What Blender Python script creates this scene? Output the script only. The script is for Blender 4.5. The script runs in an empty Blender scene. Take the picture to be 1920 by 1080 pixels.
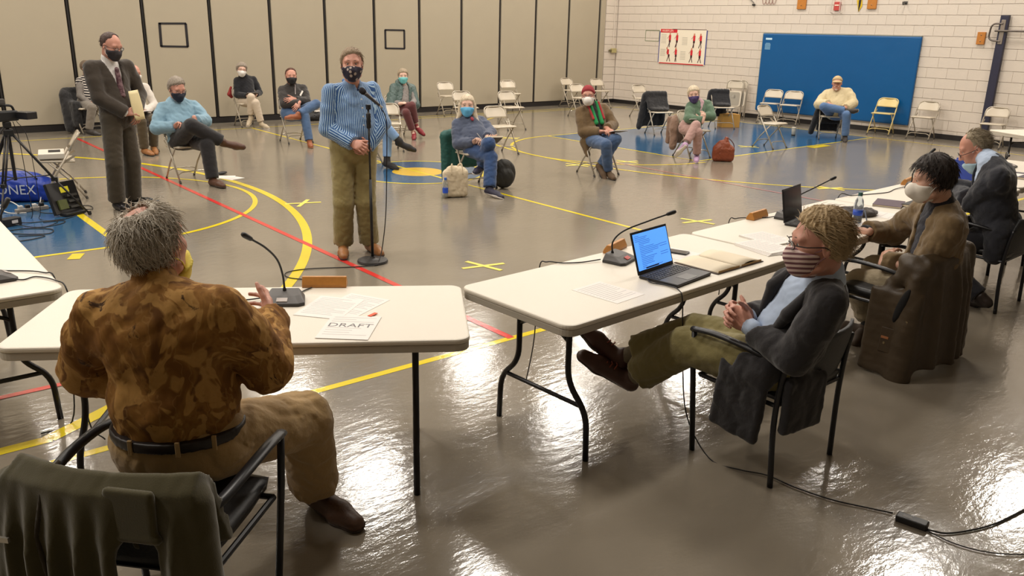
import bpy, math, random
import numpy as np
from mathutils import Vector, Matrix

# ------------------------------------------------------------------ camera, world, lights, exposure
scene = bpy.context.scene
COL = scene.collection
YAW, PITCH, ROLL, CAMH = 0.87777, 0.30524, 0.0237, 1.9542
def camera_axes():
    f = np.array([math.cos(YAW)*math.cos(PITCH), math.sin(YAW)*math.cos(PITCH), -math.sin(PITCH)])
    r = np.array([math.sin(YAW), -math.cos(YAW), 0.0]); u = np.cross(r, f)
    return r*math.cos(ROLL)+u*math.sin(ROLL), -r*math.sin(ROLL)+u*math.cos(ROLL), f
_r, _u, _f = camera_axes()
cam_data = bpy.data.cameras.new('camera'); cam_data.sensor_width = 36.0; cam_data.lens = 1543.64/1920*36.0
cam_data.clip_start = 0.05; cam_data.clip_end = 100
cam = bpy.data.objects.new('camera', cam_data); COL.objects.link(cam)
cam.matrix_world = Matrix(((_r[0], _u[0], -_f[0], 0), (_r[1], _u[1], -_f[1], 0), (_r[2], _u[2], -_f[2], CAMH), (0, 0, 0, 1)))
scene.camera = cam

world = bpy.data.worlds.new('world'); scene.world = world; world.use_nodes = True
world.node_tree.nodes['Background'].inputs[0].default_value = (1.0, 0.93, 0.82, 1)
world.node_tree.nodes['Background'].inputs[1].default_value = 0.0

scene.view_settings.view_transform = 'Standard'
scene.view_settings.look = 'None'
scene.view_settings.gamma = 1.0
scene.view_settings.use_curve_mapping = False
scene.view_settings.exposure = 0.0

CEIL = 6.4
LIGHT_COL = (1.0, 0.93, 0.84)
FIXTURES = [(x, y) for y in (4.2, 8.0, 11.8, 15.2) for x in (-2.4, 1.9, 6.6, 11.4, 15.4)]
for i, (x, y) in enumerate(FIXTURES):
    ld = bpy.data.lights.new('ceiling_lamp', 'AREA'); ld.shape = 'RECTANGLE'; ld.size = 1.15; ld.size_y = 0.55
    ld.energy = 120; ld.color = LIGHT_COL
    lo = bpy.data.objects.new('ceiling_lamp', ld); COL.objects.link(lo); lo.location = (x, y, CEIL-0.36)

# ------------------------------------------------------------------ helpers
def lin(c):
    out = []
    for v in c[:3]:
        v = v/255.0
        out.append(v/12.92 if v <= 0.04045 else ((v+0.055)/1.055)**2.4)
    return (out[0], out[1], out[2], 1.0)
_mats = {}
def M(name, col, rough=0.6, metal=0.0, noise=None, bump=None, spec=0.5, emit=None, col2=None, sheen=0.0, coat=0.0, trans=0.0):
    """procedural principled material; noise=(scale, amount) varies value, col2 mixes by noise, bump=(scale, strength)"""
    if name in _mats: return _mats[name]
    m = bpy.data.materials.new(name); m.use_nodes = True; nt = m.node_tree; b = nt.nodes['Principled BSDF']
    b.inputs['Base Color'].default_value = lin(col); b.inputs['Roughness'].default_value = rough
    b.inputs['Metallic'].default_value = metal; b.inputs['Specular IOR Level'].default_value = spec
    if sheen: b.inputs['Sheen Weight'].default_value = sheen
    if coat: b.inputs['Coat Weight'].default_value = coat; b.inputs['Coat Roughness'].default_value = 0.1
    if trans: b.inputs['Transmission Weight'].default_value = trans; b.inputs['IOR'].default_value = 1.2
    tc = nt.nodes.new('ShaderNodeTexCoord')
    if name.startswith('hair_'):            # strands run up and down
        mpn = nt.nodes.new('ShaderNodeMapping'); mpn.inputs['Scale'].default_value = (3.2, 3.2, .35); nt.links.new(tc.outputs['Object'], mpn.inputs['Vector'])
        class _V: outputs = {'Object': mpn.outputs['Vector']}
        tc = _V
    if noise or col2:
        sc, am = noise if noise else (8, 1.0)
        n = nt.nodes.new('ShaderNodeTexNoise'); n.inputs['Scale'].default_value = sc; n.inputs['Detail'].default_value = 4
        nt.links.new(tc.outputs['Object'], n.inputs['Vector'])
        mx = nt.nodes.new('ShaderNodeMix'); mx.data_type = 'RGBA'
        a = lin(col)
        if col2:
            mx.inputs['A'].default_value = a; mx.inputs['B'].default_value = lin(col2)
            rp = nt.nodes.new('ShaderNodeValToRGB'); rp.color_ramp.elements[0].position = 0.42; rp.color_ramp.elements[1].position = 0.6
            nt.links.new(n.outputs['Fac'], rp.inputs['Fac']); nt.links.new(rp.outputs['Color'], mx.inputs['Factor'])
        else:
            mx.inputs['A'].default_value = tuple(v*(1-am) for v in a[:3])+(1,); mx.inputs['B'].default_value = tuple(min(1, v*(1+am)) for v in a[:3])+(1,)
            nt.links.new(n.outputs['Fac'], mx.inputs['Factor'])
        nt.links.new(mx.outputs['Result'], b.inputs['Base Color'])
    if bump:
        n2 = nt.nodes.new('ShaderNodeTexNoise'); n2.inputs['Scale'].default_value = bump[0]; n2.inputs['Detail'].default_value = 5
        nt.links.new(tc.outputs['Object'], n2.inputs['Vector'])
        bp = nt.nodes.new('ShaderNodeBump'); bp.inputs['Strength'].default_value = bump[1]; bp.inputs['Distance'].default_value = 0.01
        nt.links.new(n2.outputs['Fac'], bp.inputs['Height']); nt.links.new(bp.outputs['Normal'], b.inputs['Normal'])
    if emit:
        b.inputs['Emission Color'].default_value = lin(emit[0]); b.inputs['Emission Strength'].default_value = emit[1]
    _mats[name] = m
    return m

def cloth(name, col, rough=0.85, amt=0.18, sc=9, bsc=60, bst=0.25, sheen=0.25, col2=None):
    return M(name, col, rough, noise=(sc, amt), bump=(bsc, bst), spec=0.25, sheen=sheen, col2=col2)

def link(o, parent=None):
    COL.objects.link(o)
    if parent is not None: o.parent = parent
    return o
def tag(o, label, cat, group=None, kind=None):
    if label: o['label'] = label
    if cat: o['category'] = cat
    if group: o['group'] = group
    if kind: o['kind'] = kind
    return o
def empty(name, loc=(0, 0, 0), rz=0.0, label=None, cat=None, group=None):
    e = bpy.data.objects.new(name, None); e.empty_display_size = 0.1; link(e)
    e.location = loc; e.rotation_euler = (0, 0, rz)
    return tag(e, label, cat, group)

def rotz(a): return np.array([[math.cos(a), -math.sin(a), 0], [math.sin(a), math.cos(a), 0], [0, 0, 1.0]])
def rotx(a): return np.array([[1, 0, 0], [0, math.cos(a), -math.sin(a)], [0, math.sin(a), math.cos(a)]])
def roty(a): return np.array([[math.cos(a), 0, math.sin(a)], [0, 1, 0], [-math.sin(a), 0, math.cos(a)]])
def nrm(v): v = np.array(v, float); return v/max(1e-9, np.linalg.norm(v))
def smooth_path(pts, n=6):
    P = [np.array(p, float) for p in pts]
    if len(P) < 3: return P
    out = []
    Q = [2*P[0]-P[1]]+P+[2*P[-1]-P[-2]]
    for i in range(1, len(Q)-2):
        a, b, c, d = Q[i-1], Q[i], Q[i+1], Q[i+2]
        for k in range(n):
            t = k/n
            out.append(0.5*((2*b)+(c-a)*t+(2*a-5*b+4*c-d)*t*t+(3*b-a-3*c+d)*t**3))
    out.append(P[-1]); return out
def corner_path(pts, r=0.05, n=5):
    """polyline with rounded corners"""
    P = [np.array(p, float) for p in pts]; out = [P[0]]
    for i in range(1, len(P)-1):
        a, b, c = P[i-1], P[i], P[i+1]
        d1, d2 = np.linalg.norm(a-b), np.linalg.norm(c-b); rr = min(r, d1*0.45, d2*0.45)
        p, q2 = b+(a-b)/d1*rr, b+(c-b)/d2*rr
        for k in range(n+1):
            t = k/n; out.append((1-t)**2*p+2*t*(1-t)*b+t*t*q2)
    out.append(P[-1]); return out

class MB:
    def __init__(s): s.v = []; s.f = []
    def add(s, vs, fs):
        o = len(s.v); s.v += [tuple(float(c) for c in v) for v in vs]; s.f += [tuple(i+o for i in f) for f in fs]; return s
    def box(s, c, half, R=None):
        c = np.array(c, float); h = np.array(half, float); vs = []
        for x in (-1, 1):
            for y in (-1, 1):
                for z in (-1, 1):
                    p = np.array([x, y, z])*h
                    if R is not None: p = R@p
                    vs.append(c+p)
        return s.add(vs, [(0, 1, 3, 2), (4, 6, 7, 5), (0, 4, 5, 1), (2, 3, 7, 6), (0, 2, 6, 4), (1, 5, 7, 3)])
    def tube(s, pts, r, seg=8, cap=True, flat=None):
        P = [np.array(p, float) for p in pts]; n = len(P); rs = r if hasattr(r, '__len__') else [r]*n
        vs, fs = [], []; up = None
        for i in range(n):
            t = nrm(P[min(i+1, n-1)]-P[max(i-1, 0)])
            if up is None:
                up = np.array([0, 0, 1.0]) if abs(t[2]) < 0.9 else np.array([1.0, 0, 0])
            up = nrm(up-t*(up@t)); w = np.cross(t, up)
            for k in range(seg):
                a = 2*math.pi*k/seg
                vs.append(P[i]+(up*math.cos(a)*(flat or 1)+w*math.sin(a))*rs[i])
        for i in range(n-1):
            for k in range(seg):
                a, b = i*seg+k, i*seg+(k+1) % seg; fs.append((a, b, b+seg, a+seg))
        if cap: fs.append(tuple(range(seg))[::-1]); fs.append(tuple((n-1)*seg+k for k in range(seg)))
        return s.add(vs, fs)
    def lathe(s, prof, c=(0, 0, 0), seg=20, R=None, sx=1, sy=1):
        c = np.array(c, float); vs, fs = [], []
        for (r, z) in prof:
            for k in range(seg):
                a = 2*math.pi*k/seg; p = np.array([r*math.cos(a)*sx, r*math.sin(a)*sy, z])
                vs.append(c+(R@p if R is not None else p))
        for i in range(len(prof)-1):
            for k in range(seg):
                a, b = i*seg+k, i*seg+(k+1) % seg; fs.append((a, b, b+seg, a+seg))
        fs.append(tuple(range(seg))[::-1]); fs.append(tuple((len(prof)-1)*seg+k for k in range(seg)))
        return s.add(vs, fs)
    def prism(s, poly, z0, z1, T=None):
        n = len(poly); vs = [np.array([p[0], p[1], z0]) for p in poly]+[np.array([p[0], p[1], z1]) for p in poly]
        if T: vs = [T(v) for v in vs]
        return s.add(vs, [tuple(range(n))[::-1], tuple(range(n, 2*n))]+[(i, (i+1) % n, n+(i+1) % n, n+i) for i in range(n)])
    def grid(s, fn, nu, nv):
        vs = [fn(i/nu, j/nv) for i in range(nu+1) for j in range(nv+1)]
        return s.add(vs, [(i*(nv+1)+j, (i+1)*(nv+1)+j, (i+1)*(nv+1)+j+1, i*(nv+1)+j+1) for i in range(nu) for j in range(nv)])
    def mesh(s, name, smooth=False):
        me = bpy.data.meshes.new(name); me.from_pydata(s.v, [], s.f); me.update()
        if smooth: me.polygons.foreach_set('use_smooth', [True]*len(me.polygons))
        return me
    def build(s, name, mat, parent=None, bevel=0, smooth=False, solid=0, loc=None, sub=0):
        me = s.mesh(name, smooth or sub > 0)
        if mat: me.materials.append(mat)
        o = link(bpy.data.objects.new(name, me), parent)
        if loc is not None: o.location = loc
        if solid:
            md = o.modifiers.new('solid', 'SOLIDIFY'); md.thickness = solid; md.offset = 0
        if bevel:
            md = o.modifiers.new('bevel', 'BEVEL'); md.width = bevel; md.segments = 2; md.limit_method = 'ANGLE'
        if sub:
            md = o.modifiers.new('sub', 'SUBSURF'); md.levels = sub; md.render_levels = sub
        return o
def rrect(hx, hy, r, n=5):
    out = []
    for (cx, cy, a0) in ((hx-r, hy-r, 0), (-hx+r, hy-r, 90), (-hx+r, -hy+r, 180), (hx-r, -hy+r, 270)):
        for k in range(n+1):
            a = math.radians(a0+90*k/n); out.append((cx+r*math.cos(a), cy+r*math.sin(a)))
    return out
def copy_tree(o, parent=None):
    c = o.copy(); COL.objects.link(c)
    if parent is not None: c.parent = parent
    for ch in list(o.children): copy_tree(ch, c)
    return c
def text_mesh(body, size, name, mat, parent, T, depth=0.0005, align='LEFT'):
    """flat lettering as a mesh; T maps local (x,y,z) to parent space"""
    cu = bpy.data.curves.new('lettering', 'FONT'); cu.body = body; cu.size = size; cu.align_x = align; cu.resolution_u = 2
    tmp = bpy.data.objects.new('lettering_tmp', cu); COL.objects.link(tmp)
    bpy.context.view_layer.update()
    me = bpy.data.meshes.new_from_object(tmp.evaluated_get(bpy.context.evaluated_depsgraph_get()))
    bpy.data.objects.remove(tmp); bpy.data.curves.remove(cu)
    for v in me.vertices: v.co = Vector([float(c) for c in T(np.array(v.co))])
    me.materials.clear(); me.materials.append(mat); me.name = name
    return link(bpy.data.objects.new(name, me), parent)

# ------------------------------------------------------------------ signed distance modelling (soft forms)
class Field:
    def __init__(s, h): s.h = h; s.ops = []
    def cone(s, a, b, ra, rb, k=0.02, cut=(), sub=False):
        s.ops.append(('c', np.array(a, float), np.array(b, float), ra, rb, k, list(cut), sub)); return s
    def ell(s, c, rad, R=None, k=0.02, cut=(), sub=False):
        s.ops.append(('e', np.array(c, float), np.array(rad, float), np.eye(3) if R is None else np.array(R), k, list(cut), sub)); return s
    def box(s, c, half, R=None, rr=0.01, k=0.02, cut=(), sub=False):
        s.ops.append(('b', np.array(c, float), np.array(half, float), np.eye(3) if R is None else np.array(R), rr, k, list(cut), sub)); return s
    def fn(s, c, rad, f, k=0.005, sub=False):
        s.ops.append(('f', np.array(c, float), rad, f, k, [], sub)); return s
    def bounds(s, op):
        t = op[0]
        if t == 'c':
            lo = np.minimum(op[1]-op[3], op[2]-op[4]); hi = np.maximum(op[1]+op[3], op[2]+op[4])
        elif t in 'eb':
            e = np.abs(op[3])@(op[2]+(op[4] if t == 'b' else 0)); lo, hi = op[1]-e, op[1]+e
        else:
            lo, hi = op[1]-op[2], op[1]+op[2]
        return lo, hi
    def mesh(s, name, wrinkle=None, attr=None):
        h = s.h; ps = [o for o in s.ops if not o[-1]]
        lo = np.min([s.bounds(o)[0] for o in ps], 0)-3*h; hi = np.max([s.bounds(o)[1] for o in ps], 0)+3*h
        n = np.ceil((hi-lo)/h).astype(int)+1
        ax = [(lo[i]+h*np.arange(n[i])).astype(np.float32) for i in range(3)]
        D = np.full(n, 0.5, np.float32)
        for o in s.ops:
            k = {'c': 5, 'e': 4, 'b': 5, 'f': 4}[o[0]]; k = o[k]; sub = o[-1]
            l, u = s.bounds(o); mg = max(k, 0)+2.5*h
            i0 = np.maximum(0, np.floor((l-mg-lo)/h).astype(int)); i1 = np.minimum(n, np.ceil((u+mg-lo)/h).astype(int)+1)
            if np.any(i1 <= i0): continue
            sl = tuple(slice(i0[i], i1[i]) for i in range(3))
            X = ax[0][sl[0]][:, None, None]; Y = ax[1][sl[1]][None, :, None]; Z = ax[2][sl[2]][None, None, :]
            d = s.dist(o, X, Y, Z)
            for (pt, nn) in o[-2]:
                d = np.maximum(d, (X-pt[0])*nn[0]+(Y-pt[1])*nn[1]+(Z-pt[2])*nn[2])
            A = D[sl]
            if sub:
                d = -d
                if k > 0:
                    e = np.maximum(k-np.abs(A-d), 0)/k; D[sl] = np.maximum(A, d)+e*e*k*0.25
                else: D[sl] = np.maximum(A, d)
            else:
                if k > 0:
                    e = np.maximum(k-np.abs(A-d), 0)/k; D[sl] = np.minimum(A, d)-e*e*k*0.25
                else: D[sl] = np.minimum(A, d)
        if wrinkle:
            amp, fr, seed = wrinkle; amp *= .9
            idx = np.argwhere(np.abs(D) < 3*h+amp)
            P = lo+idx*h; D[idx[:, 0], idx[:, 1], idx[:, 2]] += (amp*fold(P*fr*6.0, seed)).astype(np.float32)
        D[0] = D[-1] = 0.5; D[:, 0] = D[:, -1] = 0.5; D[:, :, 0] = D[:, :, -1] = 0.5
        V, Fc = surface_nets(D, lo, h)
        return V, Fc
    def dist(s, o, X, Y, Z):
        if o[0] == 'c':
            _, a, b, r1, r2 = o[:5]; ba = b-a; l2 = ba@ba
            if l2 < 1e-10: return np.sqrt((X-a[0])**2+(Y-a[1])**2+(Z-a[2])**2)-max(r1, r2)
            rr = r1-r2; a2 = l2-rr*rr
            px, py, pz = X-a[0], Y-a[1], Z-a[2]
            y = px*ba[0]+py*ba[1]+pz*ba[2]; z = y-l2
            x2 = (px*l2-ba[0]*y)**2+(py*l2-ba[1]*y)**2+(pz*l2-ba[2]*y)**2
            if a2 <= 0: return np.sqrt(px*px+py*py+pz*pz)-r1
            y2 = y*y*l2; z2 = z*z*l2; il2 = 1/l2; kk = np.sign(rr)*rr*rr*x2
            d1 = np.sqrt(x2+z2)*il2-r2; d2 = np.sqrt(x2+y2)*il2-r1; d3 = (np.sqrt(x2*a2*il2)+y*rr)*il2-r1
            return np.where(np.sign(z)*a2*z2 > kk, d1, np.where(np.sign(y)*a2*y2 < kk, d2, d3)).astype(np.float32)
        if o[0] == 'e':
            _, c, rad, R = o[:4]; px, py, pz = X-c[0], Y-c[1], Z-c[2]
            q = [R[0, i]*px+R[1, i]*py+R[2, i]*pz for i in range(3)]
            k0 = np.sqrt(sum((q[i]/rad[i])**2 for i in range(3))); k1 = np.sqrt(sum((q[i]/rad[i]**2)**2 for i in range(3)))
            return (k0*(k0-1)/np.maximum(k1, 1e-6)).astype(np.float32)
        if o[0] == 'b':
            _, c, hf, R, rr = o[:5]; px, py, pz = X-c[0], Y-c[1], Z-c[2]
            q = [np.abs(R[0, i]*px+R[1, i]*py+R[2, i]*pz)-hf[i]+rr for i in range(3)]
            return (np.sqrt(sum(np.maximum(v, 0)**2 for v in q))+np.minimum(np.maximum(np.maximum(q[0], q[1]), q[2]), 0)-rr).astype(np.float32)
        return o[3](X, Y, Z).astype(np.float32)

def fold(P, seed=0):
    """cheap smooth folded noise in -1..1"""
    rs = np.random.RandomState(seed); out = 0; w = 0
    Q = P+0.6*np.sin(P[:, [1, 2, 0]]*1.3+rs.rand(3)*6)
    for i in range(4):
        d = rs.randn(3); d /= np.linalg.norm(d); f = 0.8*1.55**i; a = 0.75**i
        out = out+a*(1-2*np.abs(np.sin(Q@d*f+rs.rand()*6+0.8*np.sin(Q@rs.randn(3)*0.5)))); w += a
    return out/w
_E = [(0, 1), (2, 3), (4, 5), (6, 7), (0, 2), (1, 3), (4, 6), (5, 7), (0, 4), (1, 5), (2, 6), (3, 7)]
_C = np.array([[(i >> 2) & 1, (i >> 1) & 1, i & 1] for i in range(8)])
def surface_nets(D, lo, h):
    S = D < 0; nx, ny, nz = D.shape
    cnt = np.zeros((nx-1, ny-1, nz-1), np.uint8)
    for c in _C: cnt += S[c[0]:nx-1+c[0], c[1]:ny-1+c[1], c[2]:nz-1+c[2]]
    act = np.argwhere((cnt > 0) & (cnt < 8))
    idx = np.full((nx-1, ny-1, nz-1), -1, np.int32); idx[act[:, 0], act[:, 1], act[:, 2]] = np.arange(len(act))
    vals = np.stack([D[act[:, 0]+c[0], act[:, 1]+c[1], act[:, 2]+c[2]] for c in _C], 1).astype(np.float64)
    acc = np.zeros((len(act), 3)); num = np.zeros(len(act))
    for (i, j) in _E:
        a, b = vals[:, i], vals[:, j]; m = (a < 0) != (b < 0)
        t = np.where(m, a/np.where(m, a-b, 1), 0)
        acc += np.where(m[:, None], _C[i]+(_C[j]-_C[i])*t[:, None], 0); num += m
    V = lo+(act+acc/num[:, None])*h
    faces = []
    for axis in range(3):
        o1, o2 = [(1, 2), (2, 0), (0, 1)][axis]
        a = [slice(None)]*3; b = [slice(None)]*3; a[axis] = slice(0, -1); b[axis] = slice(1, None)
        A, B = S[tuple(a)], S[tuple(b)]; e = np.argwhere(A != B)
        e = e[(e[:, o1] > 0) & (e[:, o2] > 0) & (e[:, o1] < D.shape[o1]-1) & (e[:, o2] < D.shape[o2]-1)]
        if not len(e): continue
        fl = A[e[:, 0], e[:, 1], e[:, 2]]
        def at(d1, d2):
            q = e.copy(); q[:, o1] -= d1; q[:, o2] -= d2; return idx[q[:, 0], q[:, 1], q[:, 2]]
        qd = np.stack([at(1, 1), at(0, 1), at(0, 0), at(1, 0)], 1)
        qd[~fl] = qd[~fl][:, ::-1]; faces.append(qd)
    Fc = np.concatenate(faces) if faces else np.zeros((0, 4), int)
    Fc = Fc[(Fc >= 0).all(1)]
    # relax a little for even quads
    return V, Fc
def np_mesh(name, V, Fc, mat, smooth=True, attrs=None):
    me = bpy.data.meshes.new(name); me.vertices.add(len(V)); me.vertices.foreach_set('co', np.asarray(V, np.float32).ravel())
    me.loops.add(4*len(Fc)); me.polygons.add(len(Fc))
    me.loops.foreach_set('vertex_index', np.asarray(Fc, np.int32).ravel())
    me.polygons.foreach_set('loop_start', np.arange(0, 4*len(Fc), 4, dtype=np.int32))
    me.update(calc_edges=True)
    if smooth: me.polygons.foreach_set('use_smooth', np.ones(len(Fc), bool))
    if mat: me.materials.append(mat)
    for an, vals in (attrs or {}).items():
        at = me.attributes.new(an, 'FLOAT_VECTOR', 'POINT'); at.data.foreach_set('vector', np.asarray(vals, np.float32).ravel())
    return me
def soft(name, F, mat, parent=None, org=(0, 0, 0), wrinkle=None, extra=None, attrfn=None):
    V, Fc = F.mesh(name, wrinkle)
    at = None
    if attrfn: at = {'cloth': attrfn(V)}
    V = V-np.array(org)
    if extra is not None:
        ev, ef = extra; Fc = np.concatenate([Fc, ef+len(V)]); V = np.concatenate([V, ev-np.array(org)])
    return link(bpy.data.objects.new(name, np_mesh(name, V, Fc, mat, attrs=at)), parent)
# ------------------------------------------------------------------ the room
XW, YW = 17.56, 16.80           # right wall plane, partition plane
X0, Y0 = -5.0, -4.5             # far sides behind the camera
def gloss(name, col, noise=0.06):
    """vinyl sports floor: satin coat over colour, faint waviness"""
    if name in _mats: return _mats[name]
    m = bpy.data.materials.new(name); m.use_nodes = True; nt = m.node_tree; b = nt.nodes['Principled BSDF']
    tc = nt.nodes.new('ShaderNodeTexCoord')
    n = nt.nodes.new('ShaderNodeTexNoise'); n.inputs['Scale'].default_value = 1.7; n.inputs['Detail'].default_value = 6
    nt.links.new(tc.outputs['Object'], n.inputs['Vector'])
    mx = nt.nodes.new('ShaderNodeMix'); mx.data_type = 'RGBA'; a = lin(col)
    mx.inputs['A'].default_value = tuple(v*(1-noise) for v in a[:3])+(1,); mx.inputs['B'].default_value = tuple(v*(1+noise) for v in a[:3])+(1,)
    nt.links.new(n.outputs['Fac'], mx.inputs['Factor']); nt.links.new(mx.outputs['Result'], b.inputs['Base Color'])
    n3 = nt.nodes.new('ShaderNodeTexNoise'); n3.inputs['Scale'].default_value = 2.2; n3.inputs['Detail'].default_value = 5
    nt.links.new(tc.outputs['Object'], n3.inputs['Vector'])
    mr = nt.nodes.new('ShaderNodeMapRange'); mr.inputs['To Min'].default_value = 0.06; mr.inputs['To Max'].default_value = 0.20
    nt.links.new(n3.outputs['Fac'], mr.inputs['Value']); nt.links.new(mr.outputs['Result'], b.inputs['Roughness'])
    b.inputs['Specular IOR Level'].default_value = 1.0
    n2 = nt.nodes.new('ShaderNodeTexNoise'); n2.inputs['Scale'].default_value = 9.0; n2.inputs['Detail'].default_value = 4; n2.inputs['Roughness'].default_value = 0.6
    mp = nt.nodes.new('ShaderNodeMapping'); mp.inputs['Scale'].default_value = (1.0, 2.2, 1.0); mp.inputs['Rotation'].default_value = (0, 0, -0.7)
    nt.links.new(tc.outputs['Object'], mp.inputs['Vector']); nt.links.new(mp.outputs['Vector'], n2.inputs['Vector'])
    bp = nt.nodes.new('ShaderNodeBump'); bp.inputs['Strength'].default_value = 0.16; bp.inputs['Distance'].default_value = 0.012
    nt.links.new(n2.outputs['Fac'], bp.inputs['Height']); nt.links.new(bp.outputs['Normal'], b.inputs['Normal'])
    _mats[name] = m; return m
M_FLOOR = gloss('floor_vinyl', (134, 125, 111))
M_FBLUE = gloss('floor_blue_paint', (50, 90, 126))
M_YEL = gloss('floor_yellow_paint', (232, 208, 40)); M_GOLD = gloss('floor_gold_paint', (226, 186, 62)); M_RED = gloss('floor_red_paint', (214, 60, 56))
floor = MB().add([(X0, Y0, 0), (XW+0.3, Y0, 0), (XW+0.3, YW+0.3, 0), (X0, YW+0.3, 0)], [(0, 1, 2, 3)]).build('floor', M_FLOOR)
floor['kind'] = 'structure'
LINE_Z = [0.0012]
def flat_strip(name, pts, w, mat, z=None, closed=False):
    P = [np.array(p, float) for p in pts]; n = len(P); L, Rr = [], []
    for i in range(n):
        if closed: t = nrm(P[(i+1) % n]-P[i-1])
        else: t = nrm(P[min(i+1, n-1)]-P[max(i-1, 0)])
        q = np.array([-t[1], t[0]])*w/2; L.append(P[i]+q); Rr.append(P[i]-q)
    if z is None: LINE_Z[0] += 0.00006; z = LINE_Z[0]
    vs = [(p[0], p[1], z) for p in L]+[(p[0], p[1], z) for p in Rr]
    fs = [(i, n+i, n+(i+1) % n, (i+1) % n) for i in range(n if closed else n-1)]
    return MB().add(vs, fs).build(name, mat, floor)
def flat_poly(name, pts, mat, z):
    return MB().add([(p[0], p[1], z) for p in pts], [tuple(range(len(pts)))]).build(name, mat, floor)
def arc(c, r, a0, a1, n=64): return [(c[0]+r*math.cos(math.radians(a0+(a1-a0)*i/n)), c[1]+r*math.sin(math.radians(a0+(a1-a0)*i/n))) for i in range(n+1)]
flat_poly('blue_key', [(-3.86, 7.8), (1.88, 7.8), (1.88, 11.7), (-3.86, 11.7)], M_FBLUE, 0.0006)
flat_poly('blue_key', [(10.7, 8.28), (16.45, 8.42), (16.45, 12.05), (10.7, 11.9)], M_FBLUE, 0.0006)
flat_poly('centre_circle_fill', arc((6.33, 9.76), 0.93, 0, 360, 48)[:-1], M_FBLUE, 0.0007)
flat_poly('centre_disc', arc((6.33, 9.76), 0.36, 0, 360, 40)[:-1], M_GOLD, 0.0009)
W = 0.05
flat_strip('court_line', [(-3.86, 3.92), (17.0, 3.92)], 0.055, M_YEL)
flat_strip('court_line', [(-3.86, 4.18), (0.58, 4.18)], 0.075, M_YEL)
flat_strip('court_line', [(-3.86, 15.74), (16.9, 15.66)], 0.045, M_YEL)
flat_strip('court_line', [(10.4, 15.98), (16.6, 15.93)], 0.045, M_YEL)
flat_strip('court_line', [(6.3, 3.92), (6.36, 15.74)], W, M_YEL)
flat_strip('court_line', [(16.45, 3.92), (16.45, 15.7)], W, M_YEL)
flat_strip('court_line', [(-3.86, 7.8), (1.9, 7.8)], W, M_YEL)
flat_strip('court_line', [(1.88, 7.8), (1.88, 11.7)], 0.075, M_YEL)
flat_strip('court_line', [(-3.86, 11.7), (1.9, 11.7)], W, M_YEL)
flat_strip('court_line', [(10.7, 8.28), (16.45, 8.42)], W, M_YEL)
flat_strip('court_line', [(10.68, 8.28), (10.68, 11.9)], W, M_YEL)
flat_strip('court_line', [(10.7, 11.9), (16.45, 12.05)], W, M_YEL)
flat_strip('free_throw_arc', arc((1.88, 9.76), 1.91, -90, 90), 0.055, M_YEL)
flat_strip('free_throw_arc', arc((10.68, 10.02), 1.88, 90, 270), 0.055, M_YEL)
flat_strip('three_point_arc', arc((-2.36, 9.76), 6.3, -62.3, 62.3, 90), 0.085, M_YEL)
flat_strip('three_point_arc', arc((14.9, 9.76), 6.1, 118, 242, 90), 0.06, M_YEL)
flat_strip('centre_circle_line', arc((6.33, 9.76), 0.94, 0, 360, 64)[:-1], 0.045, M_YEL, closed=True)
flat_strip('court_line', [(3.26, 3.92), (3.26, 15.6)], 0.055, M_RED)
flat_strip('court_line', [(9.4, 3.92), (9.4, 9.0)], 0.055, gloss('floor_faded_red_paint', (176, 128, 118)))
flat_strip('court_line', [(-3.86, 4.84), (0.98, 4.84)], 0.05, M_RED)
flat_strip('court_line', [(1.42, 7.55), (1.50, 7.72)], 0.10, M_YEL)
flat_strip('court_line', [(13.85, 8.22), (14.45, 8.24)], 0.16, M_YEL)

# partition: folding panels with dark gaskets
M_PART = M('partition_vinyl', (170, 159, 138), 0.62, noise=(3, 0.03), bump=(180, 0.08))
M_BLACK = M('black_rubber', (26, 22, 22), 0.5)
wall_back = MB().box(((X0+17.1)/2, YW+0.11, CEIL/2), ((17.1-X0)/2, 0.05, CEIL/2)).build('wall_back', M_BLACK); wall_back['kind'] = 'structure'
SEAMS = [-4.9, -3.66, -2.43, -1.22, 0.0, 1.21, 2.42, 3.63, 4.89, 6.14, 7.37, 8.60, 9.80, 10.99, 12.19, 13.37, 14.54, 15.70, 16.84]
for i in range(len(SEAMS)-1):
    a, b = SEAMS[i]+0.036, SEAMS[i+1]-0.036
    MB().box(((a+b)/2, YW+0.03, CEIL/2+0.06), ((b-a)/2, 0.03, CEIL/2-0.06)).build('partition_panel', M_PART, wall_back, bevel=0.008)
for sx in SEAMS:
    MB().tube([(sx, YW+0.035, 0.1), (sx, YW+0.035, CEIL)], 0.026, 6).build('seam_gasket', M_BLACK, wall_back)
MB().box((16.97, YW+0.03, CEIL/2), (0.085, 0.03, CEIL/2)).build('end_panel', M_PART, wall_back, bevel=0.006)
bb = MB().box(((X0+16.9)/2, YW-0.005, 0.055), ((16.9-X0)/2, 0.012, 0.055)).build('baseboard_back', M('black_sweep', (28, 24, 24), 0.45)); bb['kind'] = 'structure'
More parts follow.
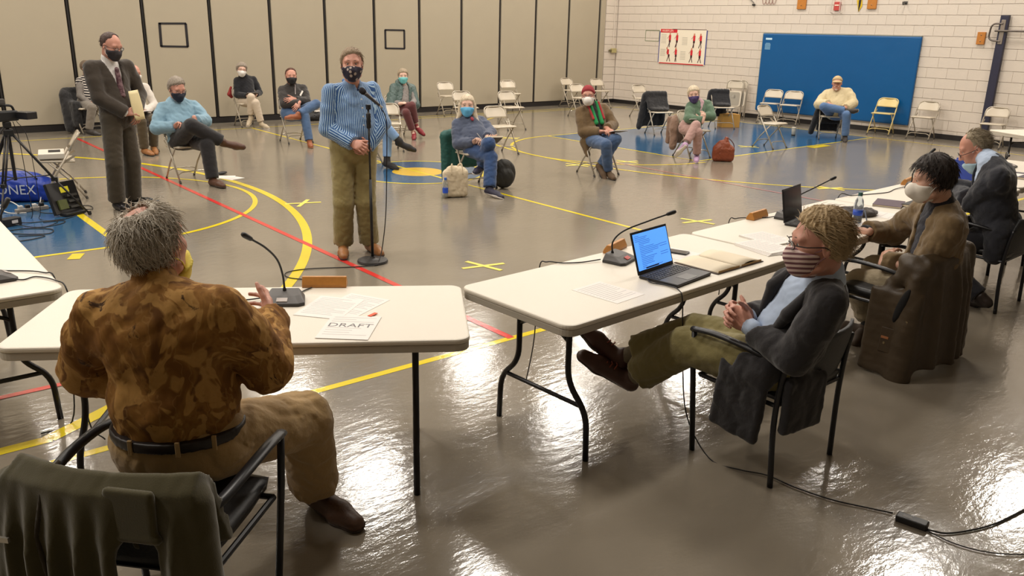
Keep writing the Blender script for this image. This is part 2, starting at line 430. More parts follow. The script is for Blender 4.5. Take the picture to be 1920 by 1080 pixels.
# block wall
M_BLOCK = M('painted_block', (214, 203, 190), 0.42, noise=(2.5, 0.03), bump=(45, 0.35))
wall_right = MB().box((XW+0.12, (Y0+YW)/2+0.2, CEIL/2), (0.1, (YW-Y0)/2+0.3, CEIL/2)).build('wall_right', M('mortar_paint', (206, 195, 182), 0.5)); wall_right['kind'] = 'structure'
CH, CL, JT = 0.2032, 0.4064, 0.007
blk = MB().box((0, 0, 0), (0.014, CL/2-0.0012, CH/2-JT/2)).mesh('block'); blk.materials.append(M_BLOCK)
cells = []
for k in range(-1, 31):
    z = 0.169+CH*(k+0.5); off = 0.5*CL if k % 2 else 0.0
    for j in range(-2, 54):
        y = YW-off-CL*(j+0.5)
        if y < Y0: continue
        cells.append((z, y))
vis = sorted([c for c in cells if 0.1 < c[0] < 2.75 and 6.2 < c[1] < YW], key=lambda c: c[1])[:300]
vset = set(vis)
for (z, y) in vis:
    b = bpy.data.objects.new('block', blk); link(b, wall_right); b.location = (XW+0.014, y, z)
    if not b.modifiers:
        md = b.modifiers.new('bevel', 'BEVEL'); md.width = 0.0025; md.segments = 1
rest = MB()
for (z, y) in cells:
    if (z, y) in vset or z > CEIL: continue
    y0, y1 = max(y-CL/2+0.0012, Y0), min(y+CL/2-0.0012, YW)
    if y1-y0 < 0.03: continue
    z0, z1 = max(z-CH/2+JT/2, 0.005), min(z+CH/2-JT/2, CEIL)
    rest.box((XW+0.014, (y0+y1)/2, (z0+z1)/2), (0.014, (y1-y0)/2, (z1-z0)/2))
ro = rest.build('blocks', M_BLOCK, wall_right, bevel=0.0025); ro['kind'] = 'stuff'
# short return of block wall beside the partition
ret = MB().box(((17.09+XW)/2, YW+0.15, CEIL/2), ((XW-17.09)/2+0.02, 0.1, CEIL/2)).build('wall_return', M('mortar_paint', (206, 195, 182), 0.5)); ret['kind'] = 'structure'
for k in range(0, 31):
    z = 0.169+CH*(k-0.5)
    if z > CEIL: break
    MB().box(((17.1+XW)/2, YW+0.035, z), ((XW-17.1)/2-0.004, 0.016, CH/2-JT/2)).build('block', M_BLOCK, ret, bevel=0.004)
b2 = MB().box((XW-0.008, (Y0+YW)/2, 0.05), (0.01, (YW-Y0)/2, 0.052)).build('baseboard_right', M('black_sweep', (28, 24, 24), 0.45)); b2['kind'] = 'structure'
b3 = MB().box(((17.1+XW)/2, YW+0.012, 0.05), ((XW-17.1)/2, 0.01, 0.052)).build('baseboard_return', M('black_sweep', (28, 24, 24), 0.45)); b3['kind'] = 'structure'
M_PLAIN = M('painted_wall', (150, 142, 130), 0.6, bump=(40, 0.2))
for nm, c, hf in (('wall_left', (X0-0.1, (Y0+YW)/2, CEIL/2), (0.1, (YW-Y0)/2+0.4, CEIL/2)), ('wall_front', ((X0+XW)/2, Y0-0.1, CEIL/2), ((XW-X0)/2+0.4, 0.1, CEIL/2))):
    o = MB().box(c, hf).build(nm, M_PLAIN); o['kind'] = 'structure'
o = MB().box(((X0+XW)/2, (Y0+YW)/2, CEIL+0.1), ((XW-X0)/2+0.4, (YW-Y0)/2+0.4, 0.1)).build('ceiling', M('ceiling_paint', (196, 188, 174), 0.8)); o['kind'] = 'structure'
M_FIX = M('fixture_enamel', (235, 233, 228), 0.4)
fx0 = None
for i, (x, y) in enumerate(FIXTURES):
    if fx0 is None:
        fx0 = empty('ceiling_fixture', (x, y, CEIL), 0, 'white ceiling light box high over the court', 'light', 'ceiling lights over the court')
        MB().box((0, 0, -0.23), (0.62, 0.31, 0.10)).build('housing', M_FIX, fx0, bevel=0.02)
        for sx in (-0.4, 0.4): MB().tube([(sx, 0, 0), (sx, 0, -0.14)], 0.008, 6).build('hanger', M_BLACK, fx0)
    else:
        c = copy_tree(fx0); c.location = (x, y, CEIL)

# things on the walls
def wall_y(y, z, x=0.0): return np.array([XW-x, y, z])
t = empty('wall_mat', (XW-0.03, 10.12, 0.2), 0, 'large blue vinyl gym mat hung on the white block wall', 'gym mat')
M_MAT = M('mat_vinyl', (0, 84, 142), 0.33, noise=(1.5, 0.06), bump=(2.2, 0.9))
MB().box((-0.01, 0, 0.89), (0.03, 1.88, 0.89)).build('pad', M_MAT, t, bevel=0.025)
MB().box((0.0, 0, 1.79), (0.024, 1.87, 0.008)).build('top_hem', M('mat_hem', (150, 156, 150), 0.5), t)
MB().box((0.0, 1.885, 0.9), (0.02, 0.008, 0.88)).build('side_hem', M('mat_hem', (150, 156, 150), 0.5), t)
pl = MB().box((-0.042, 1.70, 1.66), (0.001, 0.085, 0.022)).build('brand_label', M('pale_print', (190, 220, 236), 0.5), t)
pl2 = empty('care_label', (0, 0, 0)); pl2.parent = t
for k in range(7):
    MB().box((-0.042, 1.715, 1.56-0.022*k), (0.001, 0.06 if k == 0 else 0.075, 0.007)).build('print_line', M('pale_print2', (120, 170, 205), 0.5), pl2)
# exercise poster
t = empty('exercise_poster', (XW-0.012, 14.45, 1.16), 0, 'white exercise poster with red figures on the block wall', 'poster')
M_PAPER = M('poster_paper', (236, 226, 206), 0.45); M_PRED = M('poster_red', (206, 40, 52), 0.5); M_PBLUE = M('poster_blue', (44, 56, 140), 0.5); M_PTXT = M('poster_grey', (190, 182, 168), 0.5); M_PDK = M('poster_dark', (70, 26, 34), 0.5); M_PSKIN = M('poster_skin', (200, 130, 100), 0.5)
MB().box((0, 0, 0.44), (0.003, 0.78, 0.44)).build('sheet', M_PAPER, t)
def pr(name, y, z, hy, hz, mat, par=None): return MB().box((-0.0045, y, z), (0.0008, hy, hz)).build(name, mat, par or t)
pr('border', 0, 0.012, 0.74, 0.012, M_PRED); pr('border', 0.77, 0.42, 0.012, 0.40, M_PBLUE); pr('border', -0.77, 0.44, 0.014, 0.42, M_PBLUE)
pr('border', -0.2, 0.872, 0.56, 0.007, M_PDK); pr('title_band', 0.47, 0.83, 0.28, 0.045, M_PRED)
text_mesh('WARM-UPS', 0.075, 'lettering', M_PAPER, t, lambda v: np.array([-0.0056, 0.70-v[0], 0.805+v[1]]))
def figure(y, z, a, b, lean=0):
    e = empty('printed_figure', (0, 0, 0)); e.parent = t
    pr('printed_head', y+lean*0.6, z+0.33, 0.022, 0.026, M_PSKIN, e); pr('printed_shirt', y+lean*0.3, z+0.24, 0.035, 0.065, M_PRED, e)
    pr('printed_shorts', y, z+0.15, 0.03, 0.03, M_PDK, e)
    for s, dx in ((1, a), (-1, b)):
        MB().tube([(-0.0045, y, z+0.14), (-0.0045, y+dx, z)], 0.011, 4, flat=0.1).build('printed_leg', M_PDK, e)
    MB().tube([(-0.0045, y+0.03, z+0.28), (-0.0045, y+0.09, z+0.22)], 0.009, 4, flat=0.1).build('printed_arm', M_PSKIN, e)
for (y, z, a, b, l) in ((0.42, 0.42, 0.05, 0.0, 0), (0.18, 0.42, 0.05, 0.02, 0), (-0.38, 0.42, 0.03, 0.0, 0), (-0.6, 0.42, 0.06, -0.02, 0.03), (0.42, 0.06, 0.06, -0.05, 0.12), (0.18, 0.06, 0.02, -0.02, 0.02), (-0.33, 0.06, 0.06, -0.04, 0), (-0.6, 0.06, 0.05, -0.05, 0)):
    figure(y, z, a, b, l)
for (y, z, hz) in ((0.63, 0.60, 0.13), (-0.08, 0.56, 0.11), (0.63, 0.26, 0.10), (-0.05, 0.2, 0.12)): 
    for q in range(6): pr('text_line', y, z+hz-q*hz/3.2, 0.085, 0.006, M_PTXT)
# empty outline beside the poster
t = empty('taped_outline', (XW-0.004, 15.5, 1.72), 0, 'thin green rectangle outlined on the wall left of the poster', 'wall marking')
M_GRN = M('thin_green_tape', (120, 134, 100), 0.6)
for (y, z, hy, hz) in ((0, 0.0, 0.24, 0.006), (0, 0.27, 0.24, 0.006), (0.24, 0.135, 0.006, 0.135), (-0.24, 0.135, 0.006, 0.135)): MB().box((0, y, z), (0.002, hy, hz)).build('strip', M_GRN, t)
# conduit and switch box
t = empty('switch_box', (17.42, YW-0.03, 1.43), 0, 'small beige switch box with a thin conduit in the wall corner', 'switch box')
MB().box((0, 0, 0), (0.09, 0.03, 0.06)).build('box', M('box_beige', (176, 164, 112), 0.5), t, bevel=0.006)
MB().tube([(0, 0.03, 0.05), (0, 0.03, 2.4)], 0.012, 8).build('conduit', M_BLOCK, t); MB().box((-0.13, 0, 0.0), (0.045, 0.022, 0.025)).build('key_lever', M('dull_brass', (120, 112, 78), 0.4, 0.5), t, bevel=0.006)
# wooden plates, alarm, sign, hook
M_WOOD = M('oak_plate', (186, 118, 44), 0.45, noise=(14, 0.15))
def plate(y, z, hy, hz, lab):
    t = empty('wooden_plate', (XW-0.03, y, z), 0, lab, 'wall plate')
    MB().box((0.012, 0, 0), (0.018, hy, hz)).build('board', M_WOOD, t, bevel=0.006)
    for s in (-1, 1): MB().lathe([(0.012, 0), (0.012, 0.006), (0.006, 0.008)], (-0.004, 0, s*hz*0.5), 10, roty(-math.pi/2)).build('screw', M('steel_screw', (150, 120, 90), 0.35, 0.8), t)
plate(11.1, 2.68, 0.11, 0.16, 'orange wooden wall plate above the left half of the blue mat')
plate(9.43, 2.68, 0.10, 0.16, 'orange wooden wall plate above the right half of the blue mat')
plate(7.12, 1.98, 0.075, 0.115, 'small orange wooden plate on the block wall beside the dark post')
t = empty('fire_alarm', (XW-0.02, 10.22, 2.58), 0, 'red fire alarm pull in a clear guard above the blue mat', 'fire alarm')
MB().box((0, 0, 0), (0.025, 0.07, 0.09)).build('pull_box', M('alarm_red', (190, 70, 66), 0.4), t, bevel=0.008)
MB().box((-0.027, 0, 0.02), (0.002, 0.05, 0.012)).build('lettering_plate', M_PAPER, t)
for s in (-1, 1):
    MB().tube(smooth_path([(0.02, s*0.11, -0.14), (-0.06, s*0.10, -0.12), (-0.06, s*0.10, 0.14), (0.02, s*0.11, 0.16)]), 0.008, 6).build('guard_bar', M('guard_clear', (206, 196, 188), 0.25), t)
MB().tube(smooth_path([(-0.06, -0.1, -0.12), (-0.075, 0, -0.14), (-0.06, 0.1, -0.12)]), 0.008, 6).build('guard_bar', M('guard_clear', (206, 196, 188), 0.25), t)
t = empty('warning_sign', (XW-0.006, 9.72, 2.60), 0, 'narrow yellow and black warning sign above the blue mat', 'sign')
MB().prism([(0.07, 0.1), (-0.05, 0.12), (-0.07, -0.02), (0.0, -0.14)], 0, 0.006, lambda v: np.array([-v[2], v[0], v[1]])).build('panel', M('sign_yellow', (214, 178, 30), 0.4), t)
MB().prism([(0.02, 0.1), (-0.035, 0.11), (-0.03, 0.0), (0.0, -0.14), (0.012, -0.06)], 0.006, 0.008, lambda v: np.array([-v[2], v[0], v[1]])).build('black_figure', M_BLACK, t)
t = empty('wall_hook', (XW-0.02, 8.72, 2.62), 0, 'small dark hook on the block wall right of the mat plates', 'hook')
MB().box((0.015, 0, 0.02), (0.006, 0.04, 0.03)).build('hook_plate', M('hook_steel', (90, 88, 86), 0.4, 0.7), t, bevel=0.004)
MB().tube(smooth_path([(0.01, 0, 0.02), (-0.08, 0, -0.02), (-0.1, 0, 0.04)]), 0.012, 8).build('hook_arm', M('hook_steel', (90, 88, 86), 0.4, 0.7), t)
t = empty('coiled_wire', (XW-0.02, 11.95, 2.66), 0, 'loops of thin reddish wire hanging above the mat corner', 'wire')
for k in range(4): MB().tube([(0, 0.09*k-0.12+0.05*math.cos(a), 0.1+0.13*math.sin(a)) for a in np.linspace(0, 6.28, 20)], 0.006, 5).build('loop', M('wire_red', (140, 96, 84), 0.5), t)
t = empty('dark_wall_clip', (XW-0.02, 12.5, 2.66), 0, 'small dark clip with trailing straps high on the block wall', 'clip')
MB().box((0, -0.12, -0.04), (0.02, 0.035, 0.02)).build('clamp', M_BLACK, t, bevel=0.005); MB().tube(smooth_path([(0, -0.12, 0), (0, -0.05, 0.06), (0, 0.1, 0.16)]), 0.012, 6).build('strap', M('strap_grey', (120, 116, 110), 0.6), t)
# climbing post with bar
t = empty('climbing_post', (XW-0.05, 6.74, 0), 0, 'tall dark navy post with a steel handle bolted to the wall', 'post')
MB().box((0, 0, 1.25), (0.04, 0.075, 1.15)).build('post', M('navy_post', (40, 40, 62), 0.45, noise=(20, 0.2)), t, bevel=0.008)
M_STEEL = M('dark_steel', (110, 102, 96), 0.35, 0.7)
MB().box((-0.045, 0, 2.1), (0.006, 0.04, 0.22)).build('slot_plate', M('slot_steel', (150, 140, 130), 0.35, 0.6), t, bevel=0.004)
MB().tube(corner_path([(-0.05, 0.0, 2.25), (-0.05, 0.20, 2.25), (-0.05, 0.22, 1.95), (-0.05, 0.0, 1.93)], 0.1), 0.017, 8).build('handle', M_STEEL, t)
MB().tube([(-0.06, 0.12, 2.12), (-0.06, -1.3, 2.12)], 0.02, 8).build('crossbar', M_STEEL, t)
# tape squares on the partition
M_TAPE = M('black_tape', (30, 26, 30), 0.5)
def tape_square(x0, x1, z0, z1, lab, sk=0.0):
    t = empty('tape_square', ((x0+x1)/2, YW-0.004, z0), 0, lab, 'tape square', 'tape squares on the partition'); w = (x1-x0)/2; h = z1-z0
    for (x, z, hx, hz, a) in ((0, 0, w, 0.014, 0.012), (0, h, w, 0.014, -sk), (-w, h/2, 0.014, h/2, sk), (w, h/2, 0.014, h/2, 0.0)): MB().box((x, 0, z), (hx+0.01, 0.002, hz+0.004), roty(a)).build('tape_strip', M_TAPE, t)
tape_square(5.17, 5.66, 1.48, 1.90, 'black tape square on the partition above the blue hoodie man', 0.02)
tape_square(10.07, 10.57, 1.46, 1.86, 'black tape square on the partition above the woman in green puffer coat', 0.0)
# tape crosses on the floor
M_YTAPE = M('yellow_tape', (232, 214, 90), 0.5)
def cross(x, y, a, lab, L=0.20):
    t = empty('tape_cross', (x, y, 0), a, lab, 'tape mark', 'yellow tape crosses on the floor')
    for i, an in enumerate((0.55, -0.62)):
        MB().box((0, 0, 0.0022+0.0006*i), (L, 0.022, 0.0004), rotz(an)).build('tape_strip', M_YTAPE, t)
for (x, y, a, lab) in ((4.05, 8.64, 0.3, 'yellow tape cross on the floor between the hoodie man and the standing speaker'), (4.16, 5.40, -0.75, 'yellow tape cross nearest the laptop table'), (7.14, 5.47, -0.75, 'yellow tape cross behind the gooseneck microphone of the laptop'), (9.62, 8.83, -0.8, 'yellow tape cross left of the lilac shoes'), (12.9, 8.9, -0.75, 'yellow tape cross under the lone chair facing sideways on the blue key'), (10.3, 5.75, -0.9, 'yellow tape cross where the far arc meets the row of tables'), (9.83, 12.0, -0.8, 'yellow tape cross beside the empty chair behind the long haired woman'), (8.70, 9.0, -0.7, 'yellow tape cross under the chair of the man in red beanie'), (6.9, 8.7, -0.7, 'yellow tape cross by the black backpack'), (12.9, 12.35, -0.8, 'yellow tape cross left of the chair with black coat')):
    cross(x, y, a, lab)
# ------------------------------------------------------------------ steel folding chairs
M_CHAIR = M('beige_steel', (198, 186, 166), 0.32, noise=(6, 0.04), spec=0.6)
M_CHAIRY = M('cream_steel', (214, 192, 128), 0.32, noise=(6, 0.04), spec=0.6)
M_CHAIRF = M('grey_tube', (176, 166, 150), 0.3, 0.35)
M_CAP = M('foot_rubber', (70, 66, 60), 0.7)
CHZ = 0.75
def plane_pt(x, s, L=0.88): return np.array([x, 0.22-0.46*s/L, CHZ*s/L])
def make_folding_chair(mat, frame):
    t = empty('folding_chair', (0, 0, 0), 0)
    for sx in (-1, 1):
        l = MB().tube([plane_pt(sx*0.215, 0.012), plane_pt(sx*0.205, 0.64)], 0.012, 8).build('leg', frame, t, smooth=True)
        MB().tube([plane_pt(sx*0.2155, 0.0)+np.array([0, 0, 0.001]), plane_pt(sx*0.215, 0.03)], 0.0155, 8).build('foot_cap', M_CAP, l)
        l = MB().tube([(sx*0.185, -0.232, 0.012), (sx*0.185, -0.10, 0.21), (sx*0.19, 0.10, 0.425)], 0.011, 8).build('leg', frame, t, smooth=True)
        MB().tube([(sx*0.185, -0.238, 0.001), (sx*0.185, -0.225, 0.03)], 0.0145, 8).build('foot_cap', M_CAP, l)
        MB().box((sx*0.197, -0.11, 0.46), (0.004, 0.075, 0.012), rotx(-0.55)).build('seat_bracket', frame, t)
    MB().tube(corner_path([plane_pt(-0.205, 0.63), plane_pt(-0.20, 0.862), plane_pt(0.20, 0.862), plane_pt(0.205, 0.63)], 0.13, 8), 0.012, 8).build('back_frame', frame, t, smooth=True)
    def bk(u, v):
        s = 0.66+0.195*v; w = 0.195*(1-max(0, (v-0.45)/0.55)**2.2*0.42); x = (2*u-1)*w
        p = plane_pt(x, s); return p+np.array([0, -0.022*(1-(2*u-1)**2), 0])
    MB().grid(bk, 12, 8).build('backrest', mat, t, smooth=True, solid=0.012)
    def st(u, v):
        x = (2*u-1)*0.2; y = -0.16+0.36*v; e = max(abs(2*u-1), abs(2*v-1))
        r = 1-0.06*max(0, abs(2*u-1)+abs(2*v-1)-1.45)
        return np.array([x*r, y if True else y, 0.445+0.012*v-0.012*(1-e**4)-(0.02 if e > 0.98 else 0)])
    MB().grid(st, 14, 14).build('seat', mat, t, smooth=True, solid=0.016)
    MB().tube(corner_path([(-0.185, -0.165, 0.11), (-0.12, -0.165, 0.135), (0.12, -0.165, 0.135), (0.185, -0.165, 0.11)], 0.04), 0.008, 6).build('rear_crossbar', frame, t)
    MB().tube(corner_path([plane_pt(-0.213, 0.11), plane_pt(-0.15, 0.15), plane_pt(0.15, 0.15), plane_pt(0.213, 0.11)], 0.04), 0.008, 6).build('front_crossbar', frame, t)
    return t
FC0 = make_folding_chair(M_CHAIR, M_CHAIRF); FCY = make_folding_chair(M_CHAIRY, M_CHAIRY)
_used = {}
def folding_chair(x, y, th, lab, proto=None, grp='steel folding chairs'):
    p = proto or FC0
    o = p if not _used.get(p.name) else copy_tree(p)
    _used[p.name] = True
    o.location = (x, y, 0); o.rotation_euler = (0, 0, math.radians(th-90)); tag(o, lab, 'chair', grp)
    return o
for (x, y, th, lab) in (
    (13.14, 8.62, 271, 'empty folding chair turned sideways on the blue key in front of the mat'),
    (16.98, 11.24, 196, 'empty folding chair at the left end of the blue mat'),
    (17.02, 10.74, 196, 'empty folding chair second from the left in front of the blue mat'),
    (17.15, 7.77, 186, 'empty grey folding chair against the wall right of the mat'),
    (17.05, 6.42, 188, 'empty grey folding chair under the handle of the dark post'),
    (15.17, 13.54, 263, 'empty folding chair by the block wall below the exercise poster'),
    (12.86, 11.0, 250, 'folding chair with a black coat hung over its back'),
    (15.0, 11.1, 240, 'folding chair with dark coat standing before the folded chairs'),
    (11.21, 15.95, 262, 'empty folding chair by the partition left of the long haired woman'),
    (9.88, 13.47, 262, 'empty folding chair right behind the head of the long haired woman'),
    (10.75, 13.1, 265, 'empty folding chair in the middle of three at the right of the long haired woman'),
    (8.45, 10.56, 264, 'empty folding chair nearest behind the long haired woman on its own'),
    (13.06, 15.95, 258, 'empty folding chair against the partition in the centre of the room'),
    (15.35, 16.25, 269, 'empty folding chair at the partition left of the red beanie'),
    (13.85, 14.3, 262, 'empty folding chair just left of the red beanie'),
    (15.95, 15.75, 262, 'empty folding chair mostly hidden behind the red beanie'),
    (8.41, 8.28, 263, 'folding chair that the man in the red beanie sits on'),
    (10.93, 8.62, 262, 'folding chair that the woman in green jacket sits on'),
    (3.50, 10.80, 277, 'folding chair that the man in blue hoodie sits on'),
    (6.44, 16.02, 270, 'folding chair that the woman in black turtleneck sits on'),
    (6.22, 13.43, 268, 'folding chair that the man with crossed arms sits on'),
    (8.18, 13.22, 260, 'folding chair under the woman in the green puffer coat'),
    (7.06, 11.75, 246, 'empty folding chair half hidden behind the standing speaker'),
    (5.95, 10.66, 287, 'folding chair of the woman hidden behind the standing speaker'),
    (3.69, 13.62, 278, 'folding chair of the bald man behind the man in the suit'),
    (3.60, 16.30, 288, 'folding chair of the person in the striped sweater'),
    (6.33, 8.44, 259, 'folding chair that the long haired woman sits on'),
    (15.42, 8.80, 220, 'folding chair that the man in the cap sits on'),
    (1.95, 10.40, 169, 'folding chair holding white electronics beside the camera tripod')):
    folding_chair(x, y, th, lab)
folding_chair(17.16, 8.62, 190, 'cream yellow folding chair in front of the right end of the mat', FCY)
# folded chairs leaning on the wall
def folded_chair(x, y, th, lean, lab, z=0.0):
    t = empty('folded_chair', (x, y, 0), math.radians(th-90), lab, 'chair', 'folded chairs against the wall')
    Rl = rotx(lean)
    def P(px, s, d=0.0): return Rl@np.array([px, d, s])
    MB().tube(corner_path([P(-0.21, 0.012), P(-0.20, 0.90), P(0.20, 0.90), P(0.21, 0.012)], 0.12, 8), 0.012, 8).build('frame', M_CHAIRF, t, smooth=True)
    MB().tube(corner_path([P(-0.18, 0.05, 0.03), P(-0.18, 0.66, 0.03)], 0.1), 0.011, 8).build('leg', M_CHAIRF, t); MB().tube([P(0.18, 0.05, 0.03), P(0.18, 0.66, 0.03)], 0.011, 8).build('leg', M_CHAIRF, t)
    MB().grid(lambda u, v: P((2*u-1)*0.19*(1-max(0, (v-.5)/.5)**2.2*0.35), 0.70+0.19*v, -0.02*(1-(2*u-1)**2)), 10, 6).build('backrest', M_CHAIR, t, smooth=True, solid=0.012)
    MB().prism(rrect(0.185, 0.185, 0.06), 0, 0.025, lambda v: P(v[0], 0.45+v[1], 0.03+v[2])).build('seat', M_CHAIR, t, bevel=0.006)
    MB().lathe([(0.05, 0), (0.05, 0.002)], P(0, 0.5, 0.058), 14, Rl@rotx(-math.pi/2)).build('sticker', M('sticker_white', (226, 218, 204), 0.5), t)
    MB().prism(rrect(0.15, 0.16, 0.05), 0.026, 0.030, lambda v: P(v[0], 0.45+v[1], 0.03+v[2])).build('seat_underside', M('underside_grey', (150, 142, 128), 0.5), t)
folded_chair(17.05, 12.35, 205, 0.22, 'folded steel chair leaning outermost of the stack on the block wall')
folded_chair(17.16, 12.31, 205, 0.22, 'folded steel chair leaning in the stack next to the wall')

# ------------------------------------------------------------------ black arm chairs
M_ARMF = M('black_frame', (24, 24, 28), 0.38, noise=(9, 0.2)); M_SEATB = M('black_vinyl', (22, 22, 24), 0.42, bump=(30, 0.15)); M_BACKB = M('black_mesh_back', (34, 35, 36), 0.55, bump=(120, 0.3))
def make_arm_chair():
    t = empty('arm_chair', (0, 0, 0), 0)
    for s in (-1, 1):
        MB().tube([(s*0.255, 0.215, 0.0), (s*0.285, 0.235, 0.45), (s*0.292, 0.24, 0.625)], 0.0135, 8).build('leg', M_ARMF, t, smooth=True)
        MB().tube(smooth_path([(s*0.25, -0.225, 0.0), (s*0.264, -0.212, 0.30), (s*0.262, -0.22, 0.50), (s*0.255, -0.24, 0.64)]), 0.0135, 8).build('leg', M_ARMF, t, smooth=True)
        MB().tube(smooth_path([(s*0.292, 0.25, 0.632), (s*0.30, 0.12, 0.646), (s*0.298, -0.03, 0.638), (s*0.284, -0.14, 0.618), (s*0.258, -0.20, 0.60)]), 0.021, 8, flat=0.62).build('armrest', M_ARMF, t, smooth=True)
        MB().tube([(s*0.27, 0.20, 0.41), (s*0.262, -0.208, 0.40)], 0.011, 8).build('side_rail', M_ARMF, t)
    MB().tube([(-0.27, 0.2, 0.41), (0.27, 0.2, 0.41)], 0.011, 8).build('front_rail', M_ARMF, t); MB().tube([(-0.26, -0.208, 0.40), (0.26, -0.208, 0.40)], 0.011, 8).build('rear_rail', M_ARMF, t)
    def st(u, v):
        x, y = 2*u-1, 2*v-1; e = max(abs(x), abs(y)); rr = 1-0.07*max(0, abs(x)+abs(y)-1.4)
        return np.array([x*0.245*rr, y*0.235*rr+0.01, 0.455-0.02*e**5+0.004*y])
    MB().grid(st, 16, 16).build('seat', M_SEATB, t, smooth=True, solid=0.045)
    def bk(u, v):
        x = 2*u-1; zz = 0.43+0.29*v; w = 0.255-0.035*max(0, (v-0.6)/0.4)**2-0.02*max(0, (0.3-v)/0.3)
        return np.array([x*w, -0.20-0.06*v-0.06*(1-x*x)*(0.6+0.4*v)+0.01, zz])
    MB().grid(bk, 16, 12).build('backrest', M_BACKB, t, smooth=True, solid=0.016)
    return t
AC0 = make_arm_chair()
def arm_chair(x, y, th, lab):
    o = AC0 if not _used.get('ac') else copy_tree(AC0); _used['ac'] = True
    o.location = (x, y, 0); o.rotation_euler = (0, 0, math.radians(th-90)); return tag(o, lab, 'chair', 'black arm chairs at the tables')
arm_chair(3.27, 2.0, 90, 'black arm chair of the man in the dark blazer by the laptop')
arm_chair(5.03, 2.28, 92, 'black arm chair with the brown waxed coat hung on it')
arm_chair(6.76, 2.42, 92, 'black arm chair of the balding man in navy suit')
arm_chair(0.63, 2.47, 42, 'black arm chair nearest the camera with olive jacket on its back')
arm_chair(8.45, 2.40, 92, 'black arm chair at the right edge of the picture')

# ------------------------------------------------------------------ folding tables
M_TOP = M('white_plastic_top', (228, 220, 205), 0.38, noise=(3, 0.02), bump=(220, 0.12)); M_EDGE = M('grey_plastic_edge', (190, 182, 168), 0.5); M_LEGB = M('table_leg_black', (30, 28, 30), 0.35, 0.2)
def make_table():
    t = empty('folding_table', (0, 0, 0), 0); L, Wd = 0.915, 0.375
    MB().prism(rrect(L, Wd, 0.06, 6), 0.722, 0.745).build('tabletop', M_TOP, t, bevel=0.008)
    MB().prism(rrect(L-0.003, Wd-0.003, 0.058, 6), 0.69, 0.722).build('edge_rim', M_EDGE, t, bevel=0.004)
    for s in (-1, 1):
        x = s*0.69
        for sy in (-1, 1):
            MB().tube(corner_path([(x, sy*0.17, 0.69), (x, sy*0.17, 0.36), (x+s*0.0, sy*0.30, 0.24), (x, sy*0.31, 0.0)], 0.09, 6), 0.0145, 8).build('leg', M_LEGB, t, smooth=True)
        MB().tube(corner_path([(x, -0.17, 0.56), (x, -0.12, 0.59), (x, 0.12, 0.59), (x, 0.17, 0.56)], 0.04), 0.010, 6).build('crossbar', M_LEGB, t)
        MB().tube([(x, -0.275, 0.265), (x, 0.275, 0.265)], 0.012, 6).build('crossbar', M_LEGB, t)
        MB().tube(corner_path([(x-s*0.34, 0, 0.69), (x-s*0.16, 0.0, 0.62), (x, 0.0, 0.585)], 0.05), 0.011, 6).build('brace', M_LEGB, t)
        MB().box((x-s*0.17, 0, 0.63), (0.014, 0.018, 0.016)).build('brace_lock', M_LEGB, t, bevel=0.003)
        MB().tube([(x, -0.19, 0.69), (x, 0.19, 0.69)], 0.0145, 8).build('pivot_bar', M_LEGB, t)
    return t
TB0 = make_table()
def table(x, y, rz, lab):
    o = TB0 if not _used.get('tb') else copy_tree(TB0); _used['tb'] = True
    o.location = (x, y, 0); o.rotation_euler = (0, 0, math.radians(rz)); return tag(o, lab, 'table', 'white folding tables')
table(3.19, 2.80, 3.0, 'white folding table with the open laptop on it')
table(5.04, 2.885, 3.0, 'white folding table in front of the man in brown jacket')
table(6.88, 2.95, 2.0, 'white folding table before the balding man in navy suit')
table(1.308, 3.322, -32.9, 'white folding table of the man in camouflage shirt with DRAFT sheet')
table(0.355, 5.08, 90.0, 'white folding table at the left edge of the picture')
table(8.75, 3.10, 6.0, 'white folding table at the right edge behind the navy suit')
table(12.6, 3.85, 62.0, 'white folding table far right in front of the block wall')
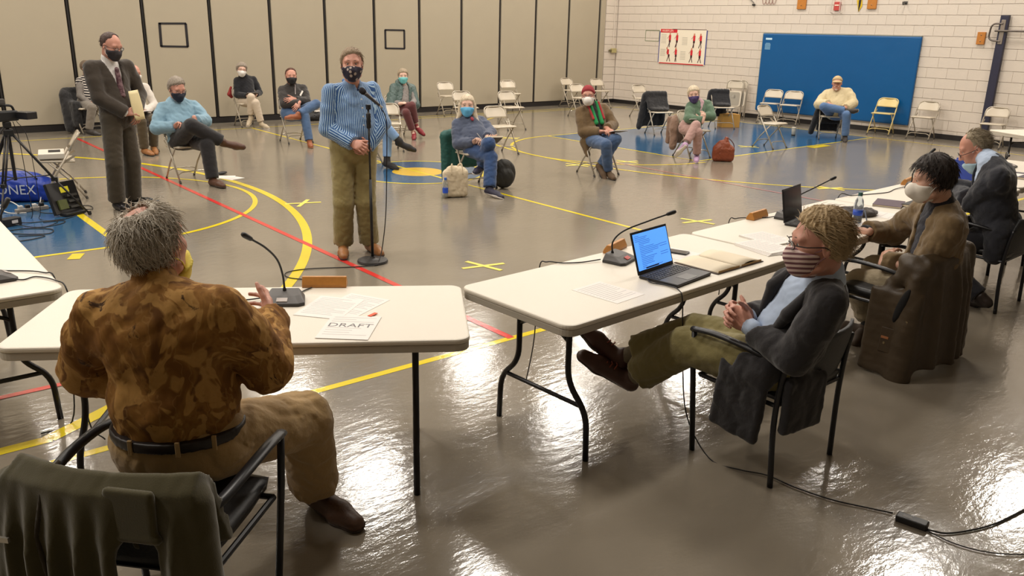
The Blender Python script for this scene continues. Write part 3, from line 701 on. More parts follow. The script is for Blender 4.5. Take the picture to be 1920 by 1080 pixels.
POSE = {   # joint positions in metres, measured in the room
    'suit': {'pel': (2.375, 9.429, 0.965), 'N': (2.361, 9.455, 1.519), 'H': (2.384, 9.358, 1.691), 'sL': (2.556, 9.517, 1.484), 'sR': (2.171, 9.381, 1.483), 'eL': (2.649, 9.525, 1.192), 'eR': (2.193, 9.305, 1.185), 'wL': (2.549, 9.320, 1.051), 'wR': (2.415, 9.233, 1.030), 'mL': (2.535, 9.268, 0.974), 'mR': (2.514, 9.210, 1.040), 'kL': (2.471, 9.417, 0.503), 'kR': (2.266, 9.311, 0.507), 'aL': (2.466, 9.519, 0.085), 'aR': (2.265, 9.398, 0.085), 'tL': (2.609, 9.438, 0.030), 'tR': (2.301, 9.238, 0.030), 'hL': (2.450, 9.487, 0.965), 'hR': (2.301, 9.370, 0.965), 'sc': 1.05},
    'hoodie': {'pel': (3.473, 10.753, 0.510), 'N': (3.489, 10.929, 0.987), 'H': (3.460, 10.806, 1.136), 'sL': (3.688, 10.915, 0.917), 'sR': (3.295, 10.923, 0.905), 'eL': (3.731, 10.677, 0.744), 'eR': (3.160, 10.787, 0.675), 'wL': (3.542, 10.500, 0.782), 'wR': (3.323, 10.583, 0.706), 'mL': (3.547, 10.478, 0.692), 'mR': (3.364, 10.510, 0.745), 'kL': (3.604, 10.323, 0.490), 'kR': (3.448, 10.363, 0.733), 'aL': (3.593, 10.202, 0.081), 'aR': (3.804, 10.319, 0.516), 'tL': (3.622, 10.043, 0.029), 'tR': (3.946, 10.240, 0.463), 'hL': (3.565, 10.764, 0.510), 'hR': (3.381, 10.741, 0.510), 'sc': 1.03},
    'turtleneck': {'pel': (6.447, 16.018, 0.486), 'N': (6.479, 16.125, 0.946), 'H': (6.390, 16.031, 1.073), 'sL': (6.663, 16.149, 0.883), 'sR': (6.302, 16.087, 0.872), 'eL': (6.714, 16.024, 0.639), 'eR': (6.257, 16.017, 0.605), 'wL': (6.559, 15.835, 0.616), 'wR': (6.365, 15.797, 0.603), 'mL': (6.512, 15.764, 0.628), 'mR': (6.442, 15.763, 0.629), 'kL': (6.383, 15.652, 0.587), 'kR': (6.446, 15.608, 0.480), 'aL': (6.390, 15.751, 0.207), 'aR': (6.528, 15.599, 0.092), 'tL': (6.311, 15.671, 0.095), 'tR': (6.558, 15.456, 0.030), 'hL': (6.533, 16.024, 0.486), 'hR': (6.361, 16.012, 0.486), 'sc': 0.96},
    'zip': {'pel': (6.155, 13.389, 0.485), 'N': (6.261, 13.543, 0.951), 'H': (6.203, 13.434, 1.101), 'sL': (6.458, 13.529, 0.892), 'sR': (6.068, 13.533, 0.877), 'eL': (6.409, 13.316, 0.692), 'eR': (6.004, 13.341, 0.660), 'wL': (6.165, 13.237, 0.736), 'wR': (6.182, 13.152, 0.681), 'mL': (6.073, 13.229, 0.737), 'mR': (6.117, 13.103, 0.637), 'kL': (6.444, 13.046, 0.663), 'kR': (6.193, 12.970, 0.470), 'aL': (6.067, 12.960, 0.511), 'aR': (6.171, 12.805, 0.086), 'tL': (5.909, 12.923, 0.469), 'tR': (6.117, 12.656, 0.029), 'hL': (6.247, 13.390, 0.485), 'hR': (6.063, 13.388, 0.485), 'sc': 1.02},
    'blue': {'pel': (3.471, 6.356, 0.939), 'N': (3.487, 6.375, 1.469), 'H': (3.443, 6.286, 1.638), 'sL': (3.685, 6.383, 1.428), 'sR': (3.288, 6.389, 1.420), 'eL': (3.708, 6.265, 1.153), 'eR': (3.247, 6.389, 1.118), 'wL': (3.527, 6.224, 0.965), 'wR': (3.371, 6.185, 1.011), 'mL': (3.461, 6.162, 0.947), 'mR': (3.386, 6.095, 0.998), 'kL': (3.527, 6.281, 0.488), 'kR': (3.344, 6.339, 0.492), 'aL': (3.608, 6.380, 0.084), 'aR': (3.388, 6.454, 0.087), 'tL': (3.598, 6.220, 0.032), 'tR': (3.310, 6.315, 0.031), 'hL': (3.560, 6.331, 0.939), 'hR': (3.382, 6.381, 0.939), 'sc': 1.03},
    'hidden': {'pel': (5.945, 10.627, 0.582), 'N': (5.905, 10.688, 1.063), 'H': (5.881, 10.712, 1.252), 'sL': (6.079, 10.745, 1.015), 'sR': (5.733, 10.629, 1.008), 'eL': (6.173, 10.686, 0.763), 'eR': (5.738, 10.533, 0.750), 'wL': (6.112, 10.454, 0.724), 'wR': (5.939, 10.401, 0.724), 'mL': (6.070, 10.380, 0.724), 'mR': (6.015, 10.361, 0.724), 'kL': (6.165, 10.287, 0.479), 'kR': (6.038, 10.241, 0.677), 'aL': (6.125, 10.250, 0.092), 'aR': (6.265, 10.126, 0.382), 'tL': (6.149, 10.107, 0.028), 'tR': (6.373, 10.034, 0.292), 'hL': (6.025, 10.656, 0.582), 'hR': (5.865, 10.598, 0.582), 'sc': 0.95},
    'puffer': {'pel': (8.186, 13.197, 0.489), 'N': (8.312, 13.286, 0.926), 'H': (8.269, 13.205, 1.080), 'sL': (8.486, 13.312, 0.855), 'sR': (8.133, 13.251, 0.865), 'eL': (8.466, 13.163, 0.626), 'eR': (8.059, 13.178, 0.613), 'wL': (8.312, 12.979, 0.611), 'wR': (8.048, 12.940, 0.623), 'mL': (8.235, 12.947, 0.624), 'mR': (8.132, 12.938, 0.631), 'kL': (8.088, 12.832, 0.466), 'kR': (8.208, 12.827, 0.590), 'aL': (8.232, 12.824, 0.101), 'aR': (8.321, 12.873, 0.226), 'tL': (8.166, 12.703, 0.030), 'tR': (8.365, 12.775, 0.112), 'hL': (8.270, 13.190, 0.489), 'hR': (8.102, 13.205, 0.489), 'sc': 0.94},
    'longhair': {'pel': (6.306, 8.343, 0.492), 'N': (6.366, 8.630, 0.864), 'H': (6.294, 8.548, 1.014), 'sL': (6.552, 8.599, 0.804), 'sR': (6.183, 8.613, 0.789), 'eL': (6.517, 8.345, 0.687), 'eR': (6.099, 8.475, 0.556), 'wL': (6.336, 8.179, 0.659), 'wR': (6.169, 8.241, 0.600), 'mL': (6.298, 8.101, 0.643), 'mR': (6.183, 8.165, 0.642), 'kL': (6.195, 7.969, 0.612), 'kR': (6.215, 7.949, 0.445), 'aL': (6.273, 8.196, 0.305), 'aR': (6.101, 7.818, 0.091), 'tL': (6.137, 8.125, 0.253), 'tR': (6.104, 7.669, 0.029), 'hL': (6.391, 8.323, 0.492), 'hR': (6.221, 8.362, 0.492), 'sc': 0.97},
    'beanie': {'pel': (8.377, 8.309, 0.486), 'N': (8.411, 8.471, 0.948), 'H': (8.288, 8.417, 1.082), 'sL': (8.601, 8.415, 0.901), 'sR': (8.231, 8.502, 0.857), 'eL': (8.622, 8.225, 0.683), 'eR': (8.187, 8.377, 0.597), 'wL': (8.393, 8.117, 0.656), 'wR': (8.289, 8.143, 0.615), 'mL': (8.390, 8.029, 0.636), 'mR': (8.306, 8.056, 0.631), 'kL': (8.346, 7.892, 0.534), 'kR': (8.169, 7.904, 0.472), 'aL': (8.251, 8.059, 0.165), 'aR': (8.308, 7.968, 0.091), 'tL': (8.218, 7.972, 0.030), 'tR': (8.244, 7.828, 0.029), 'hL': (8.467, 8.300, 0.486), 'hR': (8.288, 8.317, 0.486), 'sc': 1.0},
    'green': {'pel': (10.771, 8.581, 0.482), 'N': (10.971, 8.592, 0.901), 'H': (10.829, 8.601, 1.013), 'sL': (11.150, 8.550, 0.849), 'sR': (10.793, 8.613, 0.830), 'eL': (11.030, 8.366, 0.680), 'eR': (10.625, 8.494, 0.648), 'wL': (10.806, 8.465, 0.672), 'wR': (10.676, 8.259, 0.644), 'mL': (10.735, 8.518, 0.678), 'mR': (10.700, 8.273, 0.725), 'kL': (10.553, 8.284, 0.570), 'kR': (10.549, 8.233, 0.468), 'aL': (10.293, 8.255, 0.289), 'aR': (10.627, 8.273, 0.089), 'tL': (10.254, 8.340, 0.163), 'tR': (10.511, 8.185, 0.030), 'hL': (10.849, 8.546, 0.482), 'hR': (10.692, 8.615, 0.482), 'sc': 0.95},
    'cap': {'pel': (15.480, 8.727, 0.494), 'N': (15.660, 8.887, 0.944), 'H': (15.521, 8.830, 1.072), 'sL': (15.761, 8.705, 0.912), 'sR': (15.540, 9.037, 0.858), 'eL': (15.654, 8.509, 0.708), 'eR': (15.313, 9.045, 0.656), 'wL': (15.401, 8.504, 0.628), 'wR': (15.232, 8.794, 0.695), 'mL': (15.309, 8.512, 0.644), 'mR': (15.234, 8.702, 0.675), 'kL': (15.201, 8.359, 0.518), 'kR': (15.006, 8.746, 0.646), 'aL': (15.258, 8.359, 0.094), 'aR': (15.251, 8.403, 0.586), 'tL': (15.123, 8.274, 0.030), 'tR': (15.229, 8.234, 0.598), 'hL': (15.537, 8.652, 0.494), 'hR': (15.423, 8.801, 0.494), 'sc': 1.04},
    'white': {'pel': (3.692, 13.646, 0.530), 'N': (3.748, 13.678, 1.027), 'H': (3.740, 13.568, 1.180), 'sL': (3.922, 13.745, 0.957), 'sR': (3.561, 13.616, 0.992), 'eL': (3.999, 13.642, 0.695), 'eR': (3.452, 13.589, 0.725), 'wL': (3.813, 13.490, 0.608), 'wR': (3.629, 13.412, 0.679), 'mL': (3.739, 13.439, 0.596), 'mR': (3.703, 13.360, 0.680), 'kL': (3.846, 13.239, 0.514), 'kR': (3.655, 13.205, 0.495), 'aL': (3.828, 13.311, 0.102), 'aR': (3.662, 13.217, 0.085), 'tL': (3.803, 13.165, 0.031), 'tR': (3.689, 13.064, 0.030), 'hL': (3.781, 13.661, 0.530), 'hR': (3.603, 13.631, 0.530), 'sc': 1.0},
    'stripe': {'pel': (3.664, 16.383, 0.513), 'N': (3.727, 16.439, 0.979), 'H': (3.711, 16.333, 1.124), 'sL': (3.891, 16.527, 0.946), 'sR': (3.571, 16.355, 0.908), 'eL': (3.897, 16.441, 0.685), 'eR': (3.530, 16.262, 0.652), 'wL': (3.819, 16.214, 0.655), 'wR': (3.676, 16.141, 0.501), 'mL': (3.779, 16.138, 0.655), 'mR': (3.694, 16.129, 0.584), 'kL': (3.887, 16.028, 0.475), 'kR': (3.629, 15.954, 0.474), 'aL': (3.876, 16.034, 0.085), 'aR': (3.550, 16.002, 0.093), 'tL': (3.920, 15.894, 0.030), 'tR': (3.623, 15.878, 0.029), 'hL': (3.745, 16.409, 0.513), 'hR': (3.582, 16.357, 0.513), 'sc': 0.95},
    'blazer': {'pel': (3.179, 1.898, 0.539), 'N': (3.131, 1.716, 1.012), 'H': (3.003, 1.695, 1.157), 'sL': (2.969, 1.589, 0.949), 'sR': (3.172, 1.912, 0.909), 'eL': (2.950, 1.705, 0.672), 'eR': (3.412, 1.970, 0.741), 'wL': (2.996, 1.960, 0.723), 'wR': (3.224, 2.147, 0.691), 'mL': (3.036, 2.044, 0.733), 'mR': (3.143, 2.191, 0.694), 'kL': (3.027, 2.311, 0.513), 'kR': (3.145, 2.351, 0.535), 'aL': (3.001, 2.632, 0.240), 'aR': (3.004, 2.700, 0.333), 'tL': (2.893, 2.781, 0.292), 'tR': (2.941, 2.849, 0.395), 'hL': (3.089, 1.875, 0.539), 'hR': (3.269, 1.920, 0.539), 'sc': 1.03},
    'brown': {'pel': (5.058, 2.069, 0.518), 'N': (5.095, 2.108, 1.022), 'H': (4.969, 2.142, 1.165), 'sL': (4.948, 1.987, 0.919), 'sR': (5.189, 2.281, 0.928), 'eL': (4.923, 2.072, 0.629), 'eR': (5.301, 2.468, 0.728), 'wL': (4.948, 2.336, 0.623), 'wR': (5.057, 2.540, 0.761), 'mL': (5.026, 2.355, 0.668), 'mR': (5.083, 2.629, 0.749), 'kL': (4.998, 2.503, 0.438), 'kR': (5.191, 2.501, 0.503), 'aL': (5.264, 2.523, 0.116), 'aR': (5.180, 2.490, 0.085), 'tL': (5.112, 2.487, 0.025), 'tR': (5.187, 2.648, 0.030), 'hL': (4.966, 2.074, 0.518), 'hR': (5.149, 2.065, 0.518), 'sc': 1.02},
    'navy': {'pel': (6.691, 2.339, 0.601), 'N': (6.613, 2.456, 1.114), 'H': (6.702, 2.619, 1.170), 'sL': (6.475, 2.332, 1.015), 'sR': (6.787, 2.562, 1.100), 'eL': (6.559, 2.506, 0.793), 'eR': (6.874, 2.527, 0.817), 'wL': (6.741, 2.693, 0.804), 'wR': (6.758, 2.761, 0.845), 'mL': (6.665, 2.648, 0.773), 'mR': (6.731, 2.688, 0.794), 'kL': (6.488, 2.651, 0.319), 'kR': (6.760, 2.781, 0.508), 'aL': (6.492, 2.287, 0.103), 'aR': (6.753, 2.778, 0.086), 'tL': (6.599, 2.381, 0.025), 'tR': (6.735, 2.937, 0.030), 'hL': (6.599, 2.330, 0.601), 'hR': (6.784, 2.349, 0.601), 'sc': 1.03},
    'camo': {'pel': (0.732, 2.595, 0.608), 'N': (0.712, 2.599, 1.157), 'H': (0.684, 2.493, 1.325), 'sL': (0.559, 2.715, 1.071), 'sR': (0.853, 2.442, 1.102), 'eL': (0.536, 2.885, 0.824), 'eR': (1.008, 2.503, 0.846), 'wL': (0.808, 2.757, 0.710), 'wR': (1.124, 2.731, 0.927), 'mL': (0.929, 2.696, 0.658), 'mR': (1.160, 2.817, 0.944), 'kL': (0.909, 3.019, 0.519), 'kR': (1.224, 2.710, 0.503), 'aL': (0.887, 2.985, 0.086), 'aR': (1.315, 2.840, 0.093), 'tL': (0.989, 3.116, 0.030), 'tR': (1.357, 2.693, 0.032), 'hL': (0.655, 2.651, 0.608), 'hR': (0.809, 2.539, 0.608), 'sc': 1.06},
}
# ------------------------------------------------------------------ people
M_SKIN = M('skin', (198, 152, 130), 0.5, noise=(14, 0.10), bump=(90, 0.08)); M_SKINR = M('skin_ruddy', (196, 140, 120), 0.5, noise=(14, 0.12), bump=(90, 0.08)); M_SKINP = M('skin_pale', (212, 172, 152), 0.5, noise=(14, 0.10), bump=(90, 0.08))
M_EYEW = M('eye_white', (222, 214, 204), 0.25); M_EYED = M('eye_dark', (44, 34, 28), 0.2); M_LIP = M('lip', (176, 100, 88), 0.5)
M_GLASS = M('spectacle_frame', (40, 30, 28), 0.35); M_LENS = M('spectacle_lens', (235, 240, 245), 0.05, trans=0.95)
def head_frame(yaw, pitch, tilt=0):
    """columns right, forward, up"""
    y = math.radians(yaw); p = math.radians(pitch)
    f = np.array([math.cos(y)*math.cos(p), math.sin(y)*math.cos(p), math.sin(p)]); r = np.array([math.sin(y), -math.cos(y), 0.0])
    u = np.cross(r, f); t = math.radians(tilt)
    r2 = r*math.cos(t)-u*math.sin(t); u2 = r*math.sin(t)+u*math.cos(t)
    return np.stack([r2, f, u2], 1)
def head_ops(F, c, R, s=1.0, chin=1.0):
    c = np.array(c)
    def L(x, y, z): return c+R@(np.array([x, y, z])*s)
    F.ell(L(0, -.012, .032), np.array([.076, .096, .086])*s, R, k=.01)
    F.ell(L(0, .03, -.04), np.array([.063, .068, .078])*s, R, k=.035*s)
    F.ell(L(0, .052, -.093*chin), np.array([.032, .032, .024])*s, R, k=.03*s)
    for sx in (-1, 1):
        F.ell(L(sx*.045, .052, -.022), np.array([.022, .028, .024])*s, R, k=.02*s)
        F.cone(L(sx*.052, .01, -.075), L(sx*.02, .058, -.1), .022*s, .02*s, k=.02*s)
    F.cone(L(-.04, .072, .030), L(.04, .072, .030), .014*s, .014*s, k=.02*s)
    for sx in (-1, 1):
        F.ell(L(sx*.031, .1, .010), np.array([.018, .02, .010])*s, R, k=.012*s, sub=True)
        F.cone(L(sx*.020, .080, .0185), L(sx*.042, .076, .0165), .0058*s, .0054*s, k=.004*s)
        F.cone(L(sx*.020, .079, .0015), L(sx*.042, .075, .002), .005*s, .005*s, k=.004*s)
    F.cone(L(0, .09, .012), L(0, .112, -.032), .008*s, .013*s, k=.012*s)
    for sx in (-1, 1): F.ell(L(sx*.012, .1, -.036), np.array([.01, .012, .008])*s, R, k=.008*s)
    F.cone(L(-.02, .088, -.062), L(.02, .088, -.062), .0075*s, .0075*s, k=.008*s)
    F.cone(L(-.016, .087, -.074), L(.016, .087, -.074), .008*s, .008*s, k=.008*s)
    F.cone(L(-.024, .101, -.0675), L(.024, .101, -.0675), .0025*s, .0025*s, k=.004*s, sub=True)
    for sx in (-1, 1):
        F.ell(L(sx*.079, -.012, -.004), np.array([.010, .02, .032])*s, R@rotz(sx*-.35), k=.008*s)
        F.ell(L(sx*.088, -.006, .0), np.array([.006, .010, .018])*s, R@rotz(sx*-.35), k=.006*s, sub=True)
def hand_ops(F, w, m, pn, side, s=1.0, curl=(.5, .6, .5), spread=.1, thumb=(.6, .3), k=.006, curls=None):
    w, m, pn = np.array(w), np.array(m), np.array(pn, float)
    d = nrm(m-w); pn = nrm(pn-d*(pn@d)); t = np.cross(d, pn)*(1 if side == 'R' else -1)
    R = np.stack([t, d, pn], 1); K = w+d*.092*s
    F.cone(w-d*.03*s, w+d*.02*s, .026*s, .025*s, k=.02*s)
    F.ell(w+d*.052*s, np.array([.041, .058, .0165])*s, R, k=.015*s)
    F.cone(K+t*.028*s-d*.01*s, K-t*.028*s-d*.014*s, .012*s, .0115*s, k=.012*s)
    F.ell(w+d*.04*s+t*.022*s+pn*.008*s, np.array([.02, .034, .018])*s, R, k=.015*s)
    Ls = [(.045, .027, .022), (.048, .031, .023), (.045, .028, .023), (.036, .022, .019)]
    for i in range(4):
        off = (.030-.0205*i); p = K+t*off*s-d*(.004*abs(i-1))*s
        cu = curls[i] if curls else curl
        a = 0.0; dirf = nrm(d+t*(spread*(1.2-i*.8)))
        r0 = (.0088, .0090, .0086, .0076)[i]*s
        for j in range(3):
            a += cu[j]; dd = dirf*math.cos(a)+pn*math.sin(a); p2 = p+dd*Ls[i][j]*s
            F.cone(p, p2, r0, r0*.92, k=k*(.5 if j else 1)*s); p = p2; r0 *= .92
    p = w+d*.026*s+t*.03*s+pn*.006*s; th = nrm(t*math.cos(thumb[0])+d*math.sin(thumb[0])+pn*.35)
    p2 = p+th*.042*s; F.cone(p, p2, .0125*s, .0105*s, k=.012*s)
    th2 = nrm(th*math.cos(thumb[1])+(d*.7+pn*.7)*math.sin(thumb[1])); p3 = p2+th2*.031*s; F.cone(p2, p3, .0102*s, .0095*s, k=.004*s)
    F.cone(p3, p3+nrm(th2+d*.2)*.022*s, .0095*s, .0075*s, k=.004*s)
def body_frame(J):
    up = nrm(J['N']-J['pel']); r = J['sR']-J['sL']; r = nrm(r-up*(r@up)); return np.stack([r, np.cross(up, r), up], 1)
def hip_frame(J):
    r = nrm(J['hR']-J['hL']); up = np.array([0, 0, 1.0]); return np.stack([r, np.cross(up, r), up], 1)
def torso_ops(F, J, g=0.0, belly=1.0, wid=1.0, cut=(), low=True, k=.05, back=0.0):
    s = J['sc']; T = body_frame(J); H = hip_frame(J); pel, N = J['pel'], J['N']; Lt = np.linalg.norm(N-pel)
    def L(x, y, z): return pel+T@np.array([x*s, y*s, z])
    F.ell(L(0, .0, Lt*.66), np.array([.158*wid*s+g, .112*s*(.5+.5*belly)+g, .17*s+g]), T, k=k, cut=cut)
    F.ell(L(0, .018*belly, Lt*.32), np.array([.150*wid*s*(.4+.6*belly)+g, .122*s*belly+g, .17*s+g]), T, k=k, cut=cut)
    if low: F.ell(pel+np.array([0, 0, .01]), np.array([.165*wid*s+g, .125*s+g, .115*s+g]), H, k=k, cut=cut)
    for q in ('sL', 'sR'):
        F.cone(N-T[:, 2]*.04*s, J[q]-T[:, 2]*.004, .056*s+g, .044*s+g, k=k*.6, cut=cut)
        F.cone(L(0, -.03, Lt*.72), J[q]-T[:, 2]*.06*s, .08*s+g, .046*s+g, k=k*.7, cut=cut)
def neck_ops(F, J, R, s, g=0.0, top=.6, cut=()):
    a = J['N']-np.array([0, 0, .03])+R[:, 1]*0; b = J['H']+R@np.array([0, -.028, -.06])*s
    F.cone(a, a+(b-a)*top if top < 1 else b, .062*s+g, .055*s+g, k=.03, cut=cut)
def sleeve_ops(F, J, S, g=0.0, r=(.054, .048, .038), end=1.0, k=.02, fr=0.0):
    r = (r[0]*.87, r[1]*.9, r[2]*.95)
    s = J['sc']; a, b, c = J['s'+S], J['e'+S], J['w'+S]; c2 = b+(c-b)*end; d = nrm(c-b)
    m = a*.55+b*.45
    F.cone(a, m, .043*s+g, r[0]*s+g, k=.03); F.cone(m, b, r[0]*s+g, r[1]*s+g, k=k)
    F.cone(b, c2+d*.05, r[1]*s+g, r[2]*s+g, k=k, cut=[(c2, d)])
def arm_skin(F, J, S, rs=1.0):
    s = J['sc']; F.cone(J['s'+S], J['e'+S], .040*s*rs, .034*s*rs, k=.02); F.cone(J['e'+S], J['w'+S], .038*s*rs, .025*s*rs, k=.02)
def leg_ops(F, J, g=0.0, r=(.088, .062, .05), cutl=(1.0, 1.0), k=.045, flare=1.0, hips=True, wid=1.0):
    s = J['sc']; H = hip_frame(J)
    if hips:
        F.ell(J['pel'], np.array([.17*wid*s+g, .128*s+g, .115*s+g]), H, k=.03)
        F.ell(J['pel']+np.array([0, 0, .06*s]), np.array([.158*wid*s+g, .118*s+g, .10*s+g]), H, k=.04)
    for i, S in enumerate('LR'):
        h, kn, an = J['h'+S], J['k'+S], J['a'+S]; d = nrm(an-kn); e = kn+(an-kn)*cutl[i]
        F.cone(h, kn, r[0]*s+g, r[1]*s+g, k=.02); F.cone(kn, e+d*.05, r[1]*s+g, r[2]*s*flare+g, k=.012, cut=[(e, d)])
def foot_frame(J, S):
    a, t, kn = J['a'+S], J['t'+S], J['k'+S]; sd = nrm(t-a); up = nrm(kn-a)
    for _ in range(3):
        n = up-sd*(up@sd)
        if np.linalg.norm(n) < .15: n = np.array([0, 0, 1.0])-sd*sd[2]
        n = nrm(n); sd = nrm(t-(a-n*.055*J['sc']))
    n = nrm(np.array(n)-sd*(n@sd)); return np.stack([np.cross(sd, n), sd, n], 1)
def shoe(P, J, S, mat, h, sole=None, boot=0.0, wide=1.0, lace=None):
    if P.location[1] > 5: h = max(h, .0105)
    s = J['sc']; R = foot_frame(J, S); a, t = J['a'+S], J['t'+S]; bot = t-R[:, 2]*.03*s
    def L(x, y, z): return bot+R@np.array([x, y, z])*s      # y=0 at ball, z=0 at sole
    back = float(R[:, 1]@(a-bot))/s
    def ops(F, g, cut):
        F.cone(L(0, back-.03, .045), L(0, -.01, .042), .036*s*wide+g, .044*s*wide+g, k=.02, cut=cut)
        F.cone(L(0, -.01, .036), L(.004 if S == 'L' else -.004, .075, .028), .044*s*wide+g, .033*s*wide+g, k=.02, cut=cut)
    F = Field(h); cut = [(L(0, 0, .008), -R[:, 2])]
    ops(F, 0.0, cut); F.cone(L(0, back-.005, .06), a+R[:, 2]*.012*s, .04*s, .043*s, k=.03, cut=cut)
    F.cone(L(0, back+.03, .06), L(0, -.02, .055), .036*s, .026*s, k=.02, cut=cut)
    if boot: F.cone(a, a+nrm(J['k'+S]-a)*boot, .046*s, .052*s, k=.03)
    o = soft('shoe' if not boot else 'boot', F, mat, P, P.location)
    F2 = Field(max(h*.85, .007)); ops(F2, .005, [(L(0, 0, .0), -R[:, 2]), (L(0, 0, .02), R[:, 2])]); soft('sole', F2, sole or M('dark_sole', (34, 28, 26), 0.6), o, P.location)
    if lace:
        for q in range(3):
            mb = MB(); y = -.03-.024*q; z = .09+.009*q
            mb.tube([np.array(L(-.022, y, z-.012))-np.array(P.location), np.array(L(0, y-.004, z))-np.array(P.location), np.array(L(.022, y, z-.012))-np.array(P.location)], .0034*s, 6); mb.build('lace', lace, o, smooth=True)
    return o
def hairline(z, kind='short'):
    zs = {'short': [(-.12, -.05), (-.06, -.035), (-.03, -.005), (.0, .006), (.03, .014), (.055, .032), (.075, .055), (.10, .085), (.2, .11)],
          'reced': [(-.12, -.05), (-.06, -.035), (-.03, -.0), (.0, .006), (.03, .004), (.055, .0), (.08, .01), (.10, .04), (.2, .06)],
          'full': [(-.2, -.01), (-.12, -.01), (-.06, -.0), (-.03, .012), (.0, .024), (.03, .036), (.05, .052), (.07, .078), (.09, .1), (.2, .13)],
          'bald': [(-.12, -.05), (-.06, -.035), (-.03, -.01), (.0, -.0), (.02, -.02), (.035, -.07), (.05, -.2), (.2, -.3)]}[kind]
    return np.interp(z, [a for a, b in zs], [b for a, b in zs])
def hair_ops(F, c, R, s, kind='short', th=.012, nape=-.075, rough=.004, top=.0, bald=None, seed=1, part=0.0, side=0.0):
    c = np.array(c); rs = np.random.RandomState(seed); ph = rs.rand(6)*6
    def fn(X, Y, Z):
        px, py, pz = (X-c[0])/s, (Y-c[1])/s, (Z-c[2])/s
        x = R[0, 0]*px+R[1, 0]*py+R[2, 0]*pz; y = R[0, 1]*px+R[1, 1]*py+R[2, 1]*pz; z = R[0, 2]*px+R[1, 2]*py+R[2, 2]*pz
        a, b, d = .076+th+side, .097+th, .088+th+top
        yy = y+.014; zz = z-.03
        k0 = np.sqrt((x/a)**2+(yy/b)**2+(zz/d)**2); k1 = np.sqrt((x/a**2)**2+(yy/b**2)**2+(zz/d**2)**2)
        dist = k0*(k0-1)/np.maximum(k1, 1e-5)
        az = np.arctan2(x, -yy)
        dist = dist+rough*(np.sin(az*17+zz*60+ph[0])*.5+np.sin(az*31-zz*40+2*np.sin(zz*50+ph[1])+ph[2])*.5+.7*np.sin(x*70+ph[3]+np.sin(yy*60))*np.sin(yy*55+ph[4]))
        hl = hairline(z, kind)+rough*.8*np.sin(x*150+ph[5])
        hl = hl+part*x; dist = dist+(th+top*.6)*(1-np.clip((hl-y)/.03, 0, 1))*.95
        dist = np.maximum(dist, y-hl)
        dist = np.maximum(dist, nape-z+.02*np.clip((y+.02)/.05, 0, 1))
        if bald is not None:
            bx, by, bz, br = bald; dist = np.maximum(dist, br-np.sqrt((x-bx)**2+(y-by)**2+(z-bz)**2))
        return dist*s
    F.fn(c, .15*s, fn, k=0)
def strands(c, R, s, n, length, kind='short', th=.012, nape=-.08, seed=3, lift=.5, bald=None, comb=(0, -.6, -.5), rad=.0011, curl=.35):
    """tapered locks growing from the scalp, merged into the hair part"""
    rs = np.random.RandomState(seed); V, Fc = [], []
    cm = np.array(comb, float)
    while len(V) < n:
        d = rs.randn(3); d /= np.linalg.norm(d); p = np.array([d[0]*(.074+th), d[1]*(.095+th)-.014, d[2]*(.086+th)+.03])
        if p[1] > hairline(p[2], kind)-.004 or p[2] < nape+.005: continue
        if bald is not None and np.linalg.norm(p-np.array(bald[:3])) < bald[3]: continue
        nn = nrm([d[0]/.076, d[1]/.096, d[2]/.086]); g = cm-nn*(cm@nn)+rs.randn(3)*curl; g = nrm(g-nn*(g@nn)*.9)
        L = length*(.6+.8*rs.rand()); q = p-nn*.006; ring = []
        side = nrm(np.cross(nn, g))
        m = 4
        for i in range(m+1):
            t = i/m; r = rad*(1.9*(1-t)+.15)*(.8+.5*rs.rand()); pt = q
            for a in range(3):
                an = 2.094*a; ring.append(pt+(side*math.cos(an)+nn*math.sin(an))*r)
            q = q+(g*(1-lift*(1-t)*.6)+nn*lift*(1-t)*.8-np.array([0, 0, .25*t]))*L/m+rs.randn(3)*L*.04
        V.append(np.array(ring)); f = []
        for i in range(m):
            for a in range(3):
                u, w = i*3+a, i*3+(a+1) % 3; f.append((u, w, w+3, u+3))
        Fc.append(np.array(f))
    for i in range(len(V)): Fc[i] = Fc[i]+i*15
    return np.array(c)+(np.concatenate(V)*s)@R.T, np.concatenate(Fc)
def mask_ops(F, c, R, s, top=-.016, low=-.118, back=.012, g=.007, cup=0.0):
    c = np.array(c)
    def L(x, y, z): return c+R@(np.array([x, y, z])*s)
    n1 = R@nrm([0, -.25, 1.0]); cut = [(L(0, .09, top), n1), (L(0, back, 0), -R[:, 1]), (L(0, 0, low), -R[:, 2])]
    F.ell(L(0, .03, -.042), np.array([.066, .07, .082])*s+g, R, k=.01, cut=cut)
    F.cone(L(0, .092, -.01), L(0, .102+cup*.4, -.036), .012*s+g, .016*s+g+cup*.4, k=.03, cut=cut)
    F.cone(L(0, .075, -.085), L(0, .088+cup, -.05), .03*s+g, .024*s+g+cup*.5, k=.03, cut=cut)
    F.cone(L(-.045, .05, -.025), L(.045, .05, -.025), .026*s+g, .026*s+g, k=.03, cut=cut)
def rel(P, pts): return [np.array(p)-np.array(P.location) for p in pts]
def ear_loops(P, par, c, R, s, mat, r=.0025, up=False):
    c = np.array(c)
    for sx in (-1, 1):
        def L(x, y, z): return c+R@(np.array([sx*x, y, z])*s)
        for z in (-.01, -.075):
            end = (.05, -.05, .10) if up else (.084, -.022, .016 if z > -.05 else -.02)
            mb = MB(); mb.tube(rel(P, smooth_path([L(.062, .04, z-.008), L(.078, .012, z*.6), L(*end)], 4)), r*s, 5); mb.build('ear_loop', mat, par, smooth=True)
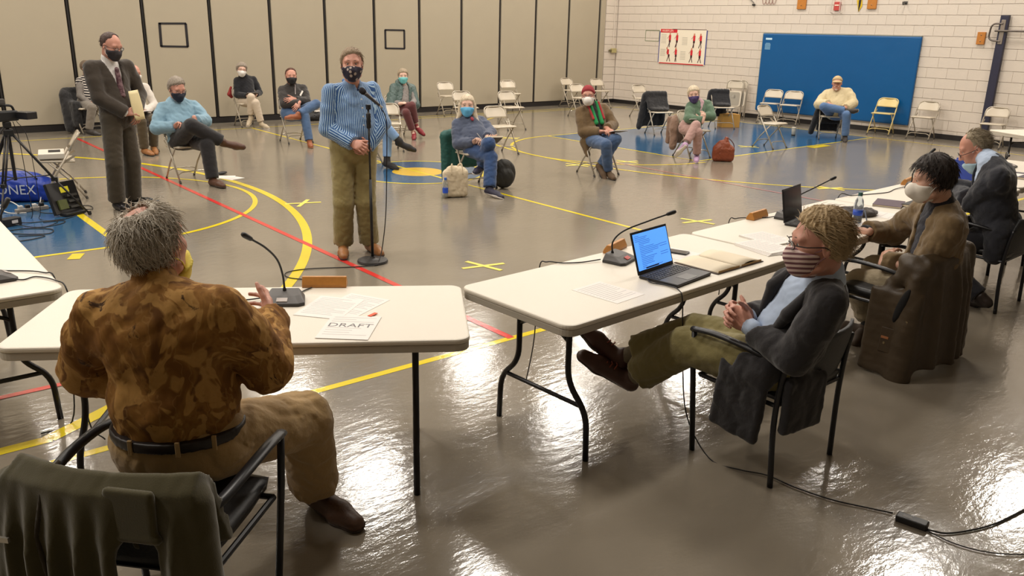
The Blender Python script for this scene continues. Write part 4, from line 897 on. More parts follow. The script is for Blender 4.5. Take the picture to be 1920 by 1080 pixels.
def glasses(P, c, R, s, mat=None, lens=True):
    c = np.array(c); mat = mat or M_GLASS
    e = empty('glasses', P.location); e.location = (0, 0, 0); e.parent = P
    def L(x, y, z): return c+R@(np.array([x, y, z])*s)
    for sx in (-1, 1):
        ring = [L(sx*.034+.024*math.cos(a), .105-.006*abs(math.cos(a)), .010+.016*math.sin(a)) for a in np.linspace(0, 2*math.pi, 17)]
        mb = MB(); mb.tube(rel(P, ring), .0018*s, 5); mb.build('rim', mat, e)
        mb = MB(); mb.tube(rel(P, [L(sx*.058, .099, .014), L(sx*.078, .06, .01), L(sx*.084, -.005, .008), L(sx*.083, -.03, -.01)]), .0024*s, 5); mb.build('temple', mat, e)
        if lens:
            mb = MB(); mb.add(rel(P, [L(sx*.034+.022*math.cos(a), .1035, .010+.0145*math.sin(a)) for a in np.linspace(0, 2*math.pi, 13)[:-1]]), [tuple(range(12))]); mb.build('lens', M_LENS, e)
    mb = MB(); mb.tube(rel(P, [L(-.011, .104, .014), L(0, .107, .017), L(.011, .104, .014)]), .0024*s, 5); mb.build('bridge', mat, e)
    return e
def eyes(P, c, R, s, brow=None):
    brow = brow or M('brow_greybrown', (110, 88, 70), .7)
    c = np.array(c)
    for sx in (-1, 1):
        p = c+R@(np.array([sx*.031, .0735, .010])*s)-np.array(P.location)
        mb = MB(); mb.lathe([(.011*s*math.sin(a)+1e-5, -.011*s*math.cos(a)) for a in np.linspace(0, math.pi, 7)], p, 10); o = mb.build('eye', M_EYEW, P, smooth=True)
        br = [c+R@(np.array([sx*x, y, z])*s)-np.array(P.location) for x, y, z in ((.014, .0875, .0345), (.03, .0855, .0375), (.048, .073, .0325))]
        mb = MB(); mb.tube(smooth_path(br, 4), .0034*s, 6, flat=.6); mb.build('eyebrow', brow, P, smooth=True)
        mb = MB(); mb.lathe([(.0055*s, 0), (.0045*s, .0015*s), (.0005, .002*s)], p+R[:, 1]*.0102*s, 10, np.stack([R[:, 0], R[:, 2], R[:, 1]], 1)@np.diag([1, -1, 1.0])); mb.build('iris', M_EYED, o, smooth=True)
def start_person(key, label, yaw, pitch=0, tilt=0, hs=None):
    J = {k: (np.array(v, float) if isinstance(v, (list, tuple)) else v) for k, v in POSE[key].items()}
    P = empty('person', (J['pel'][0], J['pel'][1], 0), 0, label, 'person')
    P.location = (float(J['pel'][0]), float(J['pel'][1]), 0.0)
    R = head_frame(yaw, pitch, tilt); return P, J, R, (hs or J['sc'])
def skin_body(P, J, R, s, h, mat, hands=None, legs=False):
    F = Field(h)
    head_ops(F, J['H'], R, s); neck_ops(F, J, R, s, top=1.0); torso_ops(F, J, -.016, low=legs)
    for S in 'LR':
        arm_skin(F, J, S)
        hp = (hands or {}).get(S)
        if hp is None: hp = dict(pn=(0, 0, -1))
        hp = dict(hp); pn = hp.pop('pn'); hand_ops(F, J['w'+S], J['m'+S], pn, S, s, **hp)
    if legs:
        leg_ops(F, J, -.012, r=(.078, .055, .044), hips=True)
        for S in 'LR': F.cone(J['a'+S], J['t'+S], .034*s, .022*s, k=.02)
    o = soft('body', F, mat, P, P.location)
    eyes(P, J['H'], R, s); return o
def around(J, segs):
    """cloth coordinates: distance around and along the nearest limb segment"""
    def fn(V):
        best = np.full(len(V), 9.0); out = np.zeros((len(V), 3))
        for (a, b, rad, ref) in segs:
            a, b, ref = np.array(a), np.array(b), np.array(ref); ax = nrm(b-a); x = nrm(ref-ax*(ref@ax)); y = np.cross(ax, x)
            t = np.clip((V-a)@ax, 0, np.linalg.norm(b-a)); dv = V-a-t[:, None]*ax; d = np.linalg.norm(dv, axis=1)/rad
            u = np.arctan2(dv@y, dv@x)*rad; v = (V-a)@ax; m = d < best
            out[m] = np.stack([u, v, np.zeros(len(V))], 1)[m]; best[m] = d[m]
        return out
    return fn
def torso_segs(J, w=.16):
    T = body_frame(J); s = J['sc']
    return [(J['pel']-T[:, 2]*.1, J['N']+T[:, 2]*.05, w*s, T[:, 0])]+[(J['s'+S], J['e'+S], .062*s, T[:, 1]) for S in 'LR']+[(J['e'+S], J['w'+S], .05*s, T[:, 2]+T[:, 1]) for S in 'LR']
def stripe_mat(name, ca, cb, period, duty, axis=0, rough=.8, cross=None):
    if name in _mats: return _mats[name]
    m = M(name, ca, rough, bump=(70, .2), spec=.25, sheen=.2); nt = m.node_tree; b = nt.nodes['Principled BSDF']
    at = nt.nodes.new('ShaderNodeAttribute'); at.attribute_name = 'cloth'; sp = nt.nodes.new('ShaderNodeSeparateXYZ'); nt.links.new(at.outputs['Vector'], sp.inputs[0])
    def band(ax, per, du):
        d = nt.nodes.new('ShaderNodeMath'); d.operation = 'DIVIDE'; d.inputs[1].default_value = per; nt.links.new(sp.outputs[ax], d.inputs[0])
        f = nt.nodes.new('ShaderNodeMath'); f.operation = 'FRACT'; nt.links.new(d.outputs[0], f.inputs[0])
        l = nt.nodes.new('ShaderNodeMath'); l.operation = 'LESS_THAN'; l.inputs[1].default_value = du; nt.links.new(f.outputs[0], l.inputs[0]); return l
    l = band(axis, period, duty)
    if cross:
        l2 = band(1-axis, cross[0], cross[1]); mn = nt.nodes.new('ShaderNodeMath'); mn.operation = 'MULTIPLY_ADD'; mn.inputs[1].default_value = cross[2]; nt.links.new(l2.outputs[0], mn.inputs[0]); nt.links.new(l.outputs[0], mn.inputs[2]); l = mn
    mx = nt.nodes.new('ShaderNodeMix'); mx.data_type = 'RGBA'; mx.inputs['A'].default_value = lin(ca); mx.inputs['B'].default_value = lin(cb)
    nt.links.new(l.outputs[0], mx.inputs['Factor']); nt.links.new(mx.outputs['Result'], b.inputs['Base Color']); return m
def open_front(F, J, w0, w1, z0, z1, depth=.2, lean=0.0):
    """cut an opening with half width w0 at height z0 to w1 at height z1 (torso units from pelvis) through the front"""
    T = body_frame(J); pel = J['pel']
    def fn(X, Y, Z):
        px, py, pz = X-pel[0], Y-pel[1], Z-pel[2]
        x = T[0, 0]*px+T[1, 0]*py+T[2, 0]*pz-lean; y = T[0, 1]*px+T[1, 1]*py+T[2, 1]*pz; z = T[0, 2]*px+T[1, 2]*py+T[2, 2]*pz
        w = w0+(w1-w0)*np.clip((z-z0)/(z1-z0), 0, 1.3)
        return np.maximum(np.maximum(np.abs(x)-w, z0-z), np.maximum(.02-y, z-z1-.25))
    F.fn(pel+T[:, 2]*(z0+z1)/2, .45, fn, k=.006, sub=True)
M_HAIRG = M('hair_grey', (150, 138, 124), 0.6, noise=(60, 0.35), bump=(140, 0.5)); M_HAIRW = M('hair_white', (214, 198, 172), 0.6, noise=(60, 0.25), bump=(140, 0.5)); M_HAIRB = M('hair_brown', (74, 48, 34), 0.55, noise=(60, 0.4), bump=(140, 0.5))
M_HAIRGB = M('hair_greying_brown', (112, 94, 76), 0.6, noise=(50, 0.4), bump=(140, 0.5)); M_HAIRD = M('hair_dark', (38, 26, 20), 0.5, noise=(60, 0.5), bump=(140, 0.5)); M_HAIRBL = M('hair_sandy', (176, 148, 106), 0.6, noise=(55, 0.3), bump=(140, 0.5))
M_BELT = M('belt_leather', (34, 26, 24), 0.45)
M_SOLEW = M('sole_pale', (206, 198, 190), 0.6); M_SHOEBR = M('brown_leather', (84, 54, 38), 0.5, noise=(25, 0.2)); M_SHOETAN = M('tan_leather', (150, 100, 56), 0.5, noise=(25, 0.2)); M_SHOEBK = M('black_leather', (24, 22, 22), 0.3)
def make_top(P, J, mat, h, name, g=.014, belly=1.0, wid=1.0, hem=-.08, wr=(.006, 9, 1), sleeve=True, r=(.058, .052, .040), end=1.0, collar=.0, R=None, s=1, opening=None, attr=None, low=True, extra_ops=None, slv='LR'):
    F = Field(h); T = body_frame(J); c0 = J['pel']+T[:, 2]*hem; cut = [(c0, -T[:, 2])]
    torso_ops(F, J, g, belly, wid, cut=cut, low=low)
    if sleeve:
        for S in slv: sleeve_ops(F, J, S, g*.8, r, end)
    if collar: neck_ops(F, J, R, s, g=.012, top=collar)
    if extra_ops: extra_ops(F)
    if opening:
        for op in (opening if isinstance(opening, list) else [opening]): open_front(F, J, *op)
    return soft(name, F, mat, P, P.location, wrinkle=wr, attrfn=attr)
def make_trousers(P, J, mat, h, g=.012, r=(.088, .064, .052), cutl=(.97, .97), flare=1.0, wr=(.005, 10, 5), wid=1.0, name='trousers'):
    F = Field(h); leg_ops(F, J, g, r, cutl, flare=flare, wid=wid); return soft(name, F, mat, P, P.location, wrinkle=wr)
def make_socks(P, J, mat, h, frm=.7):
    for S in 'LR':
        s = J['sc']; F = Field(h); a = J['a'+S]; k = J['k'+S]; F.cone(k+(a-k)*frm, a, .046*s, .04*s); soft('sock', F, mat, P, P.location)
def make_hair(P, J, R, s, mat, h, extra=None, ops=None, **kw):
    F = Field(h); hair_ops(F, J['H'], R, s, **kw)
    if ops: ops(F)
    if extra is None: extra = strands(J['H'], R, s, 220, .034, kind=kw.get('kind', 'short'), th=kw.get('th', .012), nape=kw.get('nape', -.075), lift=.35, bald=kw.get('bald'), comb=(.5, -.4, -.7), curl=.4, rad=.002)
    return soft('hair', F, mat, P, P.location, extra=extra)
def make_mask(P, J, R, s, mat, h, loop=None, **kw):
    F = Field(h); up = kw.pop('up', False); mask_ops(F, J['H'], R, s, **kw); o = soft('mask', F, mat, P, P.location)
    ear_loops(P, o, J['H'], R, s, loop or mat, up=up); return o
def belt(P, J, mat, z=.085, g=.028):
    s = J['sc']; H = hip_frame(J); c = J['pel']+np.array([0, 0, z*s]); F = Field(.008)
    cut = [(c+np.array([0, 0, .017]), np.array([0, 0, 1.])), (c-np.array([0, 0, .017]), np.array([0, 0, -1.]))]
    F.ell(c, np.array([.156*s+g, .118*s+g, .2]), H, k=0, cut=cut); return soft('belt', F, mat, P, P.location)
HB, HC = .0085, .0125          # voxel sizes for people across the room

# --- man in the dark suit
P, J, R, s = start_person('suit', 'standing man in dark suit and tie holding a cream envelope', 300, -22)
skin_body(P, J, R, s, HB, M_SKINR, dict(L=dict(pn=(-.4, .3, -.8), curl=(.7, .6, .4)), R=dict(pn=(.2, .6, -.6), curl=(.6, .6, .5))))
M_SUIT = cloth('suit_wool', (58, 50, 42), 0.8, 0.12); M_SUITT = cloth('suit_trouser', (66, 58, 46), 0.8, 0.12)
make_top(P, J, M('shirt_white', (222, 218, 214), 0.7), HC, 'shirt', g=.004, sleeve=False, collar=.55, R=R, s=s, wr=None)
make_top(P, J, M_SUIT, HC, 'jacket', g=.022, hem=-.17, opening=(.0, .075, .2, .52), wr=(.005, 7, 2), r=(.064, .058, .05), belly=1.05)
for S in 'LR':
    d = nrm(J['w'+S]-J['e'+S]); F = Field(.007); F.cone(J['w'+S]-d*.02, J['w'+S]+d*.05, .037, .036, cut=[(J['w'+S]+d*.018, d)]); soft('cuff', F, M('shirt_white', (222, 218, 214), 0.7), P, P.location)
T = body_frame(J); F = Field(.006)
F.cone(J['pel']+T@np.array([0, .118, .47])*1.05, J['pel']+T@np.array([0, .14, .22])*1.05, .022, .034, k=.01); soft('tie', F, M('tie_silk', (70, 36, 44), 0.5, noise=(40, 0.5), col2=(120, 92, 96)), P, P.location)
make_trousers(P, J, M_SUITT, HC, r=(.088, .07, .066), g=.012, flare=1.05)
for S in 'LR': shoe(P, J, S, M_SHOEBK, .008)
make_hair(P, J, R, s, M('hair_dark_brown', (70, 50, 42), 0.55, noise=(60, 0.35), bump=(140, 0.5)), .006, kind='reced', th=.009, rough=.003, bald=(0, .06, .12, .055))
make_mask(P, J, R, s, M('mask_dark_pleats', (50, 44, 48), 0.7, noise=(40, 0.3)), .006, loop=M('loop_white', (216, 212, 206), 0.7), up=True)
glasses(P, J['H'], R, s)

# --- person in striped sweater behind him
P, J, R, s = start_person('stripe', 'seated person in a black and white striped sweater behind the suit', 290, -5)
skin_body(P, J, R, s, HB, M_SKIN)
make_top(P, J, stripe_mat('sweater_stripes', (40, 38, 40), (206, 198, 188), .045, .4, axis=1), HC, 'sweater', attr=around(J, torso_segs(J)), hem=-.06, slv='L')
F = Field(HC); sleeve_ops(F, J, 'R', .012); soft('sleeve', F, M('sweater_heather', (116, 110, 104), 0.85, noise=(40, 0.4)), P, P.location)
make_trousers(P, J, cloth('grey_trousers', (120, 112, 102)), HC)
for S in 'LR': shoe(P, J, S, M('dark_shoe', (58, 54, 52), 0.5), .009)
make_hair(P, J, R, s, M_HAIRGB, .008, kind='full', th=.02, nape=-.1, rough=.006)

# --- bald man in white shirt
P, J, R, s = start_person('white', 'seated bald man in white shirt half hidden by the suit', 282, -12)
skin_body(P, J, R, s, HB, M_SKINR, dict(L=dict(pn=(0, .3, -1)), R=dict(pn=(0, .3, -1))))
make_top(P, J, cloth('white_shirt', (214, 206, 196), .7, .05), HC, 'shirt', hem=-.06, collar=.3, R=R, s=s)
make_trousers(P, J, cloth('olive_dark_trousers', (78, 66, 46)), HC)
make_socks(P, J, M('sock_maroon', (72, 36, 34), .8), .009)
for S in 'LR': shoe(P, J, S, M_SHOETAN, .009)
make_hair(P, J, R, s, M_HAIRG, .007, kind='bald', th=.005, rough=.002)
make_mask(P, J, R, s, M('mask_white', (226, 222, 216), .7), .007)

# --- man in the light blue hoodie
P, J, R, s = start_person('hoodie', 'seated grey haired man in light blue hoodie with crossed legs', 278, -20, hs=1.1)
skin_body(P, J, R, s, HB, M_SKINR, dict(R=dict(pn=(-.5, .3, -.6), curl=(.9, .8, .5)), L=dict(pn=(0, .5, -1), curl=(.7, .7, .4))))
make_top(P, J, cloth('hoodie_blue', (124, 156, 174), .85, .1), HC, 'hoodie', g=.02, belly=1.22, wid=1.1, hem=-.1, wr=(.010, 7, 4), r=(.072, .064, .05), collar=.5, R=R, s=s,
    extra_ops=lambda F: F.cone(J['N']+body_frame(J)@np.array([-.07, -.03, .0]), J['N']+body_frame(J)@np.array([.07, -.03, .0]), .055, .055, k=.03))
F = Field(.008); neck_ops(F, J, R, s, g=.006, top=.62); soft('collar', F, M('tee_cream', (214, 204, 190), .8), P, P.location)
make_trousers(P, J, cloth('black_jeans', (36, 34, 36), .8, .2), HC, r=(.098, .075, .062), cutl=(.97, .93))
make_socks(P, J, M('sock_cream', (196, 176, 156), .8), .009)
for S in 'LR': shoe(P, J, S, M_SHOEBR, .008, sole=M('sole_brown', (60, 46, 36), .6))
make_hair(P, J, R, s, M_HAIRG, .0065, kind='short', th=.016, rough=.006, top=.01)
make_mask(P, J, R, s, M('mask_navy', (32, 36, 52), .7), .0065)
glasses(P, J['H'], R, s, M('thin_frame', (90, 60, 50), .3))

# --- woman in black turtleneck
P, J, R, s = start_person('turtleneck', 'seated woman in black turtleneck with white mask by the partition', 256, -4, tilt=-8, hs=1.02)
skin_body(P, J, R, s, HB, M_SKINP, dict(R=dict(pn=(0, .3, -1)), L=dict(pn=(0, .3, -1))))
make_top(P, J, cloth('black_knit', (30, 30, 34), .9, .2), HC, 'sweater', g=.016, hem=-.1, collar=.8, R=R, s=s, r=(.06, .052, .042))
make_trousers(P, J, cloth('stone_trousers', (198, 182, 162), .8, .06), HC, cutl=(.86, .9))
make_socks(P, J, M('sock_greybrown', (140, 130, 118), .8), .009)
for S in 'LR': shoe(P, J, S, M('sand_shoe', (182, 166, 142), .6), .009, sole=M_SOLEW)
make_hair(P, J, R, s, M_HAIRG, .0065, kind='full', th=.022, rough=.006, nape=-.07, top=.008, side=.004)
make_mask(P, J, R, s, M('mask_white', (226, 222, 216), .7), .0065, cup=.012)
glasses(P, J['H'], R, s, M('thin_frame', (90, 60, 50), .3), lens=False)

# --- man with crossed arms
P, J, R, s = start_person('zip', 'seated man in dark zip sweater and jeans with crossed arms', 252, -2, hs=1.08)
skin_body(P, J, R, s, HB, M_SKINR, dict(R=dict(pn=(0, .6, -.2)), L=dict(pn=(0, .7, -.4), curl=(.3, .3, .2))))
make_top(P, J, cloth('charcoal_knit', (56, 52, 50), .9, .15), HC, 'sweater', g=.016, hem=-.08, collar=.5, R=R, s=s, belly=1.08, r=(.066, .058, .046))
T = body_frame(J); mb = MB(); mb.tube(rel(P, [J['pel']+T@np.array([.0, .138, .47]), J['pel']+T@np.array([0, .155, .30])]), .006, 6); mb.build('zip', M('zip_grey', (170, 160, 158), .4, .3), P)
mb = MB(); mb.box((J['pel']+T@np.array([-.10, .17, .33]))-np.array(P.location), (.014, .003, .05), T@roty(-.45)); mb.build('paper_in_hand', M('paper_white', (232, 226, 216), .6), P)
M_DENIM = cloth('denim', (72, 96, 130), .85, .3, sc=12, bsc=120, bst=.4)
make_trousers(P, J, M_DENIM, HC, cutl=(.9, .96))
for S in 'LR': shoe(P, J, S, M('rust_leather', (140, 78, 44), .5, noise=(25, .2)), .008, sole=M('sole_rust', (150, 110, 84), .6))
make_hair(P, J, R, s, M('hair_chestnut', (92, 56, 40), .55, noise=(60, .35), bump=(140, .5)), .0065, kind='reced', th=.012, rough=.004)
make_mask(P, J, R, s, M('mask_black', (28, 26, 28), .75), .0065)

# --- speaker in the striped shirt
P, J, R, s = start_person('blue', 'standing man in blue striped shirt speaking at the microphone stand', 241, 0, hs=1.06)
skin_body(P, J, R, s, .0065, M_SKINR, dict(R=dict(pn=(.3, .9, -.3), curl=(.55, .7, .5), thumb=(.9, .2)), L=dict(pn=(-.3, .6, .3), curl=(.7, .7, .5))))
M_STRIPE = stripe_mat('blue_stripes', (44, 86, 146), (184, 212, 234), .0155, .36, cross=(.011, .35, .10))
make_top(P, J, M_STRIPE, .0095, 'shirt', g=.016, belly=1.15, wid=1.04, hem=.03, wr=(.008, 5, 6), collar=.30, R=R, s=s, r=(.062, .058, .05), attr=around(J, torso_segs(J, .17)), opening=(.0, .03, .46, .56))
T = body_frame(J)
for z in (.47, .40, .33, .26, .19):
    y = {.47: .122, .40: .137, .33: .152, .26: .163, .19: .168}[z]
    mb = MB(); mb.lathe([(.007, 0), (.006, .003)], J['pel']+T@np.array([0, y+.022, z+.02])-np.array(P.location), 10, T@rotx(-math.pi/2)); mb.build('button', M('button_white', (226, 222, 214), .4), P)
for sx in (-1, 1):
    F = Field(.006); F.cone(J['N']+T@np.array([sx*.035, .085, -.03]), J['N']+T@np.array([sx*.066, .03, .01]), .012, .015, k=.01); F.cone(J['N']+T@np.array([sx*.066, .03, .01]), J['N']+T@np.array([sx*.05, -.05, .035]), .015, .016, k=.01)
    soft('collar', F, M('collar_blue', (58, 104, 160), .8), P, P.location)
make_trousers(P, J, cloth('khaki', (146, 132, 88), .85, .12, sc=6), .0105, r=(.09, .072, .066), g=.014, flare=1.06, wid=1.08, wr=(.007, 6, 7))
belt(P, J, M('belt_brown', (84, 70, 54), .5), .10, .034)
for S in 'LR': shoe(P, J, S, M_SHOETAN, .007, sole=M('sole_brown', (60, 46, 36), .6))
make_hair(P, J, R, s, M('hair_ash', (142, 122, 98), .6, noise=(50, .35), bump=(140, .5)), .0055, kind='short', th=.013, rough=.0035, top=.004, part=.35, extra=strands(J['H'], R, s, 500, .045, th=.012, lift=.25, comb=(-.8, -.2, -.4), curl=.2))
m_dots = M('mask_patterned', (38, 32, 50), .7); nt = m_dots.node_tree; vo = nt.nodes.new('ShaderNodeTexVoronoi'); vo.inputs['Scale'].default_value = 26; tcn = nt.nodes.new('ShaderNodeTexCoord'); nt.links.new(tcn.outputs['Object'], vo.inputs['Vector'])
rp = nt.nodes.new('ShaderNodeValToRGB'); rp.color_ramp.elements[0].position = .30; rp.color_ramp.elements[0].color = lin((176, 160, 150)); rp.color_ramp.elements[1].position = .36; rp.color_ramp.elements[1].color = lin((38, 32, 50)); nt.links.new(vo.outputs['Distance'], rp.inputs['Fac']); nt.links.new(rp.outputs['Color'], nt.nodes['Principled BSDF'].inputs['Base Color'])
make_mask(P, J, R, s, m_dots, .005, low=-.125)

# --- woman hidden behind him
P, J, R, s = start_person('hidden', 'seated person in light jeans and black ankle boots behind the speaker', 262, 0)
skin_body(P, J, R, s, HB, M_SKIN)
make_top(P, J, cloth('grey_blue_top', (110, 124, 140)), HC, 'sweater')
make_trousers(P, J, cloth('light_denim', (126, 158, 200), .85, .15), HC, r=(.082, .06, .05), cutl=(.82, .82), wr=(.003, 10, 5))
M_BOOT = M('black_suede', (38, 36, 36), .75)
for S in 'LR': shoe(P, J, S, M_BOOT, .008, boot=.10)
make_hair(P, J, R, s, M_HAIRD, .008, kind='full', th=.03, nape=-.13, rough=.006)

# --- woman in puffer coat
P, J, R, s = start_person('puffer', 'seated woman in green puffer coat and maroon trousers', 242, -2, hs=1.05)
skin_body(P, J, R, s, HB, M_SKINP, dict(R=dict(pn=(0, .3, -1)), L=dict(pn=(0, .3, -1))), legs=True)
make_top(P, J, M('grey_tee', (140, 134, 130), .85, noise=(30, .3)), HC, 'top', g=.012, hem=-.06)
def puff(F):
    T = body_frame(J)
    for sx in (-1, 1): F.cone(J['N']+T@np.array([sx*.12, .0, .01]), J['N']+T@np.array([sx*.05, -.03, .05]), .05, .05, k=.03); F.cone(J['s'+('R' if sx > 0 else 'L')]+T@np.array([sx*.03, 0, 0]), J['e'+('R' if sx > 0 else 'L')]+T@np.array([sx*.06, 0, -.05]), .085, .075, k=.03); F.cone(J['s'+('R' if sx > 0 else 'L')]+T@np.array([sx*.05, -.05, -.15]), J['pel']+T@np.array([sx*.24, -.02, -.12]), .07, .06, k=.03)
M_PUFF = M('puffer_nylon', (78, 98, 94), .42, noise=(12, .2)); 
F = Field(HC); T = body_frame(J); torso_ops(F, J, .035, cut=[(J['pel']-T[:, 2]*.05, -T[:, 2])]); puff(F); open_front(F, J, .12, .07, -.15, .5); soft('coat', F, M_PUFF, P, P.location, wrinkle=(.012, 14, 8))
make_trousers(P, J, cloth('maroon_trousers', (96, 52, 52), .8, .15), HC, cutl=(.82, .82))
for S in 'LR': shoe(P, J, S, M('maroon_clog', (132, 36, 44), .6), .008)
make_hair(P, J, R, s, M('hair_silver_brown', (164, 146, 122), .6, noise=(50, .3), bump=(140, .5)), .0065, kind='full', th=.016, nape=-.11, rough=.005)
make_mask(P, J, R, s, M('mask_teal', (112, 190, 192), .65), .0065)

# --- long haired woman
P, J, R, s = start_person('longhair', 'seated woman with long white hair writing on a pad', 233, -2, hs=1.08)
skin_body(P, J, R, s, HB, M_SKINP, dict(R=dict(pn=(-.3, .4, -.8), curl=(1.0, .9, .6)), L=dict(pn=(0, .2, 1), curl=(.6, .5, .4))))
make_top(P, J, cloth('slate_sweatshirt', (78, 86, 106), .9, .12), .0115, 'sweatshirt', g=.02, belly=1.15, wid=1.08, hem=-.1, r=(.068, .06, .048), wr=(.008, 8, 9))
F = Field(.007); neck_ops(F, J, R, s, g=.008, top=.45); soft('collar', F, M('tee_maroon', (88, 44, 52), .8), P, P.location)
make_trousers(P, J, cloth('blue_jeans', (52, 76, 118), .85, .25, sc=12), .011, r=(.095, .072, .066), cutl=(.93, .95), wr=(.007, 8, 5))
for S in 'LR': shoe(P, J, S, M('navy_runner', (44, 42, 62), .6), .007, sole=M_SOLEW)
T = body_frame(J)
def lh(F):
    for sx in (-1, 1):
        a = J['H']+R@np.array([sx*.085, -.02, .0]); b = J['H']+R@np.array([sx*.095, -.01, -.12]); c = J['H']+R@np.array([sx*.15, .03, -.22])
        F.cone(a, b, .03, .03, k=.02); F.cone(b, c, .03, .018, k=.02)
    F.cone(J['H']+R@np.array([0, -.08, 0]), J['N']+T@np.array([0, -.08, -.05]), .06, .07, k=.03)
make_hair(P, J, R, s, M_HAIRW, .006, kind='full', th=.012, nape=-.14, rough=.004, ops=lh)
make_mask(P, J, R, s, M('mask_blue', (96, 176, 220), .65), .006)
F = Field(.006); F.ell(J['pel']+T@np.array([.06, .165, .335]), (.024, .014, .03), T); soft('brooch', F, M('brooch_red', (140, 30, 48), .6), P, P.location)
mb = MB(); mb.tube(rel(P, smooth_path([J['N']+T@np.array([-.06, .06, .0]), J['pel']+T@np.array([-.01, .168, .34]), J['N']+T@np.array([.06, .06, .0])])), .0025, 5); nk = mb.build('necklace', M('silver', (190, 188, 184), .3, .7), P)
mb = MB(); mb.box(J['pel']+T@np.array([-.01, .17, .335])-np.array(P.location), (.012, .004, .012), T); mb.build('pendant', M('silver', (190, 188, 184), .3, .7), nk)

# --- man in red beanie
P, J, R, s = start_person('beanie', 'seated man in red beanie with brown blazer and green scarf', 222, -2, tilt=4, hs=1.06)
skin_body(P, J, R, s, HB, M_SKINR, dict(R=dict(pn=(-.2, .3, -.9), curl=(.6, .5, .4)), L=dict(pn=(0, .3, -.9), curl=(.6, .5, .4))))
make_top(P, J, cloth('black_top', (38, 34, 36)), HC, 'shirt', g=.006, sleeve=False, collar=.35, R=R, s=s)
T = body_frame(J)
make_top(P, J, cloth('brown_tweed', (106, 86, 60), .9, .15, sc=25), .011, 'blazer', g=.024, hem=-.12, opening=(.05, .1, .1, .5), r=(.068, .06, .05), wr=(.006, 8, 3), end=.96,
    extra_ops=lambda F: F.cone(J['pel']+T@np.array([.19, -.03, -.02]), J['pel']+np.array([0, 0, -.22])+T@np.array([.15, .06, 0]), .05, .035, k=.04))
for nm, sx, off, col in (('scarf', 1, .045, (34, 132, 74)), ('scarf', -1, .045, (34, 132, 74)), ('scarf_edge', 1, .085, (160, 50, 52)), ('scarf_edge', -1, .085, (160, 50, 52))):
    F = Field(.007); F.cone(J['N']+T@np.array([sx*off*1.1, .05, .02]), J['pel']+T@np.array([sx*off, .155, .20 if off < .06 else .26]), .026 if off < .06 else .016, .03 if off < .06 else .018, k=.01); soft(nm, F, M('scarf_%d' % col[0], col, .9), P, P.location)
make_trousers(P, J, cloth('worn_denim', (70, 92, 126), .85, .3, sc=10), .011, cutl=(.95, .95), wr=(.007, 8, 5))
for S in 'LR': shoe(P, J, S, M('brown_suede', (86, 66, 46), .8), .008)
F = Field(.006); hair_ops(F, J['H'], R, s, kind='full', th=.014, nape=.02, rough=.0015, top=.008); soft('beanie', F, M('beanie_red', (150, 50, 56), .9, noise=(60, .2), bump=(120, .6)), P, P.location)
make_hair(P, J, R, s, M_HAIRGB, .007, kind='short', th=.006, rough=.002)
make_mask(P, J, R, s, M('mask_white', (226, 222, 216), .7), .006, cup=.03, low=-.11)
glasses(P, J['H'], R, s)

# --- woman in green jacket
P, J, R, s = start_person('green', 'seated woman in green jacket and pink trousers with purple mask', 222, -8, tilt=8, hs=1.06)
skin_body(P, J, R, s, HB, M_SKINP, dict(R=dict(pn=(.3, .6, -.3)), L=dict(pn=(-.3, .6, -.3), curl=(.9, .8, .5))))
make_top(P, J, M('pink_scarf_top', (190, 158, 164), .85, noise=(25, .3)), HC, 'top', g=.006, sleeve=False, collar=.5, R=R, s=s)
make_top(P, J, cloth('green_fleece', (88, 112, 90), .9, .12), .011, 'jacket', g=.024, hem=-.1, opening=(.0, .06, .25, .5), r=(.068, .06, .048), wr=(.008, 8, 6))
make_trousers(P, J, cloth('dusty_pink_trousers', (172, 138, 130), .85, .1), .011, cutl=(.85, .9), wr=(.006, 9, 5))
make_socks(P, J, M('sock_grey', (130, 118, 112), .8), .009)
for S in 'LR': shoe(P, J, S, M('lilac_runner', (178, 144, 178), .6), .007, sole=M_SOLEW, lace=M('lace_dark', (66, 50, 80), .7))
make_hair(P, J, R, s, M_HAIRW, .006, kind='full', th=.016, nape=-.06, rough=.005)
make_mask(P, J, R, s, M('mask_purple', (70, 56, 104), .7, noise=(40, .3)), .006)

# --- man in the cap
P, J, R, s = start_person('cap', 'seated man in tan cap and beige jacket before the blue mat', 209, -2, hs=1.1)
skin_body(P, J, R, s, HB, M_SKINR, dict(R=dict(pn=(0, .3, -1)), L=dict(pn=(0, .3, -1), curl=(.8, .7, .5))))
make_top(P, J, cloth('beige_jacket', (204, 188, 150), .8, .08), HC, 'jacket', g=.028, belly=1.2, wid=1.12, hem=-.1, r=(.078, .07, .055), opening=(.0, .045, .4, .56), wr=(.009, 7, 3))
make_top(P, J, M('plaid_shirt', (150, 110, 96), .85, noise=(40, .4)), HC, 'shirt', g=.008, sleeve=False, collar=.4, R=R, s=s)
make_trousers(P, J, cloth('mid_denim', (84, 112, 152), .85, .2), HC, cutl=(.93, .9))
for S in 'LR': shoe(P, J, S, M('dark_runner', (50, 44, 40), .6), .009, sole=M('sole_grey', (140, 132, 124), .6))
make_hair(P, J, R, s, M_HAIRG, .007, kind='short', th=.008, rough=.002)
F = Field(.007); hair_ops(F, J['H'], R, s, kind='full', th=.014, nape=.035, rough=.0, top=.0); cp = soft('cap', F, M('cap_tan', (190, 164, 122), .85), P, P.location)
def brim(u, v):
    a = (u-.5)*2.2; e = .075*v*math.cos(a*.9)
    return J['H']+(R@np.array([math.sin(a)*.088, -.005+math.cos(a)*.098+e, .052-.022*v*v-.012*math.sin(a)**2]))*s-np.array(P.location)
